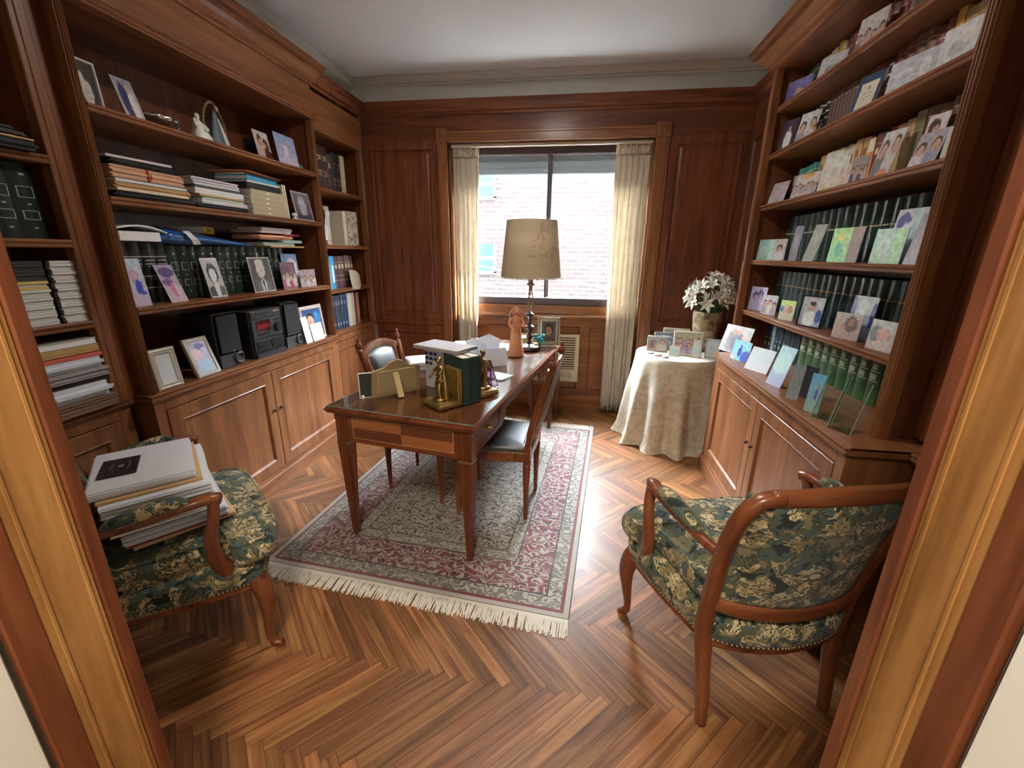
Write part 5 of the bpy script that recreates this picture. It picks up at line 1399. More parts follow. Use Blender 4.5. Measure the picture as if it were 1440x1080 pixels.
bm = B(); box(bm, -.075, .075, -.04, .04, 0, .012, bev=.004); obj('base', bm, plain('statuette_base', (.05, .035, .025), .5), r)
bm = B(); lathe(bm, [(.002, 0), (.030, 0), (.036, .012), (.038, .026), (.034, .036), (.002, .036)], 16)
tag(obj('trinket_box', bm, plain('jade_green', (.03, .20, .11), .3), None, (-1.96, 2.985, zs), smooth=True), 'small round jade green box at the corner end of the top stereo shelf', 'trinket box')
bm = B(); box(bm, 0, .03, 0, .12, 0, .14, bev=.002)
tag(obj('slip_case', bm, black_board, None, (-2.0, 2.70, zs), PI / 2), 'black slip case behind the pale blue photo on the top stereo shelf', 'slip case')
# ================================================================== RUG
def rug_mat():
    m, nt, b = nmat('persian_rug')
    N = nt.nodes
    tc = N.new('ShaderNodeTexCoord')
    ab = N.new('ShaderNodeVectorMath'); ab.operation = 'ABSOLUTE'; L(nt, tc.outputs['Object'], ab.inputs[0])
    s = N.new('ShaderNodeSeparateXYZ'); L(nt, ab.outputs[0], s.inputs[0])
    def math_(op, a, c):
        n = N.new('ShaderNodeMath'); n.operation = op
        for i, v in enumerate((a, c)):
            if isinstance(v, (int, float)): n.inputs[i].default_value = v
            else: L(nt, v, n.inputs[i])
        return n.outputs[0]
    dx = math_('SUBTRACT', .765, s.outputs[0]); dy = math_('SUBTRACT', 1.06, s.outputs[1])
    e = math_('MINIMUM', dx, dy)                          # distance from the edge
    # motif layers
    def vor(scale, feature='F1', w=1.0):
        v = N.new('ShaderNodeTexVoronoi'); v.inputs['Scale'].default_value = scale; v.feature = feature
        return v
    wp = N.new('ShaderNodeTexNoise'); wp.inputs['Scale'].default_value = 9; wp.inputs['Detail'].default_value = 2
    L(nt, ab.outputs[0], wp.inputs['Vector'])
    sc = N.new('ShaderNodeVectorMath'); sc.operation = 'SCALE'; sc.inputs['Scale'].default_value = .10; L(nt, wp.outputs['Color'], sc.inputs[0])
    ad = N.new('ShaderNodeVectorMath'); ad.operation = 'ADD'; L(nt, ab.outputs[0], ad.inputs[0]); L(nt, sc.outputs[0], ad.inputs[1])
    wv = N.new('ShaderNodeTexWave'); wv.wave_type = 'RINGS'; wv.inputs['Scale'].default_value = 9; wv.inputs['Distortion'].default_value = 14; wv.inputs['Detail'].default_value = 2; wv.inputs['Detail Scale'].default_value = 2.2
    L(nt, ad.outputs[0], wv.inputs['Vector'])
    v1 = vor(22); L(nt, ad.outputs[0], v1.inputs['Vector'])
    v2 = vor(46); L(nt, ad.outputs[0], v2.inputs['Vector'])
    line = math_('LESS_THAN', wv.outputs['Fac'], .33)
    dot = math_('LESS_THAN', v1.outputs['Distance'], .22)
    dot2 = math_('LESS_THAN', v2.outputs['Distance'], .20)
    def mix(f, a, c):
        k = N.new('ShaderNodeMix'); k.data_type = 'RGBA'
        for i, v in ((0, f), (6, a), (7, c)):
            if isinstance(v, tuple): k.inputs[i].default_value = (*v, 1)
            elif isinstance(v, (int, float)): k.inputs[i].default_value = v
            else: L(nt, v, k.inputs[i])
        return k.outputs[2]
    CRM = (.36, .335, .285); RED = (.155, .030, .042); NAV = (.035, .034, .045); BRN = (.085, .050, .036); GRN = (.145, .13, .105); PNK = (.27, .165, .145)
    field = mix(line, CRM, BRN); field = mix(dot, field, GRN); field = mix(dot2, field, PNK)
    bord = mix(line, RED, CRM); bord = mix(dot, bord, NAV); bord = mix(dot2, bord, PNK)
    guard = mix(dot2, CRM, NAV); guard = mix(line, guard, GRN)
    outer = mix(dot2, GRN, NAV); outer = mix(line, outer, CRM)
    def band(e0, cur, col):
        return mix(math_('LESS_THAN', e, e0), cur, col)
    cur = field
    cur = band(.365, cur, NAV); cur = band(.358, cur, guard); cur = band(.300, cur, NAV); cur = band(.293, cur, bord)
    cur = band(.118, cur, NAV); cur = band(.110, cur, outer); cur = band(.044, cur, RED); cur = band(.028, cur, CRM); cur = band(.005, cur, BRN)
    # worn patches
    n = N.new('ShaderNodeTexNoise'); n.inputs['Scale'].default_value = 3.5; n.inputs['Detail'].default_value = 6; L(nt, tc.outputs['Object'], n.inputs['Vector'])
    f = N.new('ShaderNodeMapRange'); f.inputs['From Min'].default_value = .35; f.inputs['From Max'].default_value = .75; f.inputs['To Max'].default_value = .35; L(nt, n.outputs['Fac'], f.inputs['Value'])
    cur = mix(f.outputs[0], cur, (.22, .19, .165))
    L(nt, cur, b.inputs['Base Color'])
    b.inputs['Roughness'].default_value = .75; b.inputs['Sheen Weight'].default_value = .5; b.inputs['Sheen Roughness'].default_value = .4; b.inputs['Specular IOR Level'].default_value = .3
    n4 = N.new('ShaderNodeTexNoise'); n4.inputs['Scale'].default_value = 500; L(nt, tc.outputs['Object'], n4.inputs['Vector'])
    bp = N.new('ShaderNodeBump'); bp.inputs['Strength'].default_value = .4; bp.inputs['Distance'].default_value = .003; L(nt, n4.outputs['Fac'], bp.inputs['Height']); L(nt, bp.outputs[0], b.inputs['Normal'])
    return m
RZ = .009
rug = empty('rug', 'worn Persian rug with red border and cream fringe under the desk', 'rug', (-.635, 2.574, .0006), math.radians(-4.6))
bm = B(); box(bm, -.765, .765, -1.06, 1.06, 0, RZ - .001, bev=.003); obj('pile', bm, rug_mat(), rug)
fr = plain('fringe_cotton', (.55, .50, .42), .9)
for sgn in (-1, 1):
    bm = B(); rnd = random.Random(5 + sgn)
    n = 420
    for i in range(n):
        x = -.762 + 1.524 * i / (n - 1)
        ln = rnd.uniform(.075, .098); sk = rnd.uniform(-.014, .014); z = rnd.uniform(.001, .006)
        w = .0030
        y0 = sgn * 1.058
        pts = [(x, y0, .007), (x + sk * .4, y0 + sgn * ln * .4, .006 + z), (x + sk, y0 + sgn * ln, .0015 + z * .3)]
        for a, c in zip(pts[:-1], pts[1:]):
            quad(bm, (a[0] - w, a[1], a[2]), (a[0] + w, a[1], a[2]), (c[0] + w * .8, c[1], c[2]), (c[0] - w * .8, c[1], c[2]))
    tag(obj('fringe', bm, fr, rug), kind='stuff')

# ================================================================== DESK
DA = math.radians(-9.0)
DZ = .775
desk = empty('desk', 'mahogany writing desk with inlaid end panel standing on the rug', 'desk', (-.41, 1.68, RZ), DA)
# local: x from -0.81 (stereo side) to 0, y from 0 (doorway end) to 1.93
DW, DL = .81, 1.93
bm = B()
box(bm, -DW, 0, 0, DL, DZ - .030 - RZ, DZ - .014 - RZ, bev=.004); box(bm, -DW + .008, -.008, .008, DL - .008, DZ - .040 - RZ, DZ - .028 - RZ, bev=.003)
box(bm, -DW + .006, -.006, .006, DL - .006, DZ - .016 - RZ, DZ - .007 - RZ, bev=.003)
obj('desktop', bm, deskw('y'), desk)
zt_ = DZ - .038 - RZ
za = .575 - RZ
# aprons
ins = .036
bm = B()
box(bm, -DW + ins + .05, -ins - .05, ins + .010, ins + .028, za, zt_); obj('end_apron', bm, deskw('x'), desk)
bm = B(); box(bm, -DW + ins + .05, -ins - .05, DL - ins - .028, DL - ins - .010, za, zt_); obj('end_apron', bm, deskw('x'), desk)
for sx in (-1, 1):
    x0 = -ins - .028 if sx > 0 else -DW + ins + .010
    bm = B()
    # deep at the ends, shallow over the kneehole with rounded brackets
    yk0, yk1, zk_ = .50, DL - .50, za + .085
    prof_ = [(ins + .05, zt_), (ins + .05, za), (yk0 - .02, za)]
    for i in range(7):
        a = PI / 2 * i / 6
        prof_.append((yk0 - .02 + .085 * math.sin(a), za + .085 * (1 - math.cos(a))))
    for i in range(7):
        a = PI / 2 * (1 - i / 6)
        prof_.append((yk1 + .02 - .085 * math.sin(a), za + .085 * (1 - math.cos(a))))
    prof_ += [(yk1 + .02, za), (DL - ins - .05, za), (DL - ins - .05, zt_)]
    rings(bm, [[(x0, y, z_) for y, z_ in prof_], [(x0 + .018, y, z_) for y, z_ in prof_]])
    bmesh.ops.recalc_face_normals(bm, faces=bm.faces[:])
    obj('side_apron', bm, deskw('y'), desk)
    for y0, y1 in ((ins + .07, yk0 - .05), (yk1 + .05, DL - ins - .07)):
        bm = B(); xo = x0 + .018 if sx > 0 else x0
        O = (xo, y0, za + .02) if sx > 0 else (xo, y1, za + .02)
        ring_panel(bm, O, (0, sx, 0), (0, 0, 1), (sx, 0, 0), y1 - y0, zt_ - za - .03, [(0, -.004), (0, .002), (.002, .004), (.012, .004), (.016, .002)])
        dr = obj('drawer', bm, deskw('y'), desk)
        bm = B(); lathe(bm, [(.012, 0), (.012, sx * .004), (.006, sx * .010), (.010, sx * .02), (.002, sx * .022)], 12, (xo + sx * .003, (y0 + y1) / 2, (za + zt_) / 2), axis='x'); obj('knob', bm, brass, dr, smooth=True)
# inlaid end panel: four herringbone quarters
def inlay_mat(name, c0, c1, ang):
    m, nt, b = nmat(name)
    tc = nt.nodes.new('ShaderNodeTexCoord'); mp = nt.nodes.new('ShaderNodeMapping'); mp.inputs['Rotation'].default_value = (0, ang, 0)
    L(nt, tc.outputs['Object'], mp.inputs['Vector'])
    wv = nt.nodes.new('ShaderNodeTexWave'); wv.bands_direction = 'X'; wv.inputs['Scale'].default_value = 24; wv.inputs['Distortion'].default_value = 2.5; wv.inputs['Detail'].default_value = 3
    L(nt, mp.outputs[0], wv.inputs['Vector'])
    cr = nt.nodes.new('ShaderNodeValToRGB'); cr.color_ramp.elements[0].color = (*c0, 1); cr.color_ramp.elements[1].color = (*c1, 1)
    L(nt, wv.outputs['Fac'], cr.inputs[0]); L(nt, cr.outputs[0], b.inputs['Base Color']); b.inputs['Roughness'].default_value = .35; b.inputs['Coat Weight'].default_value = .3
    return m
im = [inlay_mat('inlay_light_a', (.20, .060, .020), (.40, .140, .045), .9), inlay_mat('inlay_dark_a', (.05, .014, .008), (.19, .055, .022), -.9)]
px0, px1 = -DW + ins + .095, -ins - .095
pm = (px0 + px1) / 2; zz0, zz1 = za + .028, zt_ - .028; zm = (zz0 + zz1) / 2
bm = B(); yy = ins + .010
for (a, c, e_, g, mi) in ((px0, pm, zm, zz1, 0), (pm, px1, zm, zz1, 1), (px0, pm, zz0, zm, 1), (pm, px1, zz0, zm, 0)):
    box(bm, a, c, yy - .0015, yy + .002, e_, g, mi=mi)
for (a, c, e_, g) in ((px0 - .004, px1 + .004, zz1, zz1 + .003), (px0 - .004, px1 + .004, zz0 - .003, zz0), (px0 - .004, px0, zz0, zz1), (px1, px1 + .004, zz0, zz1)):
    box(bm, a, c, yy - .002, yy + .002, e_, g, mi=2)
obj('inlaid_panel', bm, im + [plain('stringing', (.38, .22, .09), .4)], desk, label='orange and dark herringbone veneer panel')
# legs: corner block, brass collar, fluted taper
for lx in (-DW + ins + .030, -ins - .030):
    for ly in (ins + .030, DL - ins - .030):
        bm = B(); box(bm, lx - .032, lx + .032, ly - .032, ly + .032, za - .004, zt_, bev=.003)
        for s in (-1, 1):
            box(bm, lx + s * .012 - .004, lx + s * .012 + .004, ly - .0335, ly - .031, za + .01, zt_ - .01, bev=.001)
        n0 = len(bm.verts)
        rs = []
        for z_, r_ in ((za - .004, .030), (za - .03, .031), (.05, .0145), (.0, .0125)):
            ring = []
            for side_ in range(4):
                for q in range(7):
                    u = -1 + 2 * q / 7
                    g = .0 if q in (0,) else (-.10 if q % 2 else .0)
                    p = (u, -1 - g * .9) 
                    for _ in range(side_): p = (-p[1], p[0])
                    ring.append((lx + p[0] * r_, ly + p[1] * r_, z_))
            rs.append(ring)
        rings(bm, list(reversed(rs)))
        bmesh.ops.recalc_face_normals(bm, faces=bm.faces[:])
        lg = obj('leg', bm, deskw('z'), desk)
        bm = B(); box(bm, lx - .035, lx + .035, ly - .035, ly + .035, za - .014, za - .002, bev=.003); obj('collar', bm, plain('aged_brass', (.34, .24, .10), .35, metal=.9), lg, label='brass collar')
# sheet of glass lying on the desk
bm = B(); box(bm, -DW + .012, -.012, .012, DL - .012, 0, .006, bev=.0012, mi=0)
bm.faces.ensure_lookup_table()
for f in bm.faces:
    if abs(f.normal.z) < .5: f.material_index = 1
gsh = obj('glass_sheet', bm, [glass_mat('desk_glass', (.93, .97, .95)), plain('glass_edge', (.16, .34, .32), .1, coat=.5)], None, (-.41, 1.68, DZ - .0068), DA)
tag(gsh, 'sheet of clear glass lying over the whole desktop', 'glass sheet')
ZD = DZ + .0002                      # working surface
cD, sD = math.cos(DA), math.sin(DA)
def on_desk(x, y): return (-.41 + x * cD - y * sD, 1.68 + x * sD + y * cD)

# ================================================================== LEATHER DESK CHAIRS
def desk_chair(loc, rz, label):
    r = empty('desk_chair', label, 'chair', loc, rz)
    wz = chairw('z')
    fw_, bw_ = .205, .165
    yf, yb_ = .20, -.20
    hs = .435
    prof_ = [(.011, 0), (.013, .012), (.009, .02), (.016, .035), (.012, .045), (.0125, .055), (.022, .33), (.024, .352), (.019, .36), (.026, .372), (.026, .38)]
    for s in (-1, 1):
        bm = B(); lathe(bm, prof_, 14, (s * fw_, yf, 0)); box(bm, s * fw_ - .024, s * fw_ + .024, yf - .024, yf + .024, .378, hs, bev=.004)
        obj('leg', bm, wz, r)
        # rear leg runs on as the back stile, with a turned finial
        bm = B(); lathe(bm, prof_, 14, (s * bw_, yb_, 0)); box(bm, s * bw_ - .022, s * bw_ + .022, yb_ - .022, yb_ + .022, .378, hs + .03, bev=.004)
        obj('leg', bm, wz, r)
        bm = B()
        tube(bm, [(s * bw_, yb_, hs + .02, .019, .017), (s * (bw_ + .006), yb_ - .035, .62, .018, .016), (s * (bw_ + .018), yb_ - .085, .80, .018, .016), (s * (bw_ + .028), yb_ - .12, .92, .017, .016)], n=12, up=(0, 1, 0), e=3.2)
        for q in (-.006, .006): tube(bm, [(s * bw_ + q, yb_ + .018, hs + .05, .0025), (s * (bw_ + .006) + q, yb_ - .018, .62, .0025), (s * (bw_ + .018) + q, yb_ - .067, .80, .0025), (s * (bw_ + .026) + q, yb_ - .098, .89, .0025)], n=6)
        lathe(bm, [(.019, 0), (.020, .006), (.014, .012), (.020, .022), (.022, .036), (.017, .050), (.009, .056), (.012, .064), (.008, .074), (.002, .080)], 12, (s * (bw_ + .030), yb_ - .128, .915))
        obj('back_stile', bm, wz, r)
    plan = [(-fw_ - .022, yf - .02), (-fw_ - .01, yf + .02)] + [(-fw_ + .03 + (2 * fw_ - .06) * i / 8, yf + .026 + .024 * math.sin(PI * i / 8)) for i in range(9)] + [(fw_ + .01, yf + .02), (fw_ + .022, yf - .02), (bw_ + .02, yb_ + .0), (bw_ + .012, yb_ - .02), (-bw_ - .012, yb_ - .02), (-bw_ - .02, yb_)]
    bm = B(); prism(bm, plan, hs - .058, hs - .005); obj('seat_rail', bm, chairw('x'), r)
    inner = [(x * .985, y * .985) for x, y in plan]
    bm = B(); dome_slab(bm, inner, hs - .012, hs + .035, side=.004, edge=.022, puff=.028); obj('seat', bm, leather, r, smooth=True, label='black leather seat')
    bm = B()
    per = []
    for a, c in zip(inner, inner[1:] + inner[:1]):
        n = max(1, int(math.dist(a, c) / .014))
        for i in range(n): per.append((a[0] + (c[0] - a[0]) * i / n, a[1] + (c[1] - a[1]) * i / n))
    for p in per: blob(bm, (p[0] * 1.012, p[1] * 1.012, hs - .003), (.0048, .0048, .0048), 6, 4)
    obj('nailhead_trim', bm, brass, r, smooth=True)
    # back: padded panel in a frame with arched crest
    def at_(u, v):      # u -1..1, v 0..1
        z_ = .53 + .36 * v + .035 * v * v * (1 - u * u)
        y_ = yb_ - .02 - .105 * v - .018 * (1 - u * u)
        return V((u * (.132 + .018 * v), y_, z_))
    nrm = V((0, 1, .29)).normalized()
    def pad(thick_f, thick_b, grow, bulge):
        bm = B(); n, m = 12, 12
        fr_, bk = [], []
        for j in range(m + 1):
            for i in range(n + 1):
                u, v = -1 + 2 * i / n, j / m
                e_ = (1 - abs(u) ** 4) * (1 - abs(2 * v - 1) ** 4)
                p = at_(u * grow, .5 + (v - .5) * grow)
                fr_.append(bm.verts.new(p + nrm * (thick_f + bulge * e_))); bk.append(bm.verts.new(p - nrm * (thick_b + bulge * .3 * e_)))
        w_ = n + 1
        for j in range(m):
            for i in range(n):
                a = j * w_ + i
                bm.faces.new((fr_[a], fr_[a + 1], fr_[a + w_ + 1], fr_[a + w_])); bm.faces.new((bk[a], bk[a + w_], bk[a + w_ + 1], bk[a + 1]))
        for i in range(n):
            bm.faces.new((fr_[i], bk[i], bk[i + 1], fr_[i + 1])); a = m * w_ + i; bm.faces.new((fr_[a], fr_[a + 1], bk[a + 1], bk[a]))
        for j in range(m):
            a = j * w_; bm.faces.new((fr_[a], fr_[a + w_], bk[a + w_], bk[a])); a = j * w_ + n; bm.faces.new((fr_[a], bk[a], bk[a + w_], fr_[a + w_]))
        bmesh.ops.recalc_face_normals(bm, faces=bm.faces[:])
        return bm
    obj('back_pad', pad(.006, .008, .93, .036), leather, r, smooth=True, label='black leather back pad')
    bm = B()
    for v in (0.0, 1.0):
        pts = []
        for i in range(9):
            u = -1 + 2 * i / 8
            p = at_(u * 1.13, v); pts.append((p.x, p.y, p.z + (.012 if v else -.012), .014, .019 if v == 0 else .022))
        tube(bm, pts, n=10, e=3, k=2)
    for s in (-1, 1):
        pts = []
        for j in range(6):
            p = at_(s * .985, j / 5); pts.append((p.x, p.y, p.z, .013, .014))
        tube(bm, pts, n=10, e=3, k=2, up=(0, 1, 0))
    obj('back_frame', bm, wz, r)
    bm = B()
    for i in range(15):
        u = -1 + 2 * i / 14
        p = at_(u * .96, 1.0) ; blob(bm, p + nrm * .012 + V((0, 0, -.012)), (.0045, .0045, .0045), 6, 4)
    for s in (-1, 1):
        for j in range(18):
            p = at_(s * .945, j / 17); blob(bm, p + nrm * .013, (.0042, .0042, .0042), 6, 4)
    obj('back_nailhead_trim', bm, brass, r, smooth=True)
    return r
desk_chair((-.414, 2.322, RZ), math.radians(85.4), 'leather desk chair with its carved back towards the round cloth-covered table')
desk_chair((-.92, 2.464, RZ), math.radians(-101), 'leather desk chair between desk and stereo cabinets, its back pad shining blue')

# ================================================================== TAPESTRY ARMCHAIRS
def armchair(loc, rz, label):
    r = empty('armchair', label, 'armchair', loc, rz)
    wz = chairw('z'); tp = tapestry()
    rail_z0, rail_z1 = .295, .355
    # seat plan: serpentine front, rounded back
    half = [(0, .300), (.10, .305), (.20, .292), (.27, .268), (.312, .255), (.330, .225), (.318, .12), (.292, 0), (.262, -.11), (.235, -.175), (.17, -.215), (.08, -.238), (0, -.245)]
    right_ = spline(half, 3)
    plan = right_ + [(-x, y) for x, y in reversed(right_[1:-1])]
    def scl(k, dx=0): 
        return [(x * k, (y - .03) * k + .03) for x, y in plan]
    bm = B(); rings(bm, [[(x, y, rail_z0) for x, y in scl(.965)], [(x, y, rail_z0 + .01) for x, y in scl(.99)], [(x, y, rail_z1 - .02) for x, y in scl(.995)], [(x, y, rail_z1) for x, y in scl(.96)]])
    obj('seat_rail', bm, chairw('x'), r)
    bm = B(); rings(bm, [[(x, y, .328) for x, y in scl(1.004)], [(x, y, .35) for x, y in scl(1.02)], [(x, y, .385) for x, y in scl(1.02)], [(x, y, .415) for x, y in scl(.985)], [(x, y, .425) for x, y in scl(.8)]])
    obj('seat_upholstery', bm, tp, r, smooth=True)
    bm = B()
    per = scl(1.006)
    acc = []
    for a, c in zip(per, per[1:] + per[:1]):
        n = max(1, round(math.dist(a, c) / .0135))
        for i in range(n): acc.append((a[0] + (c[0] - a[0]) * i / n, a[1] + (c[1] - a[1]) * i / n))
    for p in acc: blob(bm, (p[0], p[1], .332), (.0055, .0055, .0055), 6, 4)
    obj('nailhead_trim', bm, plain('antique_nail', (.30, .21, .10), .4, metal=.8), r, smooth=True)
    # loose T-shaped cushion
    ch = [(0, .335), (.12, .338), (.22, .328), (.305, .305), (.345, .275), (.352, .225), (.335, .180), (.285, .165), (.262, .10), (.250, 0), (.235, -.12), (.20, -.185), (.10, -.21), (0, -.215)]
    cr_ = spline(ch, 3); cp_ = cr_ + [(-x, y) for x, y in reversed(cr_[1:-1])]
    bm = B(); dome_slab(bm, cp_, .418, .505, side=.014, edge=.030, puff=.028); cu_ = obj('cushion', bm, tp, r, smooth=True)
    bm = B()
    for zz_, k in ((.424, .965), (.502, .965)):
        pts = [(x * k, (y - .05) * k + .05, zz_, .005) for x, y in cp_]; pts.append(pts[0]); tube(bm, pts, n=6, k=1, sm=False)
    obj('piping', bm, tp, cu_, smooth=True)
    for s in (-1, 1):
        # cabriole front leg
        bm = B()
        tube(bm, [(s * .300, .225, .36, .030, .030), (s * .318, .238, .30, .036, .036), (s * .328, .246, .235, .030, .030), (s * .322, .240, .15, .020, .020), (s * .314, .234, .075, .0145, .0145), (s * .316, .240, .030, .015, .015), (s * .326, .256, .012, .019, .012), (s * .333, .266, .018, .012, .014)], n=14, up=(0, 1, 0), e=2.4)
        lg = obj('leg', bm, wz, r, smooth=True)
        # raked rear leg carried up as the back stile
        bm = B()
        tube(bm, [(s * .225, -.215, 0.002, .016, .017), (s * .226, -.200, .10, .019, .020), (s * .232, -.175, .25, .023, .024), (s * .238, -.165, .36, .026, .026), (s * .246, -.180, .50, .024, .023), (s * .254, -.205, .64, .023, .022), (s * .258, -.240, .78, .022, .022), (s * .252, -.262, .845, .022, .022), (s * .222, -.275, .888, .020, .022), (s * .17, -.285, .902, .018, .022)], n=14, up=(0, 1, 0), e=2.8)
        obj('leg', bm, wz, r, smooth=True)
        # arm and its swept support
        bm = B()
        tube(bm, [(s * .253, -.195, .665, .017, .016), (s * .275, -.12, .672, .018, .015), (s * .300, -.02, .688, .020, .015), (s * .312, .075, .700, .022, .016), (s * .310, .135, .702, .024, .018), (s * .304, .170, .690, .020, .020)], n=12, e=2.6)
        ar = obj('arm', bm, wz, r, smooth=True)
        bm = B()
        tube(bm, [(s * .308, .150, .690, .021, .018), (s * .318, .140, .63, .019, .018), (s * .322, .120, .56, .020, .020), (s * .312, .125, .47, .023, .026), (s * .300, .150, .40, .026, .030), (s * .296, .165, .34, .026, .030)], n=12, up=(0, 1, 0), e=2.6)
        obj('arm_support', bm, wz, r, smooth=True)
        bm = B()
        tube(bm, [(s * .272, -.125, .690, .014, .008), (s * .281, -.10, .697, .026, .018), (s * .300, -.02, .714, .030, .021), (s * .310, .05, .722, .028, .019), (s * .312, .085, .716, .015, .008)], n=14, e=2.2)
        ap = obj('arm_pad', bm, tp, r, smooth=True)
        bm = B()
        for q in (-1, 1):
            for i in range(16):
                t = i / 15
                yy_ = -.118 + .195 * t; xx_ = .275 + .037 * t; zz_ = .684 + .028 * t
                blob(bm, (s * xx_ + q * .026 * math.sin(PI * (.08 + .84 * t)) ** .5, yy_, zz_), (.0045, .0045, .0045), 6, 4)
        obj('nailhead_trim', bm, plain('antique_nail', (.30, .21, .10), .4, metal=.8), ap, smooth=True)
    # curved back: top rail, bottom rail, padded tapestry
    bm = B()
    tube(bm, [(-.20, -.280, .897, .018, .024), (-.10, -.300, .905, .018, .026), (0, -.308, .910, .018, .028), (.10, -.300, .905, .018, .026), (.20, -.280, .897, .018, .024)], n=14, e=2.8)
    obj('top_rail', bm, chairw('x'), r, smooth=True)
    bm = B()
    tube(bm, [(-.245, -.178, .475, .016, .026), (-.14, -.222, .468, .016, .028), (0, -.240, .465, .016, .030), (.14, -.222, .468, .016, .028), (.245, -.178, .475, .016, .026)], n=14, e=2.8)
    obj('bottom_rail', bm, chairw('x'), r, smooth=True)
    bm = B(); n, m = 18, 12
    F_, K_ = [], []
    for j in range(m + 1):
        v = j / m
        for i in range(n + 1):
            u = -1 + 2 * i / n
            x_ = u * (.232 + .016 * v)
            y_ = -.178 - .06 * (1 - u * u) * (1 - .15 * v) - .085 * v ** 1.4
            z_ = .480 + .415 * v
            e_ = ((1 - abs(u) ** 5) * (1 - abs(2 * v - 1) ** 5))
            F_.append(bm.verts.new((x_, y_ + .012 + .034 * e_, z_ + .006))); K_.append(bm.verts.new((x_, y_ - .008 - .020 * e_, z_ - .002)))
    w_ = n + 1
    for j in range(m):
        for i in range(n):
            a = j * w_ + i
            bm.faces.new((F_[a], F_[a + w_], F_[a + w_ + 1], F_[a + 1])); bm.faces.new((K_[a], K_[a + 1], K_[a + w_ + 1], K_[a + w_]))
    for i in range(n):
        bm.faces.new((F_[i], F_[i + 1], K_[i + 1], K_[i])); a = m * w_ + i; bm.faces.new((F_[a], K_[a], K_[a + 1], F_[a + 1]))
    for j in range(m):
        a = j * w_; bm.faces.new((F_[a], K_[a], K_[a + w_], F_[a + w_])); a = j * w_ + n; bm.faces.new((F_[a], F_[a + w_], K_[a + w_], K_[a]))
    bmesh.ops.recalc_face_normals(bm, faces=bm.faces[:])
    obj('back_upholstery', bm, tp, r, smooth=True)
    return r
A_R = math.atan2(.26, .965)
armchair((.65, 1.38, .0005), A_R, 'empty tapestry armchair with its back towards the doorway, beside the photo bookcase')
A_L = -math.atan2(.65, .76)
armchair((-1.51, 1.177, .0005), A_L, 'tapestry armchair loaded with papers, in front of the doorway bookcase')

# papers heaped on the loaded chair
def on_chair(x, y): return (-1.51 + x * math.cos(A_L) - y * math.sin(A_L), 1.177 + x * math.sin(A_L) + y * math.cos(A_L))
zc = .538
cx_, cy_ = on_chair(0, -.03)
teal = plain('teal_folder', (.02, .30, .42), .5); mar = plain('maroon_card', (.18, .03, .06), .5)
for nm, lab, cat, w, d, t, m, st_, ox, oy, dr in (
    ('folder', 'manila folder at the very bottom of the heap on the armchair', 'folder', .40, .30, .012, tanpaper, 'sheet', .0, .05, .10),
    ('folder', 'maroon-edged folder low in the heap on the armchair', 'folder', .38, .29, .010, mar, 'sheet', .01, .04, .06),
    ('paper_stack', 'bluish white papers low in the heap on the armchair', 'papers', .39, .29, .040, plain('bluish_paper', (.58, .62, .72), .7), 'loose', .01, .04, .04),
    ('folder', 'teal plastic folder in the middle of the heap on the armchair', 'folder', .38, .28, .006, teal, 'sheet', .0, .03, .02),
    ('paper_stack', 'tall block of white papers in the middle of the heap on the armchair', 'papers', .40, .29, .062, white_paper, 'loose', .0, .02, .02),
    ('folder', 'dark folder edge in the upper part of the heap on the armchair', 'folder', .39, .28, .006, mar, 'sheet', .0, .02, .0),
    ('paper_stack', 'white papers under the manila sheet on the armchair', 'papers', .40, .29, .042, wf, 'loose', .01, .02, -.03),
    ('envelope', 'manila envelope under the topmost white sheets on the armchair', 'envelope', .38, .28, .010, tanpaper, 'sheet', -.01, .015, -.02),
    ('paper_stack', 'topmost white sheets of the heap on the armchair', 'papers', .35, .28, .026, plain('lilac_white', (.70, .68, .72), .7), 'loose', -.015, -.005, -.04)):
    p = on_chair(ox, -.15 + oy)
    flat(nm, lab, cat, w, d, t, m, st_, (p[0], p[1], zc), A_L + dr)
    zc += t + .0006
p = on_chair(-.015, -.075)
bm = B(); box(bm, -.075, .075, -.052, .052, 0, .006, bev=.0015)
bk = tag(obj('document_wallet', bm, plain('aubergine_leather', (.022, .008, .012), .4), None, (p[0], p[1], zc + .001), A_L - .10), 'dark aubergine wallet with a small gilt crest on the paper heap', 'wallet')
bm = B()
rs = [[(.014 * k * math.cos(a), .004 + .009 * k * math.sin(a), .0062) for a in [2 * PI * i / 20 for i in range(20)]] for k in (1, .02)]
rings(bm, rs, cap0=False)
for yy_, w in ((.030, .05), (.026, .03), (-.018, .045), (-.024, .03)):
    for q in range(9):
        x_ = -w + 2 * w * q / 8
        box(bm, x_ - .0022, x_ + .0022, yy_ - .0012 - (x_ * x_) * 3 * (1 if yy_ > 0 else -1), yy_ + .0012 - (x_ * x_) * 3 * (1 if yy_ > 0 else -1), .006, .0064)
obj('gilt_crest', bm, plain('dull_gilt', (.22, .17, .13), .5), bk)
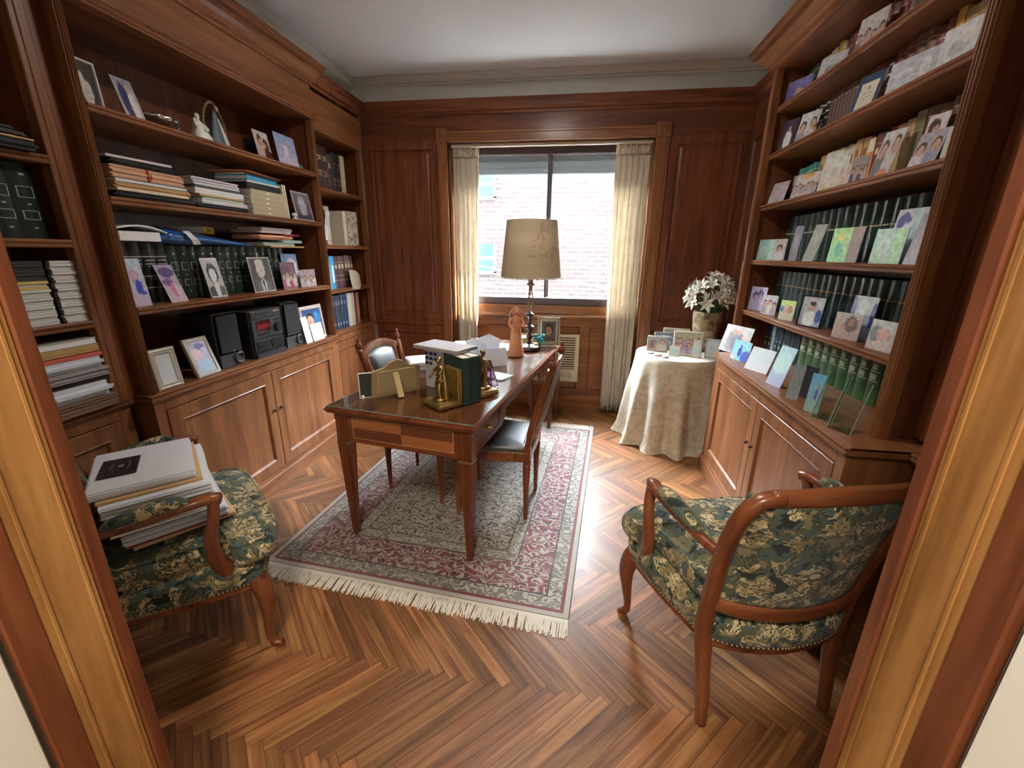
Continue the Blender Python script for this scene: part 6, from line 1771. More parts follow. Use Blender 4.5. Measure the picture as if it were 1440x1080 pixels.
# ================================================================== ON THE DESK
# backs of two small frames facing the doorway
o = empty('standing_tablet', 'thin black panel with a white rim, standing at the doorway corner of the desk', 'tablet frame', (-1.075, 1.925, ZD), math.radians(30))
bm = B(); box(bm, 0, .085, 0, .006, .002, .135, bev=.002); t_ = obj('rim', bm, white_paint, o); t_.rotation_euler = (-.10, 0, 0)
bm = B(); box(bm, .005, .080, -.001, .002, .008, .130); t_ = obj('back_panel', bm, black_board, o); t_.rotation_euler = (-.10, 0, 0)
bm = B(); box(bm, .010, .024, -.010, .004, .0, .018, bev=.002); obj('white_clip', bm, white_paper, o)
ang = math.atan2(2.142 - 1.948, -.835 + 1.017)
fb = empty('picture_frame', 'suede-backed picture frame with arched top seen from behind, tan strut out', 'picture frame', (-1.017, 1.948, ZD), ang)
sued = plain('tan_suede', (.34, .24, .12), .9, noise=.15, nscale=60)
bm = B()
pl = [(0, 0), (.265, 0), (.265, .145), (.235, .150), (.20, .158), (.17, .185), (.1325, .197), (.095, .185), (.065, .158), (.03, .150), (0, .145)]
rings(bm, [[(x, 0, z_) for x, z_ in pl], [(x, .014, z_) for x, z_ in pl]]); bmesh.ops.recalc_face_normals(bm, faces=bm.faces[:])
k = obj('frame_back', bm, sued, fb); k.rotation_euler = (.17, 0, 0)
bm = B(); box(bm, .030, .235, -.003, .001, .018, .142, bev=.001)
for (a, b, c, d) in ((.028, .237, .138, .144), (.028, .034, .016, .144), (.231, .237, .016, .144)): box(bm, a, b, -.0045, .0, c, d, bev=.001, mi=1)
k = obj('backing_board', bm, [plain('pale_suede', (.40, .30, .17), .9, noise=.12, nscale=60), plain('suede_edge', (.50, .37, .16), .8)], fb); k.rotation_euler = (.17, 0, 0)
bm = B(); n0 = 0; box(bm, -.016, .016, -.003, .003, 0, .135, bev=.001); xform(bm, 0, Matrix.Translation((.125, -.078, .003)) @ Matrix.Rotation(-.42, 4, 'X')); obj('strut', bm, plain('strut_tan', (.46, .33, .15), .8), fb)
# gilt bookends with the green folios between them
GA = math.radians(-40)
def bookend(loc, rz, label):
    r = empty('bookend', label, 'bookend', loc, rz)
    bm = B(); box(bm, -.155, 0, -.135, 0, 0, .022, bev=.004); box(bm, -.150, -.005, -.130, -.005, .020, .028, bev=.003); obj('base', bm, gilt, r)
    bm = B(); prism(bm, [(-.125, -.020), (0, -.020), (0, -.004), (-.125, -.004)], .026, .185)
    box(bm, -.12, -.112, -.026, -.018, .03, .18, bev=.002); box(bm, -.012, -.004, -.026, -.018, .03, .18, bev=.002); box(bm, -.12, -.004, -.026, -.018, .172, .182, bev=.002)
    obj('back_plate', bm, gilt, r)
    bm = B()
    q = bm
    # draped figure leaning on a stump
    cx, cy = -.085, -.075
    lathe(q, [(.003, .026), (.040, .027), (.043, .034), (.034, .042), (.003, .044)], 14, (cx, cy, 0))
    tube(q, [(cx - .014, cy, .036, .010), (cx - .015, cy - .006, .075, .0105), (cx - .012, cy - .010, .105, .013), (cx - .006, cy - .002, .135, .016)], n=10, up=(0, 1, 0))
    tube(q, [(cx + .016, cy - .010, .036, .010), (cx + .016, cy - .018, .075, .011), (cx + .010, cy - .010, .105, .0135), (cx + .004, cy - .002, .135, .017)], n=10, up=(0, 1, 0))
    tube(q, [(cx, cy, .125, .022, .017), (cx, cy + .001, .150, .019, .015), (cx - .002, cy + .002, .172, .023, .016), (cx - .003, cy + .002, .192, .024, .014), (cx - .003, cy + .002, .200, .010, .009), (cx - .003, cy, .208, .008, .008)], n=12, up=(0, 1, 0))
    blob(q, (cx - .004, cy - .003, .221), (.0125, .014, .017), 10, 8)
    blob(q, (cx - .004, cy + .002, .231), (.013, .014, .010), 10, 6)
    tube(q, [(cx - .024, cy + .002, .190, .0075), (cx - .040, cy - .010, .165, .007), (cx - .044, cy - .024, .142, .006), (cx - .055, cy - .030, .132, .005)], n=8)
    tube(q, [(cx + .020, cy + .002, .190, .0075), (cx + .030, cy - .018, .170, .007), (cx + .006, cy - .028, .160, .006)], n=8)
    tube(q, [(cx + .030, cy + .012, .03, .020), (cx + .034, cy + .010, .08, .018), (cx + .026, cy + .010, .13, .015), (cx + .016, cy + .008, .185, .010)], n=9, e=1.6)
    tube(q, [(cx - .03, cy + .008, .10, .006), (cx, cy - .022, .118, .008), (cx + .03, cy - .004, .128, .008)], n=8)
    obj('figure', bm, plain('bronze_gilt', (.34, .22, .08), .35, metal=.95, noise=.5, nscale=60), r, smooth=True)
    return r
gx, gy = -.523, 1.929
def gpos(x, y): return (gx + x * math.cos(GA) - y * math.sin(GA), gy + x * math.sin(GA) + y * math.cos(GA))
p = gpos(-.004, -.004); bookend((p[0], p[1], ZD), GA, 'gilt bookend with a draped standing figure, facing the doorway end of the desk')
p = gpos(-.185, .116); bookend((p[0], p[1], ZD), GA + PI, 'gilt bookend half hidden behind the dark green folios')
gfol = cov('folio_green', (.014, .040, .036), .4)
for k, (y0, t, x1, lab) in enumerate(((.0, .056, 0, 'dark green folio in front, against the gilt figure bookend'), (.058, .054, -.006, 'dark green folio behind, between its twin and the hidden bookend'))):
    p = gpos(x1, y0)
    place_book('folio%d' % k, ((t, .238, .175, gfol), dict(bands=[(.02, .03), (.97, .98)], bandmat=plain('folio_line', (.10, .14, .12), .4), round_=.006)), (p[0], p[1], ZD), GA + PI / 2, lab)
p = (-.675, 2.135)
bm = B(); 
o = flat('paper_stack', 'white paper stack lying across the top of the dark green folios', 'papers', .30, .17, .020, plain('grey_white_paper', (.50, .49, .52), .7), 'loose', (p[0] - .035, p[1] - .085, ZD + .2395), math.radians(-24))
bm = B(); box(bm, -.05, .045, 0, .06, 0, .225, bev=.002)
o = obj('card_box', bm, card_white, None, (-.775, 2.185, ZD), math.radians(-28)); tag(o, 'tall white box with navy print beside the dark green folios', 'box')
bm = B(); rnd = random.Random(2)
for i in range(3):
    for j in range(3):
        if (i, j) != (2, 0): 
            x_ = -.048 + i * .034; z_ = .13 + j * .028
            box(bm, x_, x_ + .022 + rnd.uniform(0, .006), -.001, .0005, z_, z_ + .018)
obj('navy_print', bm, plain('navy_ink', (.03, .04, .16), .6), o)
# plum tinted wedge
pw = empty('acrylic_wedge', 'plum tinted see-through wedge standing behind the bookends', 'desk ornament', (-.50, 2.245, ZD), math.radians(-10))
bm = B()
rings(bm, [[(-.07, -.055, 0), (.075, -.045, 0), (.075, .05, 0), (-.07, .05, 0)], [(-.028, .03, .145), (.030, .032, .145), (.030, .05, .145), (-.028, .05, .145)]])
obj('tinted_body', bm, glass_mat('plum_acrylic', (.62, .44, .55)), pw)
bm = B()
A_ = [(-.07, -.055, 0), (.075, -.045, 0), (.075, .05, 0), (-.07, .05, 0)]; C_ = [(-.028, .03, .145), (.030, .032, .145), (.030, .05, .145), (-.028, .05, .145)]
for i in range(4):
    for a, b in ((A_[i], A_[(i + 1) % 4]), (A_[i], C_[i]), (C_[i], C_[(i + 1) % 4])): tube(bm, [(*a, .003), (*b, .003)], n=6, k=1, sm=False)
obj('plum_edge', bm, plain('plum_edge', (.10, .02, .05), .2, coat=.5), pw)
# papers and standing cards
for (x, y, w, d, t, m, st_, rz, lab, nm) in (
    (-.80, 3.16, .34, .25, .035, white_paper, 'loose', .35, 'thick white papers at the window end of the desk', 'paper_stack'),
    (-.58, 3.22, .22, .20, .028, plain('blue_white', (.66, .70, .74), .7), 'loose', -.25, 'bluish white papers beside the standing cards', 'paper_stack'),
    (-.90, 2.66, .27, .21, .050, wf, 'loose', .55, 'white papers in front of the leather chair with the blue sheen', 'paper_stack'),
    (-.72, 2.52, .20, .24, .012, white_paper, 'loose', -.1, 'thin white papers in the middle of the desk', 'paper_stack'),
    (-.50, 2.50, .18, .13, .002, plain('sky_paper', (.50, .62, .70), .6), 'sheet', -.45, 'single pale blue sheet lying near the plum wedge', 'paper_sheet'),
    (-.82, 3.15, .20, .15, .020, plain('open_book_pages', (.70, .72, .70), .7), 'loose', .1, 'open booklet lying on the thick white papers', 'booklet')):
    zz_ = ZD if 'open booklet' not in lab else ZD + .0358
    flat(nm, lab, 'papers' if nm == 'paper_stack' else 'paper' if nm == 'paper_sheet' else 'booklet', w, d, t, m, st_, (x, y - d / 2, zz_), rz)
env = plain('envelope_white', (.66, .68, .74), .7)
for k, (x, y, w, h, rz, lab) in enumerate(((-.74, 2.66, .13, .16, -.6, 'white folded card standing nearest the green folios'), (-.66, 2.76, .15, .18, -.25, 'white folded card with a peaked top in the standing row'), (-.59, 2.87, .15, .19, -.05, 'white folded card standing next to the terracotta figure'), (-.54, 2.72, .20, .12, .55, 'broad lilac-white card standing before the terracotta figure'))):
    bm = B()
    pk = .03 if k in (1, 2) else .0
    pl = [(-w / 2, 0), (w / 2, 0), (w / 2, h - pk), (.0, h), (-w / 2, h - pk)]
    for sg in (-1, 1):
        n0 = len(bm.verts)
        rings(bm, [[(x_, 0, z_) for x_, z_ in pl], [(x_, .0012, z_) for x_, z_ in pl]])
        xform(bm, n0, Matrix.Translation((0, sg * .026, 0)) @ Matrix.Rotation(sg * .15, 4, 'X'))
    bmesh.ops.recalc_face_normals(bm, faces=bm.faces[:])
    tag(obj('greeting_card', bm, env, None, (x, y, ZD), rz), lab, 'card')
# terracotta figure
tf = empty('terracotta_figure', 'tall terracotta figure of a robed woman beside the lamp', 'figurine', (-.425, 3.05, ZD), math.radians(20))
terr = plain('terracotta', (.46, .19, .085), .75, noise=.12, nscale=30)
bm = B()
rs = []
for z_, rx, ry in ((0, .060, .052), (.006, .062, .054), (.06, .053, .046), (.14, .042, .037), (.22, .035, .030), (.265, .033, .026), (.285, .030, .022), (.298, .015, .013), (.305, .012, .011)):
    rs.append([(rx * math.cos(a) * (1 + .025 * math.cos(6 * a)), ry * math.sin(a) * (1 + .025 * math.cos(6 * a)), z_) for a in [2 * PI * i / 36 for i in range(36)]])
rings(bm, rs)
obj('robe', bm, terr, tf, smooth=True)
bm = B(); blob(bm, (0, -.004, .325), (.019, .021, .026), 12, 10); blob(bm, (0, -.024, .322), (.004, .006, .005), 6, 5)
tube(bm, [(-.020, .006, .300, .006), (-.026, .004, .335, .007), (0, .006, .354, .008), (.026, .004, .335, .007), (.020, .006, .300, .006)], n=8)
obj('head', bm, terr, tf, smooth=True)
bm = B()
for s in (-1, 1):
    tube(bm, [(s * .030, 0, .280, .012), (s * .052, -.010, .245, .0115), (s * .044, -.036, .222, .009), (s * .018, -.046, .232, .008)], n=8)
    blob(bm, (s * .012, -.048, .236), (.010, .006, .008), 8, 5)
obj('arms', bm, terr, tf, smooth=True)
bm = B()
for s in (-1, 1):       # looped mantle edges standing out from the shoulders
    tube(bm, [(s * .026, .01, .345, .004), (s * .044, .012, .31, .006), (s * .050, .014, .26, .005), (s * .036, .014, .21, .004)], n=6)
obj('mantle', bm, terr, tf, smooth=True)
# lamp
lp = empty('table_lamp', 'table lamp with a large parchment shade standing on the desk before the window', 'lamp', (-.352, 3.29, ZD))
dkb = plain('dark_bronze', (.055, .038, .032), .3, metal=.7)
bm = B(); lathe(bm, [(.002, 0), (.088, 0), (.090, .006), (.086, .022), (.078, .030), (.055, .036), (.030, .045), (.002, .046)], 28); obj('base', bm, dkb, lp, smooth=True)
bm = B()
lathe(bm, [(.026, .044), (.015, .058), (.012, .075), (.018, .085), (.028, .098), (.024, .112), (.013, .122), (.011, .140), (.020, .150), (.036, .168), (.042, .178), (.034, .186), (.016, .196), (.010, .215), (.012, .24), (.022, .262), (.036, .274), (.028, .284), (.012, .290), (.009, .31)], 20)
obj('stem', bm, dkb, lp, smooth=True)
bm = B()
for k_ in range(3):
    a = 2 * PI * k_ / 3 + .4
    c_, s_ = math.cos(a), math.sin(a)
    tube(bm, [(.006 * c_, .006 * s_, .30, .005), (.020 * c_, .020 * s_, .345, .006), (.022 * c_, .022 * s_, .39, .006), (.012 * c_, .012 * s_, .44, .0055), (.008 * c_, .008 * s_, .49, .006)], n=8)
lathe(bm, [(.010, .485), (.016, .492), (.030, .50), (.032, .508), (.012, .512), (.002, .512)], 18)
obj('open_stem', bm, plain('aged_bronze', (.24, .16, .09), .35, metal=.6), lp, smooth=True)
bm = B(); lathe(bm, [(.019, .51), (.018, .59), (.002, .59)], 14); obj('candle_sleeve', bm, plain('ivory_sleeve', (.50, .38, .28), .6), lp, smooth=True)
def shade_mat():
    m, nt, b = nmat('parchment_shade')
    tc = nt.nodes.new('ShaderNodeTexCoord')
    nz = nt.nodes.new('ShaderNodeTexNoise'); nz.inputs['Scale'].default_value = 9; nz.inputs['Detail'].default_value = 4; nz.inputs['Distortion'].default_value = 1.5
    L(nt, tc.outputs['Object'], nz.inputs['Vector'])
    # faded flower spray on one side
    sb = nt.nodes.new('ShaderNodeVectorMath'); sb.operation = 'SUBTRACT'; sb.inputs[1].default_value = (.09, -.17, .78); L(nt, tc.outputs['Object'], sb.inputs[0])
    sc_ = nt.nodes.new('ShaderNodeVectorMath'); sc_.operation = 'MULTIPLY'; sc_.inputs[1].default_value = (9, 5, 6.5); L(nt, sb.outputs[0], sc_.inputs[0])
    le = nt.nodes.new('ShaderNodeVectorMath'); le.operation = 'LENGTH'; L(nt, sc_.outputs[0], le.inputs[0])
    lt = nt.nodes.new('ShaderNodeMath'); lt.operation = 'LESS_THAN'; lt.inputs[1].default_value = 1.0; L(nt, le.outputs['Value'], lt.inputs[0])
    gt = nt.nodes.new('ShaderNodeMath'); gt.operation = 'GREATER_THAN'; gt.inputs[1].default_value = .56; L(nt, nz.outputs['Fac'], gt.inputs[0])
    mu = nt.nodes.new('ShaderNodeMath'); mu.operation = 'MULTIPLY'; L(nt, lt.outputs[0], mu.inputs[0]); L(nt, gt.outputs[0], mu.inputs[1])
    k_ = nt.nodes.new('ShaderNodeMath'); k_.operation = 'MULTIPLY'; k_.inputs[1].default_value = .5; L(nt, mu.outputs[0], k_.inputs[0])
    mx = nt.nodes.new('ShaderNodeMix'); mx.data_type = 'RGBA'; mx.inputs[6].default_value = (.60, .51, .38, 1); mx.inputs[7].default_value = (.40, .26, .17, 1); L(nt, k_.outputs[0], mx.inputs[0])
    L(nt, mx.outputs[2], b.inputs['Base Color']); b.inputs['Roughness'].default_value = .8
    t = nt.nodes.new('ShaderNodeBsdfTranslucent'); L(nt, mx.outputs[2], t.inputs[0])
    ms = nt.nodes.new('ShaderNodeMixShader'); ms.inputs[0].default_value = .6
    L(nt, b.outputs[0], ms.inputs[1]); L(nt, t.outputs[0], ms.inputs[2]); L(nt, ms.outputs[0], nt.nodes['Material Output'].inputs[0])
    return m
sm_ = shade_mat()
bm = B()
rs = []
N_ = 40
rb, rt_, zb_, ztp = .228, .184, .555, .957
for r_, z_ in ((rb, zb_), (rt_, ztp), (rt_ - .0025, ztp), (rb - .0025, zb_)): rs.append([(r_ * math.cos(2 * PI * i / N_), r_ * math.sin(2 * PI * i / N_), z_) for i in range(N_)])
rs.append(rs[0]); 
vr = rings(bm, rs[:-1], cap0=False, cap1=False)
for i in range(N_):
    j = (i + 1) % N_; bm.faces.new((vr[-1][i], vr[-1][j], vr[0][j], vr[0][i]))
bmesh.ops.recalc_face_normals(bm, faces=bm.faces[:])
sh_ = obj('lamp_shade', bm, sm_, lp); smooth_by_angle(sh_)
bm = B()
for i in range(40):
    a = 2 * PI * i / 40
    blob(bm, (rb * math.cos(a), rb * math.sin(a), zb_ - .002), (.017, .017, .006), 6, 4)
obj('scalloped_trim', bm, plain('shade_trim', (.48, .42, .33), .8), sh_, smooth=True)
bm = B()
for k_ in range(3):
    a = 2 * PI * k_ / 3
    tube(bm, [(0, 0, .93, .002), (rt_ * math.cos(a), rt_ * math.sin(a), .945, .002)], n=6, k=1, sm=False)
tube(bm, [(0, 0, .58, .003), (0, 0, .935, .003)], n=6, k=1, sm=False)
obj('shade_carrier', bm, brass, lp)
# frame with a portrait beside the lamp, little flower, yellow pads
fs = plain('beaded_silver', (.58, .54, .44), .3, metal=.6)
o = framed('R', 0, ZD, 0, .185, .235, 9, 0, P('deskf', (.10, .10, .09), (.20, .13, .10), [(.5, .62, .34, .32, (.035, .02, .015)), (.5, .52, .24, .26, (.46, .25, .17)), (.5, .40, .10, .03, (.62, .45, .40)), (.40, .56, .04, .025, (.05, .03, .02)), (.60, .56, .04, .025, (.05, .03, .02)), (.5, .1, .4, .16, (.22, .12, .09))]), 'beaded silver frame with a smiling portrait beside the table lamp', fs, fw=.038, fd=.012)
o.location = (-.300, 3.435, ZD); o.rotation_euler = (math.radians(-9), 0, math.radians(9))
bm = B()
for s_ in (.010, .162):
    for q in range(12): blob(bm, (s_ + .006, -.003, .018 + q * .018), (.0055, .005, .0065), 6, 4)
obj('beading', bm, plain('dark_silver', (.12, .12, .11), .3, metal=.8), o, smooth=True)
tq = empty('fabric_flower', 'small turquoise fabric flower between lamp and silver frame', 'flower', (-.275, 3.365, ZD))
bm = B()
for k_ in range(9):
    a = 2 * PI * k_ / 9; r_ = .030
    blob(bm, (r_ * math.cos(a), r_ * math.sin(a) * .6 - .005, .075 + .024 * math.sin(a * 2 + 1)), (.020, .012, .016), 7, 5, rot=(.3 * math.sin(a), .5, a))
blob(bm, (0, -.02, .08), (.014, .012, .014), 7, 5)
obj('petals', bm, plain('turquoise_fabric', (.05, .36, .40), .7), tq, smooth=True)
bm = B(); tube(bm, [(0, 0, .001, .006), (.004, 0, .03, .003), (0, -.005, .065, .003)], n=6); obj('stem', bm, plain('flower_stem', (.05, .2, .15), .6), tq)
zz_ = ZD
for k_ in range(4):
    flat('notepad', 'pale yellow notepad in the small stack behind the lamp', 'notepad', .12, .09, .014, plain('pale_yellow_paper', (.60, .56, .28), .7), 'sheet', (-.40, 3.475, zz_), .1 + .05 * k_, group='pale yellow notepads behind the lamp'); zz_ += .0145

# ================================================================== ROUND TABLE
TX, TY, TZ = .845, 3.545, .745
bm = B()
NA, NR = 180, 16
rnd = random.Random(11)
rows = []
def fold(a, t):
    f = math.sin(11 * a + .6 * math.sin(3 * a)) + .45 * math.sin(19 * a + 1.3) * .6
    return f
rs = []
for s_ in (.02, .4, .8, .97):
    rs.append([(.325 * s_ * math.cos(2 * PI * i / NA), .325 * s_ * math.sin(2 * PI * i / NA), TZ) for i in range(NA)])
for j in range(NR + 1):
    t = j / NR
    ring = []
    for i in range(NA):
        a = 2 * PI * i / NA
        r_ = .330 + .075 * t + (.006 + .038 * t) * fold(a, t) * min(1, t * 2.5)
        x_, y_ = r_ * math.cos(a), r_ * math.sin(a)
        z_ = TZ - .006 - (TZ - .012) * t
        if t > .9: r2_ = 1.0 + .06 * (t - .9) * 10; x_ *= r2_; y_ *= r2_
        # flattened where the base cabinet and the wall stand
        ring.append((min(x_, 1.255 - TX), min(y_, YB - .05 - TY), z_ + .004 * math.sin(7 * a) * (t > .95)))
    rs.append(ring)
rings(bm, rs, cap0=True, cap1=False)
# keep it off the cabinet end: squeeze the side nearest the counter
for v in bm.verts:
    wx, wy = v.co.x + TX, v.co.y + TY
    if wx > .925 and wy < 3.06: v.co.y = 3.06 - TY
cl_ = obj('tablecloth', bm, cloth('damask_cream', (.50, .44, .33), (.60, .54, .43), 11, rough=.55, thr=(.47, .53)), None, (TX, TY, 0), smooth=True)
tag(cl_, 'cream damask cloth hanging to the floor over a small round table', 'tablecloth')
tb = empty('round_table', 'small round table hidden under the cream damask cloth', 'table', (TX, TY, 0))
bm = B(); lathe(bm, [(.002, TZ - .03), (.30, TZ - .03), (.31, TZ - .02), (.31, TZ - .006), (.002, TZ - .006)], 40); obj('tabletop', bm, deskw('x'), tb)
bm = B(); lathe(bm, [(.02, .05), (.045, .08), (.03, .2), (.05, .45), (.03, .60), (.09, TZ - .03), (.002, TZ - .03)], 16); obj('pedestal', bm, deskw('z'), tb)
for k_ in range(3):
    a = 2 * PI * k_ / 3
    bm = B(); tube(bm, [(.02 * math.cos(a), .02 * math.sin(a), .12, .02), (.12 * math.cos(a), .12 * math.sin(a), .07, .018), (.22 * math.cos(a), .22 * math.sin(a), .018, .016)], n=8); obj('leg', bm, deskw('z'), tb, smooth=True)
# frames crowded on it
fsil = plain('polished_silver', (.62, .62, .60), .22, metal=.7)
fcr = plain('cream_frame', (.62, .58, .46), .4)
def tf_(x, y, w, h, lean, rz, pic, lab, mat, fw=.014):
    o = framed('R', 0, TZ, 0, w, h, lean, 0, pic, lab, mat, fw=fw, fd=.012)
    o.location = (x, y, TZ + .001); o.rotation_euler = (math.radians(-lean), 0, math.radians(rz)); return o
tf_(.735, 3.70, .21, .175, 12, -12, P('T1', (.42, .38, .30), (.30, .26, .24), [(.25, .75, .06, .05, DK), (.6, .5, .2, .2, (.5, .46, .42))]), 'wide cream frame at the back of the cloth-covered table', fcr)
tf_(.655, 3.635, .19, .150, 12, -12, P('T2', (.10, .14, .24), (.14, .18, .28), [(.5, .4, .25, .2, (.35, .36, .42)), (.4, .8, .4, .1, (.36, .40, .44))]), 'silver frame with a dark blue photo in the middle row on the table', fsil)
tf_(.590, 3.560, .165, .130, 14, -14, P('T3', (.30, .30, .34), (.42, .36, .36), people(2, [(.45, .25, .24), (.5, .46, .42)], y=.55) + [(.2, .4, .14, .3, (.14, .10, .12))]), 'silver frame at the window side of the table edge', fsil)
tf_(.770, 3.455, .215, .195, 13, -16, P('T4', (.40, .38, .26), (.36, .34, .40), people(7, [(.30, .20, .36), (.46, .24, .30), (.6, .5, .5)], y=.62, s=1.2) + people(6, [(.5, .32, .40), (.22, .18, .34)], y=.34, s=1.3)), 'big cream frame with a crowded group photo on the table', fcr, .018)
for (x, y, w, h, rz, c0, lab, nm) in (
    (.735, 3.395, .080, .085, -18, (.66, .72, .70), 'tiny pale card standing before the crowded group photo', 'card'),
    (.905, 3.380, .060, .135, -14, (.62, .66, .74), 'slim pale blue card overlapping the crowded group photo', 'card')):
    bm = B(); box(bm, 0, w, 0, .0018, 0, h); uvquad(bm, w, h, -.0003)
    o = obj('photo_card', bm, [card_white, P('tc%d' % int(x * 1000), c0, tuple(c * .93 for c in c0), [(.5, .5, .3, .3, (.46, .66, .66))], border=(.66, .66, .64), bw=.14, grain=.1)])
    o.location = (x, y, TZ + .001); o.rotation_euler = (-.22, 0, math.radians(rz)); tag(o, lab, 'card')
o = tf_(1.000, 3.395, .105, .150, 14, -22, P('T5', (.52, .66, .70), (.60, .68, .72), [(.4, .4, .3, .3, (.40, .62, .66)), (.7, .6, .2, .2, (.62, .66, .66))], grain=.2), 'pale turquoise framed photo on the table next to the counter corner', fsil, .010)
bm = B()
for k_, (x, y, r_) in enumerate(((.66, 3.395, .032), (.61, 3.47, .028), (.70, 3.335, .026))):
    bm = B(); lathe(bm, [(.002, 0), (r_, 0), (r_ * 1.1, .006), (r_ * .95, .012), (.002, .010)], 18, (0, 0, 0))
    tag(obj('trinket_dish', bm, plain(['dish_rose', 'dish_ivory', 'dish_grey'][k_], [(.42, .24, .22), (.55, .50, .40), (.38, .38, .38)][k_], .3), None, (x, y, TZ + .001), smooth=True), ['small rose trinket dish at the front edge of the cloth-covered table', 'small ivory trinket dish before the silver frame on the table', 'small grey trinket dish below the tiny pale card on the table'][k_], 'dish')
# vase and lilies
VX, VY = 1.06, 3.66
vm, nt_, b_ = nmat('agate_stone')
tc_ = nt_.nodes.new('ShaderNodeTexCoord'); nz_ = nt_.nodes.new('ShaderNodeTexNoise'); nz_.inputs['Scale'].default_value = 9; nz_.inputs['Detail'].default_value = 5; nz_.inputs['Distortion'].default_value = 2
L(nt_, tc_.outputs['Object'], nz_.inputs['Vector'])
cr_ = nt_.nodes.new('ShaderNodeValToRGB'); e_ = cr_.color_ramp.elements
e_[0].position = .36; e_[0].color = (.12, .075, .04, 1); e_[1].position = .62; e_[1].color = (.44, .36, .24, 1); k_ = e_.new(.48); k_.color = (.32, .24, .14, 1)
L(nt_, nz_.outputs['Fac'], cr_.inputs[0]); L(nt_, cr_.outputs[0], b_.inputs['Base Color']); b_.inputs['Roughness'].default_value = .3
bm = B(); lathe(bm, [(.002, 0), (.070, 0), (.074, .008), (.088, .08), (.104, .19), (.112, .28), (.112, .315), (.106, .328), (.098, .322), (.098, .29), (.002, .28)], 32)
tag(obj('vase', bm, vm, None, (VX, VY, TZ + .001), smooth=True), 'mottled brown stone vase holding the white lilies', 'vase')
lb = empty('lily_bouquet', 'bouquet of white lilies in the brown stone vase', 'flowers', (VX, VY, TZ + .30))
lily = plain('lily_white', (.66, .65, .55), .6); leafm = plain('lily_leaf', (.06, .13, .035), .5, noise=.3, nscale=20); anth = plain('anther', (.30, .12, .03), .7)
def petal(bm, L_, W_, curl, yaw, M_):
    n0 = len(bm.verts); rows_ = []
    for i in range(7):
        t = i / 6
        w_ = W_ * math.sin(PI * (.12 + .88 * t) ** .85) * (1 - .0 * t)
        ang_ = .55 + curl * t * t
        r_ = L_ * t * math.sin(min(1.5, .55 + curl * t)) ; z_ = L_ * (t * .80 - curl * .30 * t * t)
        rows_.append([bm.verts.new((r_, -w_ / 2, z_ + .10 * w_)), bm.verts.new((r_ * 1.02, 0, z_ - .12 * w_)), bm.verts.new((r_, w_ / 2, z_ + .10 * w_))])
    for a, c in zip(rows_[:-1], rows_[1:]):
        for q in range(2): bm.faces.new((a[q], a[q + 1], c[q + 1], c[q]))
    xform(bm, n0, M_ @ Matrix.Rotation(yaw, 4, 'Z'))
rnd = random.Random(21)
dirs = []
for k_ in range(22):
    th = rnd.uniform(0, 2 * PI); ph = math.acos(rnd.uniform(.05, 1)) * .98
    dirs.append((math.sin(ph) * math.cos(th), math.sin(ph) * math.sin(th) , math.cos(ph)))
dirs += [(-.8, -.5, .05), (-.3, -.85, .0), (.4, -.8, .1), (.85, -.3, .12), (-.15, -.55, .55), (.25, -.5, .7), (-.5, -.45, .55), (0, -.2, 1), (.6, -.5, .4), (-.75, -.3, .35)]
for k_, d in enumerate(dirs):
    d = V(d).normalized()
    c = V((d.x * .155, d.y * .13, .075 + d.z * .20 + .02))
    q = d.to_track_quat('Z', 'Y').to_matrix().to_4x4()
    M_ = Matrix.Translation(c) @ q @ Matrix.Rotation(rnd.uniform(0, 2), 4, 'Z')
    bm = B()
    s_ = rnd.uniform(.062, .080)
    for i in range(6): petal(bm, s_ * (1 if i % 2 else .94), .036 if i % 2 else .030, .75, i * PI / 3, M_)
    bl_ = obj('lily_bloom', bm, lily, lb, smooth=True)
    md = bl_.modifiers.new('solid', 'SOLIDIFY'); md.thickness = .0012
    bm = B()
    for i in range(5):
        a = 2 * PI * i / 5; n0 = len(bm.verts)
        blob(bm, (.014 * math.cos(a), .014 * math.sin(a), .048), (.0022, .0022, .005), 5, 4); xform(bm, n0, M_)
    obj('anther', bm, anth, bl_)
for k_ in range(16):
    a = rnd.uniform(0, 2 * PI); bm = B(); n0 = 0
    rows_ = []
    L_ = rnd.uniform(.12, .19); up_ = rnd.uniform(.2, 1.1)
    for i in range(8):
        t = i / 7; w_ = .030 * math.sin(PI * (.08 + .9 * t))
        r_ = .03 + L_ * t * math.cos(up_ - t * .8); z_ = .0 + L_ * t * math.sin(up_ * (1 - .4 * t)) + .01
        rows_.append([bm.verts.new((r_, -w_ / 2, z_)), bm.verts.new((r_, 0, z_ - .004)), bm.verts.new((r_, w_ / 2, z_))])
    for p_, c in zip(rows_[:-1], rows_[1:]):
        for q in range(2): bm.faces.new((p_[q], p_[q + 1], c[q + 1], c[q]))
    xform(bm, 0, Matrix.Rotation(a, 4, 'Z'))
    obj('leaf', bm, leafm, lb, smooth=True).modifiers.new('solid', 'SOLIDIFY').thickness = .001
bm = B()
for d in dirs:
    d = V(d).normalized(); tube(bm, [(d.x * .02, d.y * .02, -.01, .003), (d.x * .07, d.y * .06, .06 + d.z * .05, .003), (d.x * .15, d.y * .125, .09 + d.z * .19, .0025)], n=5, k=3)
obj('stems', bm, plain('lily_stem', (.05, .10, .03), .6), lb, smooth=True)

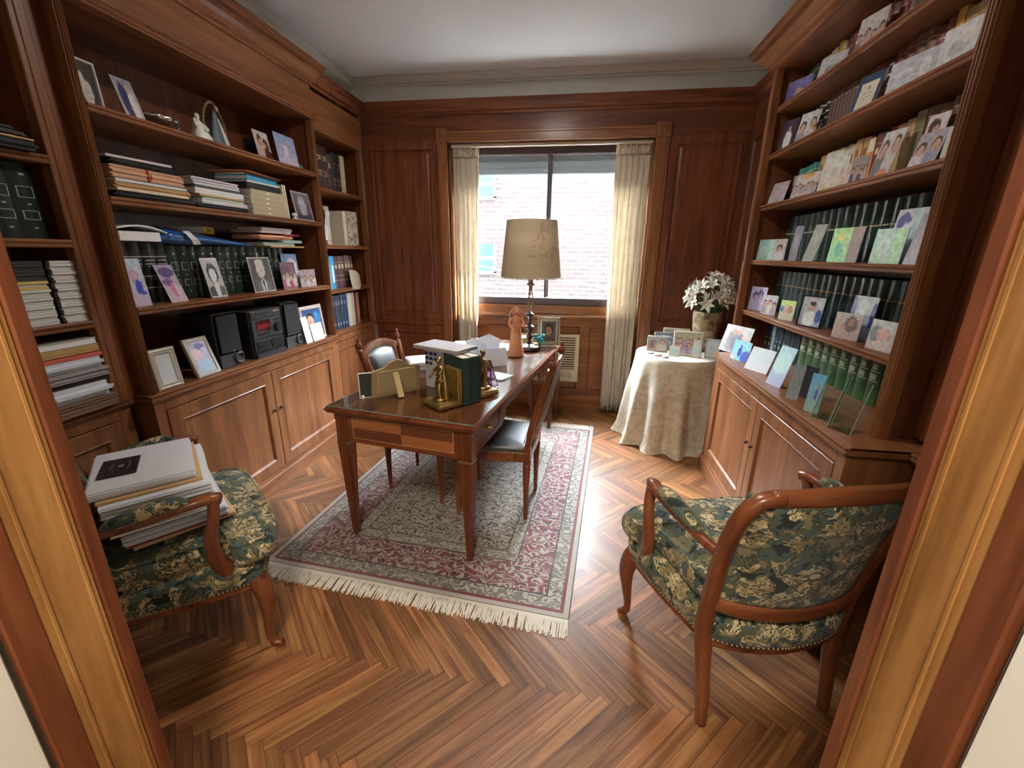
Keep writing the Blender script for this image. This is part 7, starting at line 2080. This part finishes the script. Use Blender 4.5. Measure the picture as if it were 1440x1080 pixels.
# small dark stand by the window, mostly behind the desk chair
sd = empty('side_stand', 'slender dark stand under the air conditioner, mostly hidden behind the desk chair', 'stand', (-.26, 3.86, .0005))
bm = B(); box(bm, -.15, .15, -.10, .10, .50, .525, bev=.004); box(bm, -.135, .135, -.085, .085, .45, .50, bev=.003); obj('top', bm, deskw('x'), sd)
for sx in (-1, 1):
    for sy in (-1, 1):
        bm = B(); tube(bm, [(sx * .125, sy * .075, .46, .016), (sx * .128, sy * .078, .30, .012), (sx * .124, sy * .075, .08, .009), (sx * .126, sy * .076, .022, .010), (sx * .142, sy * .084, .008, .010)], n=10, up=(0, 1, 0)); obj('leg', bm, deskw('z'), sd, smooth=True)

# ================================================================== LIGHT
w = bpy.data.worlds.new('world'); SC.world = w; w.use_nodes = True
bg = w.node_tree.nodes['Background']
bg.inputs[0].default_value = (.86, .93, 1.0, 1); bg.inputs[1].default_value = 55.0
sun = bpy.data.lights.new('sun', 'SUN'); sun.energy = 45; sun.angle = math.radians(.6); sun.color = (1, .94, .84)
so = bpy.data.objects.new('sun', sun); COL.objects.link(so)
so.rotation_euler = V((-.50, -.30, -.80)).to_track_quat('-Z', 'Y').to_euler(); so.location = (3, 7, 6)
# daylight portal in the window hole (guides sampling only)
pl_ = bpy.data.lights.new('window_portal', 'AREA'); pl_.shape = 'RECTANGLE'; pl_.size = 1.72; pl_.size_y = 1.42
pl_.cycles.is_portal = True
po = bpy.data.objects.new('window_portal', pl_); COL.objects.link(po); po.location = (-.303, 4.30, 1.72); po.rotation_euler = (-PI / 2, 0, 0)
# added fill light above the frame, with a plate made up for it
bm = B(); lathe(bm, [(.002, 2.895), (.20, 2.895), (.20, 2.87), (.19, 2.865), (.002, 2.865)], 32, (-.33, 2.25, 0)); struct('ceiling_lamp', bm, white_paint)
cl2 = bpy.data.lights.new('ceiling_fill_light', 'AREA'); cl2.shape = 'DISK'; cl2.size = .36; cl2.energy = 9.5; cl2.color = (1, .94, .86)
co2 = bpy.data.objects.new('ceiling_fill_light', cl2); COL.objects.link(co2); co2.location = (-.33, 2.25, 2.86)
# added unseen fill light in the hall behind the doorway
hl = bpy.data.lights.new('hall_fill_light', 'AREA'); hl.shape = 'DISK'; hl.size = .5; hl.energy = 26; hl.color = (1, .90, .76)
ho = bpy.data.objects.new('hall_fill_light', hl); COL.objects.link(ho); ho.location = (-.2, -.5, 2.82)

SC.view_settings.view_transform = 'Standard'
SC.view_settings.look = 'None'
SC.view_settings.gamma = 1.0
SC.view_settings.use_curve_mapping = False
SC.view_settings.exposure = 1.65
cy = SC.cycles
cy.max_bounces = 8; cy.diffuse_bounces = 4; cy.glossy_bounces = 4; cy.transparent_max_bounces = 12; cy.transmission_bounces = 4
cy.caustics_reflective = False; cy.caustics_refractive = False
cy.sample_clamp_indirect = 6
cy.use_denoising = True
